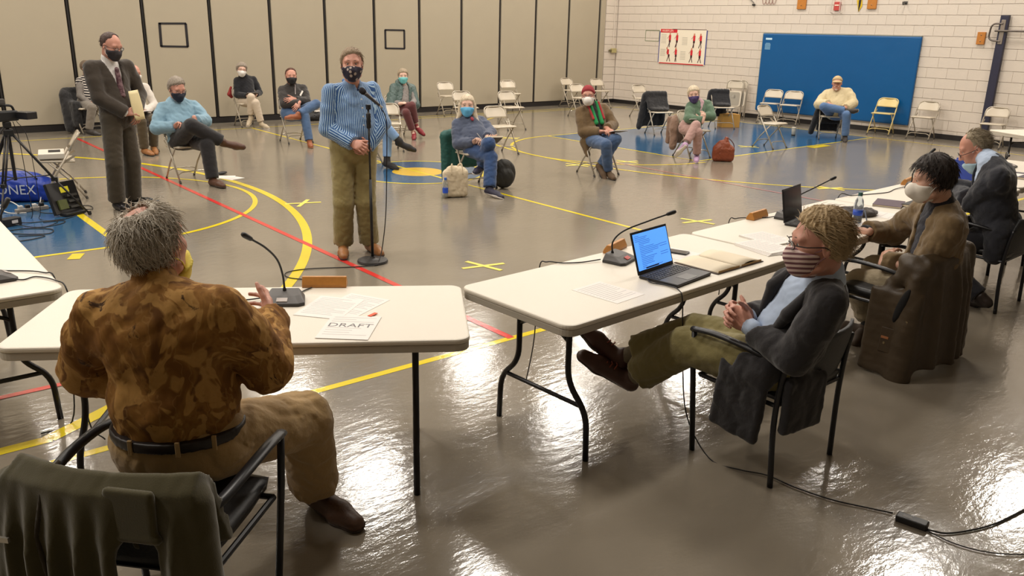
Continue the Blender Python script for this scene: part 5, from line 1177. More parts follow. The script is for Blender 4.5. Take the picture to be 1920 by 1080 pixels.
mb = MB(); mb.grid(brim, 14, 5); mb.build('brim', M('cap_tan', (190, 164, 122), .85), cp, smooth=True, solid=.004)
F = Field(.006); F.ell(J['H']+R@np.array([0, .056, -.092])*s, np.array([.042, .036, .034])*s, R, k=.01); F.cone(J['H']+R@np.array([-.03, .082, -.05])*s, J['H']+R@np.array([.03, .082, -.05])*s, .012, .012, k=.015); soft('beard', F, M('hair_beard_white', (222, 206, 196), .8), P, P.location)
# --- foreground people
HF, HG = .0062, .0086
# man in camouflage shirt
P, J, R, s = start_person('camo', 'man in brown camouflage shirt seen from behind at the near table', 36, 8, tilt=-3, hs=1.06)
J['H'] = np.array([.735, 2.675, 1.275])
skin_body(P, J, R, s, HF, M_SKINR, dict(R=dict(pn=(-.75, .6, .1), curls=[(.15, .35, .3), (.35, .6, .4), (.5, .7, .5), (.6, .7, .5)], thumb=(.75, .15), spread=.12), L=dict(pn=(.3, .2, -.9), curl=(.3, .3, .2))))
m_camo = bpy.data.materials.new('camouflage_cotton'); m_camo.use_nodes = True; nt = m_camo.node_tree; bs = nt.nodes['Principled BSDF']; bs.inputs['Roughness'].default_value = .8; bs.inputs['Specular IOR Level'].default_value = .25
tcn = nt.nodes.new('ShaderNodeTexCoord'); mp = nt.nodes.new('ShaderNodeMapping'); mp.inputs['Scale'].default_value = (1, 1, .75); nt.links.new(tcn.outputs['Object'], mp.inputs['Vector'])
def nz(sc, det, dist, ro=.55):
    n = nt.nodes.new('ShaderNodeTexNoise'); n.inputs['Scale'].default_value = sc; n.inputs['Detail'].default_value = det; n.inputs['Distortion'].default_value = dist; n.inputs['Roughness'].default_value = ro; nt.links.new(mp.outputs['Vector'], n.inputs['Vector']); return n
def ramp(src, stops, const=False):
    r = nt.nodes.new('ShaderNodeValToRGB'); e = r.color_ramp.elements
    if const: r.color_ramp.interpolation = 'CONSTANT'
    while len(e) < len(stops): e.new(.5)
    for i, (p, c) in enumerate(stops): e[i].position = p; e[i].color = lin(c) if len(c) == 3 else c
    nt.links.new(src.outputs['Fac'], r.inputs['Fac']); return r
base = ramp(nz(7, 3, 1.2), [(0.0, (104, 68, 28)), (.40, (124, 82, 34)), (.52, (150, 106, 50)), (.62, (108, 70, 30)), (1, (84, 54, 24))])
pat = ramp(nz(7, 2, 2.0), [(0, (0, 0, 0)), (.53, (0, 0, 0)), (.56, (255, 255, 255)), (1, (255, 255, 255))])
mx1 = nt.nodes.new('ShaderNodeMix'); mx1.data_type = 'RGBA'; nt.links.new(pat.outputs['Color'], mx1.inputs['Factor']); nt.links.new(base.outputs['Color'], mx1.inputs['A'])
tan = ramp(nz(22, 4, 1.0), [(0, (162, 118, 60)), (.5, (184, 140, 78)), (1, (134, 92, 44))]); nt.links.new(tan.outputs['Color'], mx1.inputs['B'])
dk = ramp(nz(6, 5, 3.0, .7), [(0, (255, 255, 255)), (.34, (255, 255, 255)), (.39, (0, 0, 0)), (1, (0, 0, 0))])
mx2 = nt.nodes.new('ShaderNodeMix'); mx2.data_type = 'RGBA'; nt.links.new(dk.outputs['Color'], mx2.inputs['Factor']); nt.links.new(mx1.outputs['Result'], mx2.inputs['A']); mx2.inputs['B'].default_value = lin((66, 42, 20))
wv = nt.nodes.new('ShaderNodeTexWave'); wv.inputs['Scale'].default_value = 5; wv.inputs['Distortion'].default_value = 14; wv.inputs['Detail'].default_value = 3; wv.inputs['Detail Scale'].default_value = 2; nt.links.new(mp.outputs['Vector'], wv.inputs['Vector'])
ws = ramp(wv, [(0, (0, 0, 0)), (.965, (0, 0, 0)), (.99, (120, 120, 120)), (1, (150, 150, 150))]); mx3 = nt.nodes.new('ShaderNodeMix'); mx3.data_type = 'RGBA'; nt.links.new(ws.outputs['Color'], mx3.inputs['Factor']); nt.links.new(mx2.outputs['Result'], mx3.inputs['A']); mx3.inputs['B'].default_value = lin((186, 146, 88)); nt.links.new(mx3.outputs['Result'], bs.inputs['Base Color'])
bpn = nt.nodes.new('ShaderNodeBump'); bpn.inputs['Strength'].default_value = .35; bpn.inputs['Distance'].default_value = .01; nbp = nz(16, 4, .8); nt.links.new(nbp.outputs['Fac'], bpn.inputs['Height']); nt.links.new(bpn.outputs['Normal'], bs.inputs['Normal'])
_mats['camo'] = m_camo
T = body_frame(J)
def camo_ops(F):
    # shirt billows over the belt; raised yoke
    F.ell(J['pel']+T@np.array([0, -.01, .17]), np.array([.19, .155, .12]), T, k=.05, cut=[(J['pel']+T[:, 2]*.075, -T[:, 2])])
    F.ell(J['pel']+T@np.array([0, -.045, .40]), np.array([.18, .10, .15]), T, k=.05)
make_top(P, J, m_camo, HG, 'shirt', g=.02, belly=1.15, wid=1.06, hem=.065, r=(.076, .072, .05), wr=(.008, 6, 11), extra_ops=camo_ops, end=.97)
F = Field(.006); neck_ops(F, J, R, s, g=.014, top=.45); soft('collar', F, m_camo, P, P.location)
F = Field(HG); leg_ops(F, J, .014, r=(.105, .085, .078), cutl=(.9, .9), wid=1.1); cl = cloth('tan_chino', (168, 138, 92), .85, .10, sc=5)
tr = soft('trousers', F, cl, P, P.location, wrinkle=(.009, 7, 12))
belt(P, J, M_BELT, .062, .05)
for bx in (-.10, .05, .15):
    H_ = hip_frame(J); yb = -math.sqrt(max(0, 1-(bx/.215)**2))*.176
    mb = MB(); mb.box(J['pel']+H_@np.array([bx, yb, .065])-np.array(P.location), (.007, .005, .026), H_); mb.build('belt_loop', cl, P, bevel=.002)
for S in 'LR': shoe(P, J, S, M('brown_boot', (88, 62, 46), .5, noise=(20, .2), bump=(30, .3)), HG, boot=.075, wide=1.08, sole=M('sole_brown', (60, 46, 36), .6))
bald = (-.02, -.03, .155, .062)
F = Field(.0055); hair_ops(F, J['H'], R, s, kind='short', th=.012, rough=.005, nape=-.10, bald=bald, seed=4)
soft('hair', F, M('hair_grey_fluffy', (204, 194, 178), .6, noise=(45, .35), bump=(120, .5)), P, P.location, extra=strands(J['H'], R, s, 2300, .05, th=.013, nape=-.10, lift=.4, bald=(bald[0], bald[1], bald[2], bald[3]-.006), comb=(.35, -.2, -.8), curl=.4, rad=.0013))
F = Field(.005); mask_ops(F, J['H']+np.array([0, 0, -.035]), R, s, top=-.05, low=-.135, back=-.02, g=.012); mk = soft('mask', F, M('mask_yellow', (226, 208, 84), .75, noise=(25, .15)), P, P.location)
ear_loops(P, mk, J['H']+np.array([0, 0, -.012]), R, s, M('mask_yellow', (226, 208, 84), .75))

# man in dark blazer with striped mask
P, J, R, s = start_person('blazer', 'man in dark blazer and striped mask lounging by the laptop table', 136, -6, tilt=-2, hs=1.08)
J['mL'] = J['wL']+nrm(J['mL']-J['wL'])*.09; J['wR'] = J['wL']+np.array([.065, .045, .02]); J['mR'] = J['wR']+nrm(np.array([-.75, .45, .18]))*.09
dL = nrm(np.array([-.25, .85, .35])); J['mL'] = J['wL']+dL*.09
skin_body(P, J, R, s, HF, M_SKINR, dict(L=dict(pn=(.8, .2, -.1), curls=[(.75, .8, .6)]*4, thumb=(.9, .3)), R=dict(pn=(-.5, -.75, -.2), curls=[(.75, .85, .6)]*4, thumb=(.9, .3))))
M_BLZ = cloth('charcoal_blazer', (44, 42, 44), .85, .18)
make_top(P, J, M('shirt_pale_blue', (176, 192, 216), .75, noise=(20, .06)), HG, 'shirt', g=.006, belly=1.15, sleeve=False, collar=.55, R=R, s=s, wr=(.005, 9, 4))
T = body_frame(J); 
def blz(F):
    # tails of the jacket hang beside the seat
    F.box(np.array([2.968, 1.95, .41]), (.024, .125, .20), rotz(.03)@rotx(.10), rr=.022, k=.03); F.box(np.array([3.14, 1.74, .40]), (.13, .022, .13), rotz(-.1), rr=.02, k=.03); F.cone(np.array([3.0, 1.85, .55]), np.array([3.0, 2.0, .50]), .05, .045, k=.05)
make_top(P, J, M_BLZ, HG, 'blazer', g=.016, belly=1.08, wid=1.02, hem=-.10, r=(.07, .064, .048), opening=(.05, .075, -.02, .52), wr=(.007, 5.5, 13), extra_ops=blz)
for sx in (-1, 1):
    F = Field(.006); F.cone(J['N']+T@np.array([sx*.075, .04, .02]), J['pel']+T@np.array([sx*.10, .135, .34]), .018, .03, k=.01); F.cone(J['pel']+T@np.array([sx*.10, .135, .34]), J['pel']+T@np.array([sx*.06, .16, .14]), .028, .008, k=.01); soft('lapel', F, M_BLZ, P, P.location)
for S in 'LR':
    d = nrm(J['w'+S]-J['e'+S]); F = Field(.006); F.cone(J['w'+S]-d*.02, J['w'+S]+d*.05, .040, .039, cut=[(J['w'+S]+d*.012, d)]); soft('cuff', F, M('shirt_pale_blue', (176, 192, 216), .75), P, P.location)
make_trousers(P, J, cloth('olive_chino', (128, 118, 76), .85, .12, sc=5), HG, r=(.098, .08, .074), cutl=(.79, .78), g=.014, wr=(.009, 5, 15))
make_socks(P, J, M('sock_olive_grey', (122, 112, 92), .85, bump=(150, .5)), .007)
for S in 'LR': shoe(P, J, S, M('dark_brown_leather', (76, 46, 36), .42, noise=(20, .2)), .006, sole=M('sole_brown', (60, 46, 36), .6), lace=M('lace_rust', (150, 76, 56), .7))
hk = dict(kind='short', th=.016, nape=-.085)
F = Field(.005); hair_ops(F, J['H'], R, s, rough=.006, top=.012, seed=7, **hk)
soft('hair', F, M('hair_sandy_grey', (186, 160, 120), .55, noise=(45, .3), bump=(120, .5)), P, P.location, extra=strands(J['H'], R, s, 2100, .06, th=.016, nape=-.085, lift=.22, comb=(.2, -.9, -.45), curl=.2, rad=.0012, seed=8))
m_sm = M('mask_striped', (150, 104, 104), .75); nt = m_sm.node_tree; tcn = nt.nodes.new('ShaderNodeTexCoord'); mpn = nt.nodes.new('ShaderNodeMapping'); mpn.inputs['Rotation'].default_value = (0.18, -.1, 0); wv = nt.nodes.new('ShaderNodeTexWave'); wv.bands_direction = 'Z'; wv.inputs['Scale'].default_value = 16; wv.inputs['Distortion'].default_value = .6
nt.links.new(tcn.outputs['Object'], mpn.inputs['Vector']); nt.links.new(mpn.outputs['Vector'], wv.inputs['Vector']); rp = nt.nodes.new('ShaderNodeValToRGB'); e = rp.color_ramp.elements; e[0].position = .35; e[0].color = lin((112, 70, 76)); e[1].position = .6; e[1].color = lin((214, 190, 182)); nt.links.new(wv.outputs['Fac'], rp.inputs['Fac']); nt.links.new(rp.outputs['Color'], nt.nodes['Principled BSDF'].inputs['Base Color'])
make_mask(P, J, R, s, m_sm, .005, low=-.128, top=-.012, loop=M('loop_rose', (130, 90, 90), .7)); glasses(P, J['H'], R, s)

# man in brown jacket with white mask
P, J, R, s = start_person('brown', 'dark haired man in brown jacket and white mask writing at the table', 124, -14, hs=1.04)
skin_body(P, J, R, s, HF, M_SKIN, dict(R=dict(pn=(-.35, .1, -.9), curls=[(.75, .6, .3), (.8, .7, .4), (.9, .9, .5), (1., .9, .5)], thumb=(.9, .2)), L=dict(pn=(.2, -.3, -.9), curl=(.4, .4, .3))))
M_BRN = cloth('olive_brown_wool', (112, 92, 64), .88, .12, sc=14)
make_top(P, J, cloth('navy_polo', (36, 36, 46)), HG, 'shirt', g=.006, sleeve=False, collar=.42, R=R, s=s)
T = body_frame(J)
make_top(P, J, M_BRN, HG, 'jacket', g=.018, belly=1.06, wid=1.02, hem=-.11, r=(.072, .066, .05), opening=(.02, .07, .0, .5), wr=(.008, 7, 21), end=.93, extra_ops=lambda F: F.cone(J['pel']+np.array([-.17, .05, .0]), J['pel']+np.array([-.17, .12, -.16]), .075, .06, k=.05))
d = nrm(J['wR']-J['eR']); F = Field(.006); F.cone(J['wR']-d*.06, J['wR']+d*.05, .042, .040, cut=[(J['wR']+d*.02, d)]); soft('cuff', F, cloth('black_cuff', (34, 34, 38)), P, P.location)
make_trousers(P, J, cloth('stone_chino', (170, 156, 130), .85, .1), HG, r=(.092, .072, .066), cutl=(.82, .82), wr=(.008, 7, 15))
make_socks(P, J, M('sock_charcoal', (42, 42, 44), .85), .008, frm=.45)
for S in 'LR': shoe(P, J, S, M('brown_suede_shoe', (74, 58, 44), .75), .007, sole=M('sole_brown', (60, 46, 36), .6))
F = Field(.005); hair_ops(F, J['H'], R, s, kind='short', th=.02, rough=.005, top=.012, nape=-.07, seed=9)
soft('hair', F, M_HAIRD, P, P.location, extra=strands(J['H'], R, s, 1100, .05, th=.024, nape=-.07, lift=.3, comb=(.1, .5, -.6), curl=.3, rad=.0014, seed=10))
make_mask(P, J, R, s, M('mask_white_matte', (224, 216, 204), .7), .005, cup=.017, low=-.118, loop=M('loop_white', (216, 212, 206), .7))

# balding man in navy suit
P, J, R, s = start_person('navy', 'balding man in navy suit looking down at papers on the table', 118, -32, hs=1.06)
skin_body(P, J, R, s, .006, M_SKINR, dict(R=dict(pn=(0, .1, -1)), L=dict(pn=(0, .1, -1), curl=(.5, .5, .4))))
make_top(P, J, M('shirt_pale_blue', (176, 192, 216), .75), .008, 'shirt', g=.006, sleeve=False, collar=.5, R=R, s=s)
M_NAVY = cloth('navy_suit_wool', (42, 43, 50), .85, .15)
make_top(P, J, M_NAVY, .0095, 'jacket', g=.02, belly=1.1, wid=1.06, hem=-.16, r=(.074, .068, .052), opening=(.03, .07, .15, .5), wr=(.007, 7, 23), extra_ops=lambda F: F.cone(J['pel']+np.array([-.15, -.06, .0]), J['pel']+np.array([-.16, -.06, -.17]), .09, .07, k=.05))
make_trousers(P, J, cloth('navy_trousers', (38, 38, 44)), .0085, cutl=(.93, .93))
for S in 'LR': shoe(P, J, S, M('black_brown_shoe', (48, 38, 34), .4), .008)
F = Field(.005); hair_ops(F, J['H'], R, s, kind='reced', th=.009, rough=.004, nape=-.095, bald=(0, .09, .13, .085))
soft('hair', F, M('hair_grey_thin', (156, 142, 118), .6, noise=(50, .35), bump=(140, .5)), P, P.location, extra=strands(J['H'], R, s, 900, .05, kind='reced', th=.01, nape=-.095, lift=.4, comb=(0, -.9, -.3), curl=.3, seed=12, bald=(0, .09, .13, .085)))
F = Field(.005); mask_ops(F, J['H']+R@np.array([0, -.012, -.05]), R, s, top=-.045, low=-.12, back=.0, g=.012); mk = soft('mask', F, M('mask_sky', (170, 200, 216), .7), P, P.location)
ear_loops(P, mk, J['H'], R, s, M('loop_white', (216, 212, 206), .7)); glasses(P, J['H']+R@np.array([0, .006, -.014]), R, s)
# ------------------------------------------------------------------ things on the tables
TZ = 0.7455
M_SHEET = M('paper_sheet', (236, 230, 224), .6); M_INK = M('print_grey', (200, 196, 194), .7); M_INKD = M('print_dark', (120, 118, 120), .7)
M_DKGREY = M('mic_base_grey', (84, 80, 78), .5); M_DKG2 = M('mic_base_side', (58, 56, 55), .5); M_BLK = M('matte_black', (24, 23, 24), .5); M_PLQ = M('oiled_wood', (190, 128, 58), .4, noise=(30, .25)); M_PLQG = M('brass_strip', (206, 150, 74), .35, .4)
def sheet(x, y, rz, lab, n=12, w=.108, l=.14, z=TZ, title=None, grp='printed sheets on the tables', hdr=True, t=.0006, seed=0):
    e = empty('paper_sheet', (x, y, z), math.radians(rz), lab, 'paper', grp); rs = random.Random(seed+int(x*100))
    MB().box((0, 0, t/2), (w, l, t/2)).build('page', M_SHEET, e)
    for i in range(n):
        ly = l*.82-i*(l*1.66/n)
        if title and abs(ly-title[1]) < .022: continue
        ww = w*.84*(1 if rs.random() > .25 else .55+.3*rs.random())
        MB().box((-w*.84+ww, ly, t+.0002), (ww, .0019, .0001)).build('text_line', M_INK, e)
    if title: text_mesh(title[0], title[2], 'lettering', M_INKD, e, lambda v: np.array([v[0], v[1]+title[1]-title[2]*.35, t+.0004]), align='CENTER')
    return e
sheet(1.70, 3.17, -64, 'printed sheet lying under the orange tab beside the DRAFT page', seed=1)
sheet(1.60, 3.20, -52, 'printed sheet with its corner under the page beside the orange tab', z=TZ+.0008, seed=2)
sheet(1.545, 2.92, -42, 'page printed with the word DRAFT on the near table', z=TZ+.0018, title=('DRAFT', .02, .062), n=9, seed=3)
o = empty('sticky_tab', (1.70, 2.995, TZ+.003), .4, 'small orange tab sticking out between two printed pages', 'tab'); MB().box((0, 0, .001), (.025, .009, .001)).build('tab', M('tab_orange', (230, 92, 50), .6), o)
for i in range(3): sheet(1.23+.012*i, 3.21-.008*i, -36+4*i, ('lowest', 'middle', 'top')[i]+' sheet of the loose pages in front of the camouflage shirt', z=TZ+.0008*i, seed=5+i)
sheet(2.79, 2.63, 6, 'single printed page near the end of the laptop table', seed=9)
for i in range(4): sheet(4.16+.008*i, 2.68+.006*i, -12+2*i, ('lowest', 'second lowest', 'second', 'top')[i]+' page of the left stapled pile by the striped mask', z=TZ+.003*i, t=.003, seed=11+i)
for i in range(3): sheet(4.38+.004*i, 2.81, -10+2*i, ('lowest', 'middle', 'top')[i]+' page of the right pile behind the striped mask', z=TZ+.003*i, t=.003, seed=17+i)
sheet(5.72, 2.76, 10, 'blank looking page right of the dark jacket on the table', n=4, seed=21); sheet(5.28, 2.58, 8, 'page under the writing hand of the man in brown', n=6, seed=22)
sheet(3.63, 2.95, 8, 'page lying under the phone behind the laptop', n=3, seed=23)
sheet(6.95, 2.85, 5, 'page in front of the navy suit', n=10, seed=24); sheet(7.25, 2.98, 12, 'page beside the blue binder', n=6, seed=25); sheet(8.45, 3.0, 4, 'page with dark folder at the far right table', n=8, z=TZ+.02, seed=26)
# gooseneck microphones
def mic(x, y, rz, neck, lab, led=False):
    """neck: points relative to the base in base axes"""
    e = empty('gooseneck_microphone', (x, y, TZ), math.radians(rz), lab, 'microphone', 'gooseneck microphones')
    p0 = [(-.10, -.055), (-.075, -.075), (.075, -.075), (.10, -.055), (.085, .06), (-.085, .06)]
    vs = [(a, b, 0) for a, b in p0]+[(a, b, .014) for a, b in p0]+[(a*.72, b*.55+.02, .05 if b > 0 else .036) for a, b in p0]
    f = [tuple(range(6))[::-1]]+[(i, (i+1) % 6, 6+(i+1) % 6, 6+i) for i in range(6)]; MB().add(vs[:12], f+[tuple(range(6, 12))]).build('base', M_DKG2, e, bevel=.003)
    MB().add(vs[6:], [tuple(range(6))[::-1]]+[(i, (i+1) % 6, 6+(i+1) % 6, 6+i) for i in range(6)]+[tuple(range(6, 12))]).build('housing', M_DKGREY, e, bevel=.004)
    MB().box((.0, -.052, .0262), (.024, .012, .0015), rotx(.42)).build('talk_button', M('button_pale', (196, 186, 180), .5) if not led else M('button_red', (196, 70, 66), .4), e)
    P = smooth_path(neck, 8); n = len(P); MB().tube(P, [.0085]*2+[.0048]*(n-2), 8).build('gooseneck', M_BLK, e, smooth=True)
    d = nrm(P[-1]-P[-2]); q = P[-1]; MB().tube([q-d*.004, q+d*.004, q+d*.02, q+d*.045, q+d*.055], [.006, .010, .0115, .0125, .008], 10).build('capsule', M_BLK, e, smooth=True)
    return e
mic(1.47, 3.39, -34, [(0, .03, .04), (-.005, .03, .12), (-.02, .0, .20), (-.055, -.06, .27), (-.10, -.11, .32)], 'gooseneck microphone in front of the camouflage shirt')
mic(3.25, 3.0, 20, [(-.02, .03, .04), (-.02, .03, .11), (.03, -.01, .165), (.14, -.11, .215), (.22, -.18, .245)], 'gooseneck microphone arching over the open laptop', True)
mic(5.03, 3.10, 14, [(0, .03, .04), (.03, .02, .10), (.12, -.02, .14), (.26, -.09, .19), (.40, -.15, .235)], 'gooseneck microphone behind the dark laptop')
mic(7.02, 3.16, 10, [(0, .03, .04), (.0, .03, .13), (.05, .0, .22), (.09, -.05, .29)], 'gooseneck microphone before the man in white mask')
mic(0.50, 4.50, 100, [(-.04, .03, .04), (-.05, .03, .15), (-.04, -.02, .25), (-.02, -.08, .34)], 'gooseneck microphone on the table at the left edge')
mic(9.05, 3.2, 8, [(0, .03, .04), (-.02, .03, .13), (-.12, -.0, .16), (-.25, -.04, .15)], 'gooseneck microphone on the table at the far right')
# wooden name holders
def plaque(x, y, rz, lab):
    e = empty('name_holder', (x, y, TZ), math.radians(rz), lab, 'name plate', 'wooden name holders')
    MB().prism([(-.03, 0), (.03, 0), (.03, .012), (.004, .05), (-.012, .05), (-.03, .014)], -.105, .105, lambda v: np.array([v[2], v[0], v[1]])).build('wood_block', M_PLQ, e, bevel=.002)
    MB().box((0, .017, .0315), (.10, .003, .018), rotx(.6)).build('name_strip', M_PLQG, e)
plaque(1.73, 3.50, -35, 'wooden name holder at the edge of the near table'); plaque(3.40, 3.17, 20, 'wooden name holder behind the arching microphone'); plaque(4.86, 3.22, 8, 'wooden name holder on the table left of the dark laptop'); plaque(7.18, 3.30, 12, 'wooden name holder behind the microphone of the masked man'); plaque(8.5, 3.36, 8, 'wooden name holder by the face of the balding man')
# laptop
def laptop(x, y, rz, lab, lit=True, tilt=108):
    e = empty('laptop', (x, y, TZ), math.radians(rz), lab, 'laptop'); w, d = .165, .115
    MB().box((0, 0, .009), (w, d, .008)).build('base', M('laptop_black', (32, 31, 33), .42), e, bevel=.004)
    kb = empty('keyboard', (0, 0, 0)); kb.parent = e; me = MB().box((0, 0, 0), (.0078, .0068, .0012)).mesh('key'); me.materials.append(M('key_grey', (74, 72, 70), .5))
    for r_ in range(5):
        for c_ in range(14):
            k = bpy.data.objects.new('key', me); link(k, kb); k.location = (-.143+.022*c_, .082-.019*r_, .0182)
    MB().box((0, -.068, .0174), (.05, .034, .0005)).build('touchpad', M('touchpad_grey', (50, 48, 48), .35), e)
    a = math.radians(tilt-90); Rt = rotx(-a); hg = np.array([0, d, .014])
    lid = MB().box(hg+Rt@np.array([0, .003, .112]), (w, .004, .112), Rt).build('lid', M('laptop_lid', (22, 21, 26), .4), e, bevel=.003)
    if lit:
        scr = M('screen_lit', (90, 160, 235), .3, emit=((84, 152, 240), 1.15)); MB().box(hg+Rt@np.array([0, -.0015, .116]), (w-.010, .0004, .095), Rt).build('screen', scr, lid)
        li = M('screen_text', (50, 90, 160), .4, emit=((46, 92, 168), .8)); rs = random.Random(4)
        for i in range(20):
            ww = (.045+.05*rs.random()) if i % 6 else .02; MB().box(hg+Rt@np.array([-.145+ww+(.03 if i > 3 else 0), -.0022, .198-.0088*i]), (ww, .0002, .0012), Rt).build('screen_line', li, lid)
        for i in range(4): MB().box(hg+Rt@np.array([.10, -.0022, .13-.012*i-(.02 if i > 1 else 0)]), (.035, .0002, .0012), Rt).build('screen_line', li, lid)
        MB().box(hg+Rt@np.array([-.03, -.0022, .0265]), (.06, .0002, .003), Rt).build('task_bar', M_BLK, lid)
    else: MB().box(hg+Rt@np.array([0, -.0015, .116]), (w-.010, .0004, .095), Rt).build('screen', M('screen_dark', (20, 19, 22), .15), lid)
    return e
laptop(3.265, 2.61, 8, 'open black laptop with a bright blue lit screen'); laptop(5.0, 2.90, 12, 'open laptop with dark screen behind the sandy hair', False, 100)
# open notebook
e = empty('open_notebook', (3.69, 2.655, TZ), math.radians(2), 'large open notebook lying right of the laptop', 'notebook'); M_CREAM = M('cream_page', (228, 214, 188), .65, noise=(6, .03))
MB().box((0, 0, .002), (.215, .145, .002)).build('cover', M('notebook_cover', (70, 54, 46), .6), e, bevel=.001)
for sx in (-1, 1):
    MB().grid(lambda u, v, sx=sx: np.array([sx*(.003+.203*u), -.138+.276*v, .006+.022*math.sin(min(1, u*1.1)*math.pi)**.8*(1 if sx > 0 else .6)*(1-.3*u)]), 14, 4).build('page_block', M_CREAM, e, smooth=True, solid=.003)
    MB().box((sx*.105, -.138, .010), (.095, .001, .006)).build('page_edges', M('page_edge', (176, 142, 92), .7), e)
e = empty('phone', (3.655, 2.935, TZ+.001), .35, 'dark phone lying on a page behind the notebook', 'phone'); MB().prism(rrect(.037, .075, .008), 0, .008).build('case', M('phone_black', (34, 32, 34), .3), e, bevel=.002); MB().prism(rrect(.033, .07, .005), .008, .0086).build('glass', M('phone_glass', (16, 16, 20), .1), e)
# bottle
e = empty('water_bottle', (5.31, 2.74, TZ), 0, 'clear plastic water bottle with blue label and dark cap', 'bottle'); M_PET = M('pet_plastic', (225, 235, 240), .08, trans=.9)
MB().lathe([(.028, 0), (.032, .006), (.032, .05), (.030, .06), (.032, .07), (.032, .125), (.026, .155), (.014, .18), (.0125, .195)], (0, 0, 0), 20).build('body', M_PET, e, smooth=True)
MB().lathe([(.0325, .055), (.0325, .09)], (0, 0, 0), 20).build('label', M('label_blue', (40, 82, 196), .45), e, smooth=True); MB().lathe([(.0145, .186), (.0145, .208), (.012, .21)], (0, 0, 0), 16).build('cap', M('cap_green', (54, 96, 96), .45), e)
F = Field(.008); c = np.array([5.52, 2.87, TZ]); F.ell(c+(-.05, .03, .02), (.13, .09, .035), rotz(.4), k=.03); F.ell(c+(.06, -.03, .02), (.12, .07, .03), rotz(-.2), k=.03); F.cone(c+(-.13, .08, .015), c+(-.02, .0, .02), .025, .04, k=.03); F.ops = [o_[:-2]+([(np.array([0, 0, TZ+.001]), np.array([0, 0, -1.]))],)+(False,) for o_ in F.ops]
o = soft('folded_jacket', F, cloth('charcoal_fabric', (74, 68, 64)), None, wrinkle=(.009, 9, 31)); tag(o, 'crumpled dark grey jacket on the table behind the water bottle', 'jacket')
# books, binder on far table
def book(x, y, rz, w, l, t, mat, lab, z=TZ):
    e = empty('notebook', (x, y, z), math.radians(rz), lab, 'notebook'); MB().box((0, 0, t*.5), (w-.003, l-.003, t*.42)).build('pages', M_CREAM, e); 
    for zz in (.06, .94): MB().box((0, 0, t*zz), (w, l, t*.06)).build('cover', mat, e)
    return e
book(6.13, 2.93, 20, .14, .10, .014, M('cover_plum', (72, 48, 66), .6), 'thin plum notebook on the table before the white mask'); book(6.27, 2.76, 5, .13, .09, .022, M('cover_black', (30, 28, 30), .6), 'thick black notebook next to the plum one')
e = empty('binder', (7.41, 2.92, TZ), math.radians(12), 'blue binder standing open on the table behind the dark hair', 'binder')
for a in (.30, -.30): MB().box((math.sin(a)*.10, 0, .12), (.003, .11, .125), roty(a)).build('binder_cover', M('binder_blue', (44, 74, 176), .45), e, bevel=.001)
book(8.5, 2.92, 8, .17, .12, .02, M('cover_violet_black', (44, 36, 56), .5), 'dark violet folder on the far right table')
e = empty('pen', (5.235, 2.62, TZ+.02), 0, 'silver pen in the hand of the man in brown', 'pen'); MB().tube([(0, 0, -.01), (.03, .05, .085)], .0045, 8).build('barrel', M('pen_metal', (150, 160, 180), .3, .5), e); MB().tube([(0, 0, -.01), (-.005, -.008, -.024)], [.004, .001], 8).build('tip', M_BLK, e)
# cables
M_CORD = M('black_cord', (26, 24, 24), .5)
def cord(pts, lab, r=.0035, mat=None, name='cable', n=6):
    o = MB().tube(smooth_path(pts, n), r, 6).build(name, mat or M_CORD, None, smooth=True); return tag(o, lab, 'cable')
cord([(3.10, 2.66, TZ+.008), (3.07, 2.60, TZ+.006), (3.10, 2.52, TZ+.006), (3.09, 2.44, TZ+.004), (3.075, 2.40, .70), (3.06, 2.36, .45), (3.03, 2.28, .16), (3.0, 2.1, .008), (3.03, 1.95, .006), (3.09, 1.84, .006), (3.10, 1.70, .006), (3.14, 1.54, .006), (3.2, 1.42, .006), (3.25, 1.32, .008)], 'thin black charger cord running from the laptop down to the floor', .0032)
e = empty('power_adapter', (3.245, 1.235, 0), math.radians(-78), 'black power adapter brick lying on the floor at lower right', 'power adapter'); MB().box((0, 0, .0145), (.062, .026, .0145)).build('brick', M('adapter_black', (30, 29, 30), .4), e, bevel=.006); MB().box((-.02, 0, .0293), (.018, .012, .0003)).build('rating_label', M('label_grey', (120, 118, 116), .5), e)
cord([(3.245, 1.17, .008), (3.30, 1.10, .006), (3.5, 1.02, .006), (3.75, .98, .006)], 'black mains cord leaving the adapter toward the right', .004)
cord([(3.24, 1.17, .006), (3.24, 1.05, .006), (3.3, .93, .006), (3.45, .80, .006)], 'second thin cord curving from the adapter to the lower right', .0028)
cord([(1.40, 3.47, TZ+.01), (1.33, 3.50, TZ+.006), (1.28, 3.56, TZ+.005), (1.25, 3.62, TZ+.005), (1.22, 3.66, .73), (1.21, 3.68, .4), (1.2, 3.75, .01), (.95, 4.1, .006)], 'black microphone cord running off the far edge of the near table')
cord([(1.55, 3.42, TZ+.01), (1.60, 3.47, TZ+.005), (1.66, 3.50, TZ+.005)], 'short black cord between near microphone and name holder')
cord([(3.16, 3.05, TZ+.01), (3.05, 3.08, TZ+.005), (2.95, 3.13, TZ+.005), (2.90, 3.20, TZ+.003), (2.88, 3.24, .70), (2.87, 3.25, .3), (2.86, 3.3, .008)], 'black microphone cord leaving the laptop table')
cord([(4.97, 3.15, TZ+.01), (4.9, 3.18, TZ+.004), (4.80, 3.24, TZ+.004), (4.70, 3.28, TZ+.003), (4.66, 3.31, .7), (4.65, 3.32, .2)], 'black cord by the name holder left of the dark laptop')
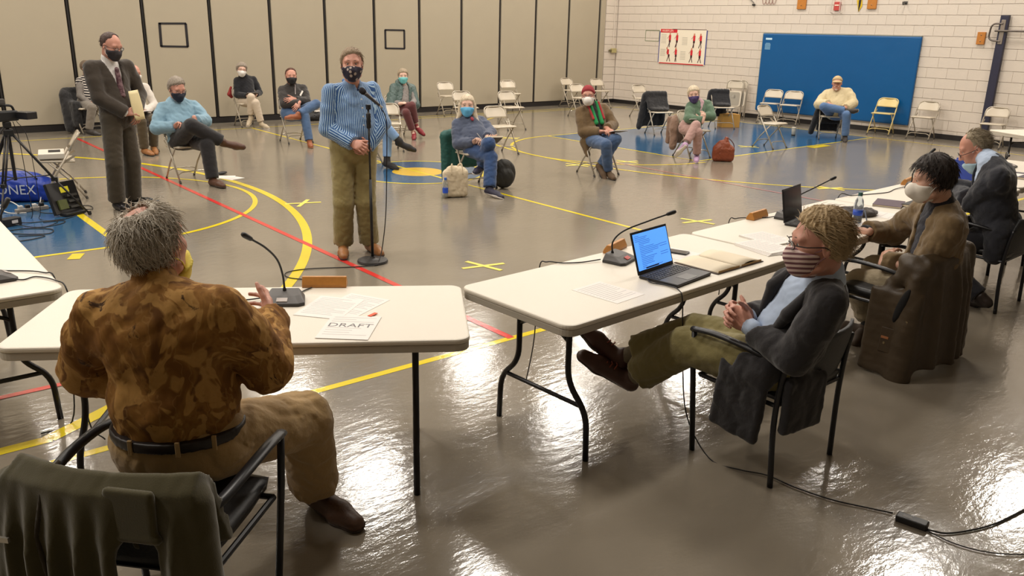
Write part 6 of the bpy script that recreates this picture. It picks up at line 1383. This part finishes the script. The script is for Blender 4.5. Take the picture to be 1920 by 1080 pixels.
cord([(6.95, 3.21, TZ+.01), (6.8, 3.22, TZ+.004), (6.6, 3.18, TZ+.004), (6.4, 3.22, TZ+.004), (6.2, 3.27, TZ+.004), (6.1, 3.33, .73), (6.1, 3.34, .3)], 'black cord trailing along the back of the middle tables')
cord([(.55, 4.44, TZ+.01), (.60, 4.40, TZ+.005), (.66, 4.42, TZ+.005), (.72, 4.30, TZ+.005), (.745, 4.2, .72), (.75, 4.15, .45), (.73, 4.05, .1), (.78, 4.0, .008)], 'black cord drooping off the left table corner')
cord([(.50, 4.62, TZ+.01), (.58, 4.60, TZ+.005), (.70, 4.48, TZ+.005), (.738, 4.40, .71), (.74, 4.36, .3), (.7, 4.3, .01), (.55, 4.25, .008)], 'second black cord over the edge of the left table')
# microphone stand
e = empty('microphone_stand', (3.45, 6.05, 0), 0, 'black microphone stand with round base before the speaker', 'microphone stand')
MB().lathe([(.001, 0), (.128, 0), (.132, .008), (.128, .022), (.05, .027), (.022, .036), (.018, .05)], (0, 0, 0), 32).build('base', M('stand_base', (58, 56, 55), .45), e, smooth=False)
MB().tube([(0, 0, .03), (0, 0, .72)], .0125, 10).build('lower_tube', M_BLK, e, smooth=True); MB().tube([(0, 0, .68), (0, 0, 1.30)], .0085, 10).build('upper_tube', M_BLK, e, smooth=True)
MB().lathe([(.012, 1.14), (.019, 1.15), (.019, 1.26), (.012, 1.27)], (0, 0, 0), 14).build('clutch', M_BLK, e, smooth=True); MB().box((0, 0, 1.315), (.016, .016, .02)).build('clip', M_BLK, e, bevel=.004)
e = empty('handheld_microphone', (3.45, 6.05, 1.33), 0, 'dark hand microphone clipped to the top of the stand', 'microphone'); a = np.array([.075, -.055, .0]); b = np.array([-.055, .045, .135]); d = nrm(b-a)
MB().tube([a, a+d*.02, a+d*.13, a+d*.15], [.010, .012, .016, .018], 12).build('handle', M('mic_body', (70, 66, 66), .35, .3), e, smooth=True); MB().tube([a+d*.15, a+d*.165, a+d*.19, a+d*.205], [.02, .026, .026, .014], 14).build('grille', M('mic_foam', (30, 26, 30), .9, bump=(200, .5)), e, smooth=True); MB().tube([a-d*.03, a], .009, 10).build('plug', M('plug_silver', (200, 196, 190), .25, .8), e)
cord([(3.53, 5.985, 1.31), (3.57, 5.97, 1.2), (3.575, 5.99, .8), (3.56, 6.0, .4), (3.53, 6.02, .12), (3.46, 5.96, .03), (3.40, 5.92, .01), (3.2, 6.0, .006), (2.9, 6.15, .006), (2.70, 6.15, .006), (2.66, 6.0, .006), (2.78, 5.85, .006), (2.9, 5.70, .006)], 'black microphone cable from the stand looping over the floor', .0042)
# envelope and papers held
def held(name, c, R, half, mat, lab, cat, z=0):
    e = empty(name, tuple(c), 0, lab, cat); MB().box((0, 0, 0), half, R).build('sheet', mat, e); return e
J = {k: np.array(v) for k, v in POSE['suit'].items() if k != 'sc'}
e = empty('envelope', tuple((J['mR']+J['mL'])/2+np.array([.0, -.03, .10])), 0, 'bulging cream envelope held by the man in the dark suit', 'envelope'); Rv = head_frame(290, 5, 6)
def env(u, v, side=1):
    return Rv@np.array([(-.065+.13*u)*(1-.25*abs(v-.5)), .0+side*(.012*math.sin(math.pi*u)*math.sin(math.pi*v)), -.15+.30*v])
for sd, nm in ((1, 'front_flap'), (-1, 'back_flap')): MB().grid(lambda u, v, sd=sd: env(u, v, sd), 8, 8).build(nm, M('manila', (226, 210, 164), .6), e, smooth=True, solid=.002)
def near(k, a, b, f, off): 
    Q = {q: np.array(v) for q, v in POSE[k].items() if q != 'sc'}; return Q[a]*(1-f)+Q[b]*f+np.array(off)
def pad(k, c, yaw, pit, half, mat, lab, name='note_pad', cat='note pad', pen=None):
    e = empty(name, tuple(c), 0, lab, cat); Rp = head_frame(yaw, pit); MB().box((0, 0, 0), half, Rp).build('pages', mat, e, bevel=.001); MB().box(Rp@np.array([0, 0, -half[2]-.0015]), (half[0]+.002, half[1]+.002, .0015), Rp).build('backing', M('card_grey', (96, 88, 80), .7), e)
    if pen is not None:
        p = empty('pen', tuple(pen[0]), 0, pen[2], 'pen'); q = np.array(pen[1]); MB().tube([(0, 0, 0), q*.85], .004, 6).build('barrel', pen[3], p); MB().tube([q*.85, q], [.004, .001], 6).build('tip', M_BLK, p)
M_WPEN = M('pen_white', (220, 216, 208), .4)
pad('hoodie', near('hoodie', 'mR', 'mL', .5, (.02, -.03, .02)), 280, 25, (.05, .07, .004), M_SHEET, 'small white note pad on the knee of the hoodie man', pen=(near('hoodie', 'mR', 'mR', 0, (0, -.02, .03)), (.05, -.03, -.05), 'dark pen held by the hoodie man', M_BLK))
pad('turtleneck', near('turtleneck', 'mR', 'mL', .4, (-.04, -.05, .02)), 262, 20, (.10, .07, .003), M('news_grey', (120, 114, 112), .7, noise=(40, .3)), 'folded grey papers on the lap of the turtleneck woman', 'folded_papers', 'papers')
pad('longhair', near('longhair', 'mR', 'mL', .55, (.05, -.08, .0)), 248, 22, (.11, .14, .009), M_CREAM, 'large open pad on the lap of the long haired woman', pen=(near('longhair', 'mR', 'mR', 0, (-.05, -.04, .08)), (.09, -.03, -.11), 'white pen held by the long haired woman', M_WPEN))
pad('beanie', near('beanie', 'mL', 'mR', .5, (.06, -.10, .0)), 250, 12, (.10, .13, .003), M_SHEET, 'white papers held on the lap of the beanie man', 'papers', 'papers')
pad('green', near('green', 'kL', 'pel', .35, (.02, .0, .11)), 240, 8, (.10, .09, .003), M_SHEET, 'white sheet on the lap of the green jacket woman', 'papers', 'papers')
pad('cap', near('cap', 'wR', 'wL', .5, (-.05, -.05, -.01)), 212, 15, (.11, .06, .008), M('black_book', (28, 30, 42), .5), 'dark notebook on the lap of the man in the cap', 'notebook', 'notebook')
pad('white', near('white', 'mL', 'mR', .5, (.02, -.04, -.01)), 285, 10, (.09, .11, .006), M_SHEET, 'papers on the lap of the bald man behind the suit', 'papers', 'papers')
sheet(3.98, 10.62, 20, 'white page on the floor by the foot of the hoodie man', n=0, z=.002, w=.11, l=.14, grp='pages on the floor'); sheet(3.92, 10.72, 60, 'page tucked behind the shoe of the hoodie man', n=0, z=.003, grp='pages on the floor')
o = Field(.006).ell((3.99, 10.95, .02), (.09, .04, .018), rotz(.5)); o = soft('glasses_case', o, M_BLK); tag(o, 'black glasses case on the floor behind the hoodie man\'s leg', 'case')

# ------------------------------------------------------------------ coats over chairs
def drape(name, field_fn, mat, lab, h=.014, wr=(.012, 8, 3), cat='coat', parts=None):
    F = Field(h); field_fn(F); o = soft(name, F, mat, None, wrinkle=wr); tag(o, lab, cat); return o
def cpt(x, y, th):
    a = math.radians(th); f = np.array([math.cos(a), math.sin(a), 0]); r = np.array([math.sin(a), -math.cos(a), 0])
    return lambda lx, ly, lz: np.array([x, y, 0])+r*lx+f*ly+np.array([0, 0, lz])
def fr(th): 
    a = math.radians(th); return np.stack([[math.sin(a), -math.cos(a), 0], [math.cos(a), math.sin(a), 0], [0, 0, 1.0]], 1)
M_COATB = cloth('black_coat', (40, 39, 40), .85, .2); M_COATB2 = cloth('black_coat_soft', (34, 34, 37), .9, .2)
def hang(F, L, Rf, top=.77, bot=.18, w=.23, side=1, seat=True, back=-.26):
    F.cone(L(-w*.8, back+.02, top), L(w*.8, back+.02, top), .045, .045, k=.05)
    F.box(L(0, back-.035, (top+bot)/2), (w, .03, (top-bot)/2), Rf, rr=.025, k=.06); F.box(L(0, back+.105, top-.15), (w*.95, .03, .18), Rf@rotx(.55), rr=.025, k=.05)
    if seat: F.ell(L(0, -.04, .49), (w*.8, .13, .035), Rf, k=.05)
L = cpt(12.86, 11.0, 250); Rf = fr(250)
def f1(F): hang(F, L, Rf, .78, .14, .24); F.cone(L(.22, -.27, .72), L(.30, -.30, .12), .06, .05, k=.05); F.cone(L(-.2, -.26, .70), L(-.2, -.27, .22), .05, .05, k=.05)
drape('coat', f1, M_COATB, 'black coat thrown over the folding chair left of the green jacket woman')
L2 = cpt(15.0, 11.1, 240); Rf2 = fr(240)
def f2(F): hang(F, L2, Rf2, .76, .22, .21); F.cone(L2(.2, -.27, .7), L2(.24, -.26, .2), .05, .045, k=.05)
drape('coat', f2, M_COATB2, 'black coat over the chair in front of the folded chairs')
L3 = cpt(6.33, 8.44, 259); Rf3 = fr(259)
def f3(F): F.cone(L3(.14, -.28, .66), L3(.26, -.33, .62), .05, .05, k=.05); F.box(L3(.19, -.33, .38), (.08, .045, .29), Rf3, rr=.03, k=.05); F.cone(L3(.27, -.33, .60), L3(.25, -.34, .06), .05, .045, k=.05); F.box(L3(-.02, -.31, .36), (.17, .03, .16), Rf3, rr=.03, k=.05)
drape('coat', f3, M('quilted_green', (30, 84, 78), .6, noise=(14, .2)), 'quilted teal green coat hanging behind the long haired woman', wr=(.012, 16, 7))
L4 = cpt(15.42, 8.80, 220); Rf4 = fr(220)
def f4(F): hang(F, L4, Rf4, .60, .12, .20, seat=False); F.cone(L4(.22, -.2, .55), L4(.32, -.18, .10), .055, .05, k=.05)
drape('coat', f4, M_COATB2, 'black coat hanging beside the man in the cap')
L5 = cpt(10.93, 8.62, 262); Rf5 = fr(262)
def f5(F): F.cone(L5(.22, -.2, .55), L5(.30, -.14, .18), .07, .06, k=.05); F.box(L5(.1, -.3, .42), (.2, .035, .22), Rf5, rr=.03, k=.05); F.cone(L5(.2, -.22, .62), L5(.27, -.18, .45), .05, .06, k=.05)
drape('coat', f5, cloth('taupe_coat', (132, 106, 90), .85, .2), 'brownish pink coat bunched at the side of the green jacket woman')
L6 = cpt(3.60, 16.30, 288); Rf6 = fr(288)
def f6(F): hang(F, L6, Rf6, .74, .12, .24, seat=False); F.cone(L6(.24, -.2, .66), L6(.28, -.08, .10), .08, .07, k=.06); F.box(L6(.2, -.05, .35), (.07, .16, .22), Rf6, rr=.04, k=.05)
drape('coat', f6, M_COATB, 'big black coat over the chair of the striped sweater')
L7 = cpt(6.44, 16.02, 270)
F = Field(.009); F.cone(L7(.19, -.27, .73), L7(.23, -.27, .60), .022, .038); F.cone(L7(.23, -.27, .60), L7(.19, -.28, .55), .038, .03); o = soft('red_scarf', F, M('scarf_red', (140, 40, 38), .8)); tag(o, 'small red scarf on the chair back of the turtleneck woman', 'scarf')  # small red bag peeking out at the chair back, shaped from two cones
# olive jacket on the nearest chair
L8 = cpt(0.63, 2.47, 42); Rf8 = fr(42); M_OLIVE = cloth('olive_fleece', (70, 64, 38), .95, .08, sc=5, bsc=220, bst=.12, sheen=.4)
def sheetfield(F, L, Rf, prof, half, thick, folds, k=.02):
    """cloth hanging over a back: profile points (y,z), half width, fold list (x, depth, width)"""
    def fn(X, Y, Z):
        o = L(0, 0, 0); px, py, pz = X-o[0], Y-o[1], Z-o[2]
        x = Rf[0, 0]*px+Rf[1, 0]*py; y = Rf[0, 1]*px+Rf[1, 1]*py; z = pz+0*x
        dmin = None
        yo = 0
        for (cx, dep, wd, ph) in folds: yo = yo+dep*np.exp(-((x-cx-ph*(.8-z))/wd)**2)*np.clip((.73-z)/.2, 0, 1)
        bow = -.05*(1-(x/half)**2)
        y = y-bow+yo
        for i in range(len(prof)-1):
            (y0, z0), (y1, z1) = prof[i], prof[i+1]; ey, ez = y1-y0, z1-z0; l2 = ey*ey+ez*ez
            t = np.clip(((y-y0)*ey+(z-z0)*ez)/l2, 0, 1); d = np.sqrt((y-y0-t*ey)**2+(z-z0-t*ez)**2)
            dmin = d if dmin is None else np.minimum(dmin, d)
        hw = half*(1+.14*np.clip((.8-z)/.5, 0, 1)); return np.maximum(dmin-thick, np.abs(x)-hw)
    F.fn(L(0, -.3, .55), .65, fn, k=k)
F = Field(.0085); sheetfield(F, L8, Rf8, [(-.155, .50), (-.205, .71), (-.25, .745), (-.292, .715), (-.315, .05)], .275, .017, [(-.19, .05, .026, .02), (-.10, .045, .024, -.02), (-.02, .05, .026, .01), (.05, .035, .026, .03), (-.25, .05, .026, -.05), (.24, .045, .026, .0)])
F.cone(L8(-.29, -.33+0.060, 0.720-0.045), L8(-.33, -.37+0.060, 0.080-0.045), .055, .06, k=.03); F.cone(L8(-.36, -.32+0.060, 0.580-0.045), L8(-.31, -.36+0.060, 0.340-0.045), .03, .05, k=.03)
F.cone(L8(.27, -.33+0.060, 0.720-0.045), L8(.31, -.37+0.060, 0.120-0.045), .05, .055, k=.03)
F.box(L8(.13, -.435+0.060, 0.46-0.045), (.055, .12, .18), Rf8, rr=.05, k=.008, sub=True)
F.box(L8(.13, -.34+0.060, 0.52-0.045), (.05, .09, .1), Rf8, rr=.02, k=.004, sub=True)
oj = soft('olive_jacket', F, M_OLIVE, None, wrinkle=(.003, 4, 41)); tag(oj, 'olive fleece jacket draped over the chair back nearest the camera', 'jacket')
F = Field(.007); F.box(L8(.12, -.405+0.060, 0.715-0.045), (.075, .014, .075), Rf8@rotx(-.05), rr=.013, k=.01); F.cone(L8(.05, -.41+0.060, 0.645-0.045), L8(.195, -.41+0.060, 0.645-0.045), .014, .014, k=.01); soft('sleeve_flap', F, M_OLIVE, oj)
F = Field(.006); P_ = [L8(-.135, -.33+0.060, 0.805-0.045), L8(-.14, -.40+0.060, 0.760-0.045), L8(-.165, -.42+0.060, 0.620-0.045), L8(-.125, -.435+0.060, 0.420-0.045), L8(-.10, -.44+0.060, 0.070-0.045)]
for a, b in zip(P_[:-1], P_[1:]): F.cone(a, b, .008, .008, k=.004)
soft('front_hem', F, cloth('olive_dark_edge', (54, 46, 32)), oj)
F = Field(.007); F.box(L8(-.23, -.455+0.060, 0.180-0.045), (.085, .012, .13), Rf8, rr=.012, k=.01); soft('pocket', F, M_OLIVE, oj)
MB().box(L8(-.265, -.425+0.060, 0.600-0.045), (.016, .004, .008), Rf8).build('zip_pull', M('zip_metal', (190, 186, 176), .3, .8), oj)
# brown waxed coat
L9 = cpt(5.03, 2.28, 92); Rf9 = fr(92); M_WAX = M('waxed_cotton', (66, 52, 34), .5, noise=(6, .2), bump=(18, .3))
F = Field(.0105); sheetfield(F, L9, Rf9, [(-.15, .50), (-.20, .715), (-.24, .745), (-.28, .72), (-.31, .08)], .27, .017, [(-.2, .03, .035, .02), (-.02, .045, .03, .02), (.08, .04, .03, .05), (.17, .045, .03, .03)])
F.cone(L9(-.30, -.30+0.060, .74-0.080-0.050), L9(-.33, -.30+0.060, .13-0.080-0.050), .045, .07, k=.04); F.box(L9(-.335, -.21+0.060, .40-0.080-0.050), (.02, .15, .26), Rf9@roty(.07), rr=.018, k=.04); F.cone(L9(.27, -.33+0.060, .84-0.080-0.050), L9(.33, -.36+0.060, .22-0.080-0.050), .06, .055, k=.03)
F.cone(L9(-.25, -.15, .70), L9(-.27, -.26, .66), .05, .05, k=.04); F.cone(L9(-.27, -.10, .55), L9(-.28, -.20, .68), .045, .045, k=.04)
ow = soft('waxed_coat', F, M_WAX, None, wrinkle=(.005, 4, 43)); tag(ow, 'long brown waxed coat hung over the chair of the man in brown', 'coat')
F = Field(.005); F.ell(L9(-.352, -.20, .455), (.016, .026, .115), Rf9@rotx(.28), k=.01); soft('arm_slit', F, M('slit_lining', (16, 14, 14), .9), ow)  # black ellipsoid on the surface; its colour stands in for shade inside the armhole
MB().box(L9(-.362, -.26+0.060, .36-0.080-0.050), (.003, .09, .075), Rf9@roty(.09)).build('pocket_flap', M_WAX, ow, bevel=.003)
for yy, zz in ((-.30, .315), (-.20, .34), (-.31, .50)): MB().lathe([(.008, 0), (.006, .004)], L9(-.366, yy+0.060, zz-0.080-0.050), 12, Rf9@roty(-math.pi/2)).build('snap', M('snap_brass', (200, 180, 140), .25, .8), ow)
MB().box(L9(-.366, -.20+0.060, .375-0.080-0.050), (.002, .022, .007), Rf9).build('leather_tag', M('tag_tan', (170, 110, 70), .6), ow)

# ------------------------------------------------------------------ bags and boxes
def soft_thing(name, F, mat, lab, cat, wr=None):
    o = soft(name, F, mat, None, wrinkle=wr); return tag(o, lab, cat)
F = Field(.009); c = np.array([5.72, 8.0, 0]); Rb = fr(250); F.box(c+(0, 0, .17), (.15, .07, .165), Rb, rr=.05, k=.03); F.ell(c+(.03, .02, .30), (.11, .06, .07), Rb, k=.05); F.ell(c+(-.05, 0, .33), (.06, .04, .05), Rb, k=.04)
t = soft_thing('tote_bag', F, cloth('canvas', (208, 192, 164), .85, .08), 'cream canvas tote bag on the floor beside the long haired woman', 'bag', (.008, 7, 51))
for sx in (-.07, .07): MB().tube(smooth_path([c+Rb@np.array([sx, .07, .28]), c+Rb@np.array([sx*.9, .05, .40]), c+Rb@np.array([sx*.5, -.02, .37]), c+Rb@np.array([sx*.9, -.06, .28])]), .011, 6, flat=.4).build('handle', cloth('canvas', (208, 192, 164)), t, smooth=True)
e = empty('small_water_bottle', (5.56, 7.98, .0), 0, 'small water bottle with blue label at the tote bag', 'bottle'); MB().lathe([(.03, .02), (.032, .03), (.032, .18), (.014, .22), (.014, .24)], (0, 0, 0), 16).build('body', M_PET, e, smooth=True); MB().lathe([(.0335, .07), (.0335, .13)], (0, 0, 0), 16).build('label', M('label_blue', (40, 82, 196), .45), e); MB().lathe([(.016, .225), (.016, .25), (.012, .252)], (0, 0, 0), 14).build('cap', M('cap_blue', (40, 100, 190), .5), e)
F = Field(.009); c = np.array([6.56, 8.12, 0]); Rb = fr(235)@rotx(-.12); F.ell(c+(0, 0, .19), (.15, .085, .19), Rb, k=.03); F.ell(c+(-.02, -.07, .14), (.10, .05, .11), Rb, k=.04)
F.ops = [o_[:-2]+([(np.array([0, 0, .004]), np.array([0, 0, -1.]))],)+(False,) for o_ in F.ops]
t = soft_thing('backpack', F, M('backpack_black', (44, 42, 38), .6, noise=(14, .25)), 'black backpack on the floor behind the long haired woman\'s shoe', 'bag', (.006, 9, 52)); MB().tube(smooth_path([c+Rb@np.array([-.10, -.08, .05]), c+Rb@np.array([-.12, -.06, .22]), c+Rb@np.array([-.03, -.08, .34]), c+Rb@np.array([.09, -.07, .28])]), .006, 6).build('zip', M('zip_dark', (90, 86, 78), .5), t)
F = Field(.009); c = np.array([11.02, 8.06, 0]); Rb = fr(225); F.box(c+(0, 0, .12), (.17, .08, .12), Rb, rr=.06, k=.03); F.ell(c+(-.02, 0, .22), (.12, .06, .12), Rb, k=.06); F.cone(c+Rb@np.array([-.04, 0, .28]), c+Rb@np.array([-.03, 0, .36]), .03, .03, k=.04)
F.ops = [o_[:-2]+([(np.array([0, 0, .004]), np.array([0, 0, -1.]))],)+(False,) for o_ in F.ops]
t = soft_thing('leather_bag', F, M('russet_leather', (136, 66, 38), .5, noise=(10, .2)), 'russet leather bag on the floor right of the green jacket woman', 'bag', (.008, 9, 53)); MB().tube(smooth_path([c+Rb@np.array([-.15, -.02, .14]), c+Rb@np.array([-.16, -.03, .26]), c+Rb@np.array([-.06, -.03, .36]), c+Rb@np.array([.06, -.03, .31])]), .007, 6).build('strap', M('russet_dark', (92, 44, 30), .5), t, smooth=True)
e = empty('cardboard_box', (15.32, 11.15, 0), math.radians(-30), 'small brown cardboard box under the chair with dark coat', 'box'); M_KRAFT = M('kraft', (188, 140, 66), .7, noise=(8, .08)); MB().box((0, 0, .14), (.2, .14, .14)).build('carton', M_KRAFT, e, bevel=.004)
for sx in (-1, 1): MB().box((sx*.1, 0, .282), (.1, .14, .002), roty(sx*.05)).build('flap', M_KRAFT, e)
e = empty('travel_mug', (15.15, 9.42, 0), 0, 'pale travel mug on the floor left of the man in the cap', 'mug'); MB().lathe([(.035, 0), (.042, .14), (.044, .15)], (0, 0, 0), 18).build('body', M('mug_cream', (204, 196, 178), .4), e, smooth=True); MB().lathe([(.046, .15), (.046, .165), (.038, .18)], (0, 0, 0), 18).build('lid', M('mug_lid', (180, 172, 156), .4), e, smooth=True); MB().lathe([(.038, .005), (.040, .03)], (0, 0, 0), 18).build('band', M_BLK, e)
e = empty('white_jug', (14.55, 11.3, 0), 0, 'white bottle on the floor behind the chair with dark coat', 'bottle'); MB().lathe([(.06, 0), (.065, .02), (.065, .15), (.03, .21), (.022, .24)], (0, 0, 0), 18).build('body', M('jug_white', (206, 200, 190), .4), e, smooth=True); MB().lathe([(.025, .24), (.025, .265)], (0, 0, 0), 14).build('cap', M_DKGREY, e)
F = Field(.012); c = np.array([8.05, 16.35, 0]); F.ell(c+(0, 0, .09), (.26, .15, .10), None, k=.03); F.ell(c+(.08, 0, .15), (.12, .1, .06), None, k=.04); F.ops = [o_[:-2]+([(np.array([0, 0, .004]), np.array([0, 0, -1.]))],)+(False,) for o_ in F.ops]
t = soft_thing('black_bag', F, M('nylon_black', (30, 28, 30), .55), 'black bag on the floor at the partition left of the speaker', 'bag', (.012, 8, 54)); MB().box((8.08, 16.28, .20), (.08, .03, .012), rotz(.3)).build('papers', M_SHEET, t)

# ------------------------------------------------------------------ camera corner
e = empty('tripod', (1.36, 9.42, 0), 0, 'black camera tripod at the left edge of the picture', 'tripod'); M_TRI = M('tripod_black', (40, 37, 36), .4, .2)
for k, (fx, fy) in enumerate(((1.96, 9.28), (1.10, 8.98), (1.02, 9.92))):
    a = np.array([0, 0, .86]); b = np.array([fx-1.36, fy-9.42, .012]); m_ = a*.45+b*.55; n_ = nrm(np.array([b[0], b[1], 0])); sd = np.array([-n_[1], n_[0], 0])*.013
    l = MB().tube([a+n_*.03+sd, m_+sd], .011, 8).tube([a+n_*.03-sd, m_-sd], .011, 8).build('leg', M_TRI, e, smooth=True); MB().tube([m_-(b-m_)*.1, b], .010, 8).build('lower_leg', M_TRI, l, smooth=True)
    MB().box(m_, (.03, .02, .02), rotz(math.atan2(n_[1], n_[0]))).build('leg_lock', M_BLK, l, bevel=.004); MB().lathe([(.016, -.008), (.02, 0), (.014, .03)], b, 12).build('foot', M_BLK, l)
    MB().tube([np.array([0, 0, .42]), a*.5+b*.5], .006, 6).build('spreader', M_TRI, e)
MB().tube([(0, 0, .40), (0, 0, .92)], .016, 10).build('centre_column', M_TRI, e); MB().box((0, 0, .87), (.045, .045, .035)).build('shoulder', M_BLK, e, bevel=.01); MB().box((0, 0, .945), (.035, .03, .03)).build('pan_head', M_BLK, e, bevel=.008)
MB().tube([(0, 0, .95), (-.18, -.14, .80)], .008, 8).build('pan_handle', M_TRI, e)
e = empty('camcorder', (1.36, 9.42, .975), math.radians(20), 'black camcorder on the tripod with its side screen open', 'camcorder'); MB().box((.0, 0, .055), (.11, .04, .05)).build('body', M_BLK, e, bevel=.015)
MB().tube([(.10, 0, .055), (.17, 0, .055)], .038, 18).build('lens_barrel', M('lens_black', (20, 20, 22), .3), e); MB().tube([(.171, 0, .055), (.172, 0, .055)], .028, 18).build('lens_glass', M('lens_glass', (30, 36, 60), .05), e)
MB().box((.14, -.12, .06), (.06, .07, .035), rotz(.2)).build('side_screen', M('screen_shell', (30, 28, 30), .35), e, bevel=.006); MB().tube(smooth_path([(-.08, 0, .10), (-.05, 0, .15), (.06, 0, .15), (.09, 0, .10)]), .012, 8).build('top_handle', M_BLK, e)
MB().lathe([(.03, .16), (.034, .18), (.03, .215), (.02, .22)], (-.02, 0, 0), 14).build('shoe_microphone', M('foam_grey', (70, 66, 62), .9), e)
cord([(1.44, 9.38, .98), (1.50, 9.33, .85), (1.52, 9.32, .5), (1.52, 9.32, .1), (1.5, 9.3, .008), (1.62, 9.1, .006), (1.45, 8.9, .006)], 'thin black cable hanging from the camcorder to the floor')
cord([(1.42, 9.45, .97), (1.45, 9.46, .8), (1.46, 9.44, .3), (1.45, 9.42, .01), (1.3, 9.5, .006)], 'second thin cable down the tripod')
F = Field(.011); c = np.array([1.52, 10.46, 0]); Rb = fr(240); F.ell(c+(0, 0, .165), (.38, .15, .165), Rb, k=.03); F.box(c+(0, 0, .12), (.36, .13, .11), Rb, rr=.06, k=.05); F.ops = [o_[:-2]+([(np.array([0, 0, .004]), np.array([0, 0, -1.]))],)+(False,) for o_ in F.ops]
t = soft_thing('sports_bag', F, M('bag_blue', (26, 58, 160), .42, noise=(5, .15)), 'shiny blue sports bag with white YONEX lettering behind the tripod', 'bag', (.009, 6, 55))
text_mesh('YONEX', .15, 'lettering', M('print_white', (206, 210, 218), .5), t, lambda v: c+Rb@np.array([-v[0]*.95, .165+.0-.05*((v[0])/.38)**2*0-.0, .10+v[1]]), align='CENTER').rotation_euler = (0, 0, 0)
MB().box(c+Rb@np.array([.35, .0, .15]), (.012, .10, .11), Rb).build('end_patch', M_BLK, t, bevel=.01)
MB().tube(smooth_path([c+Rb@np.array([-.25, .1, .26]), c+Rb@np.array([-.1, .08, .36]), c+Rb@np.array([.1, .08, .36]), c+Rb@np.array([.25, .1, .27])]), .012, 6, flat=.4).build('carry_handle', M_BLK, t, smooth=True)
# electronics on the chair and floor
Lp = cpt(1.95, 10.40, 169); Rp = fr(169)
e = empty('white_mixer', tuple(Lp(0, .06, .466)), math.radians(169-90), 'white electronic box with dark slots on the seat of the folding chair', 'electronics'); MB().box((0, 0, .03), (.2, .13, .03)).build('case', M('device_white', (214, 206, 192), .45), e, bevel=.008)
for k in range(6): MB().box((.10-.035*k, -.03, .0605), (.011, .06, .0015)).build('slot', M_BLK, e)
e = empty('light_panel', (1.80, 9.42, 0), math.radians(28), 'black floodlight box with yellow label leaning on the floor by the tripod', 'floodlight'); Rt = rotx(-.32)
MB().box(Rt@np.array([0, 0, .17])+np.array([0, 0, .01]), (.17, .02, .165), Rt).build('panel', M('panel_black', (26, 24, 24), .3), e, bevel=.006); MB().box(Rt@np.array([.02, -.023, .25])+np.array([0, 0, .01]), (.05, .002, .03), Rt).build('yellow_label', M('label_yellow', (226, 214, 40), .5), e)
for k in range(3): MB().box(Rt@np.array([.06, -.04, .06+.06*k])+np.array([0, 0, .01]), (.06, .02, .012), Rt).build('heat_sink', M('sink_grey', (66, 64, 60), .45, .3), e)
MB().box((0, -.05, .02), (.12, .05, .014)).build('foot_bracket', M_BLK, e, bevel=.004); MB().box(Rt@np.array([-.06, -.03, .10])+np.array([0, 0, .01]), (.05, .012, .05), Rt).build('green_label', M('label_olive', (90, 96, 50), .5), e)
e = empty('power_strip', (1.52, 9.80, 0), math.radians(15), 'pale power strip with plugs on the blue floor by the bag', 'power strip'); MB().box((0, 0, .02), (.16, .035, .02)).build('strip_body', M('strip_grey', (150, 144, 136), .5), e, bevel=.006)
for k in range(4): MB().box((-.11+.07*k, 0, .055), (.022, .022, .018)).build('plug', M_BLK if k % 2 else M('plug_white', (206, 202, 196), .5), e, bevel=.004)
e = empty('white_adapter', (1.86, 10.36, 0), .3, 'white upright adapter on the floor under the folding chair', 'adapter'); MB().prism(rrect(.055, .035, .02), 0, .26).build('case', M('plug_white', (206, 202, 196), .5), e, bevel=.008); MB().box((0, -.036, .2), (.03, .001, .02)).build('label', M_INK, e)
e = empty('black_adapter', (1.22, 9.18, 0), .4, 'black box adapter on the blue floor at the left edge', 'adapter'); MB().box((0, 0, .04), (.09, .05, .04)).build('case', M_BLK, e, bevel=.008); MB().box((.02, -.0505, .045), (.03, .0008, .015)).build('label', M_INK, e)
random.seed(6)
for i, (pts, lab) in enumerate((([(1.5, 9.78, .03), (1.6, 9.6, .006), (1.75, 9.5, .006), (1.86, 9.36, .006), (1.7, 9.2, .006), (1.4, 9.2, .006), (1.25, 9.2, .03)], 'black cable between power strip and floodlight'), ([(1.22, 9.14, .03), (1.4, 8.95, .006), (1.62, 8.98, .006), (1.68, 9.12, .006), (1.5, 9.15, .006)], 'black cable loop on the blue key'), ([(1.0, 9.0, .006), (1.25, 8.72, .006), (1.45, 8.62, .006), (1.5, 8.8, .006), (1.3, 8.95, .006), (1.05, 8.9, .006)], 'wide black cable loop near the left table'), ([(1.95, 9.45, .03), (2.05, 9.55, .006), (2.06, 9.75, .006), (1.9, 9.8, .006), (1.7, 9.85, .006), (1.58, 9.82, .04)], 'black cable curving past the floodlight'), ([(.9, 8.55, .006), (1.2, 8.45, .006), (1.4, 8.55, .006), (1.2, 8.66, .006)], 'black cable nearest the left table'))):
    cord(pts, lab, .0045)
cord([(1.42, 9.86, .05), (1.35, 9.98, .09), (1.25, 9.95, .05), (1.3, 9.8, .006), (1.45, 9.7, .006)], 'white cable coil by the power strip', .006, M('cable_white', (216, 212, 206), .5)); cord([(1.86, 10.36, .25), (1.80, 10.32, .33), (1.74, 10.3, .2), (1.66, 10.15, .01), (1.55, 9.85, .05)], 'white cable rising from the white adapter', .005, M('cable_white', (216, 212, 206), .5))
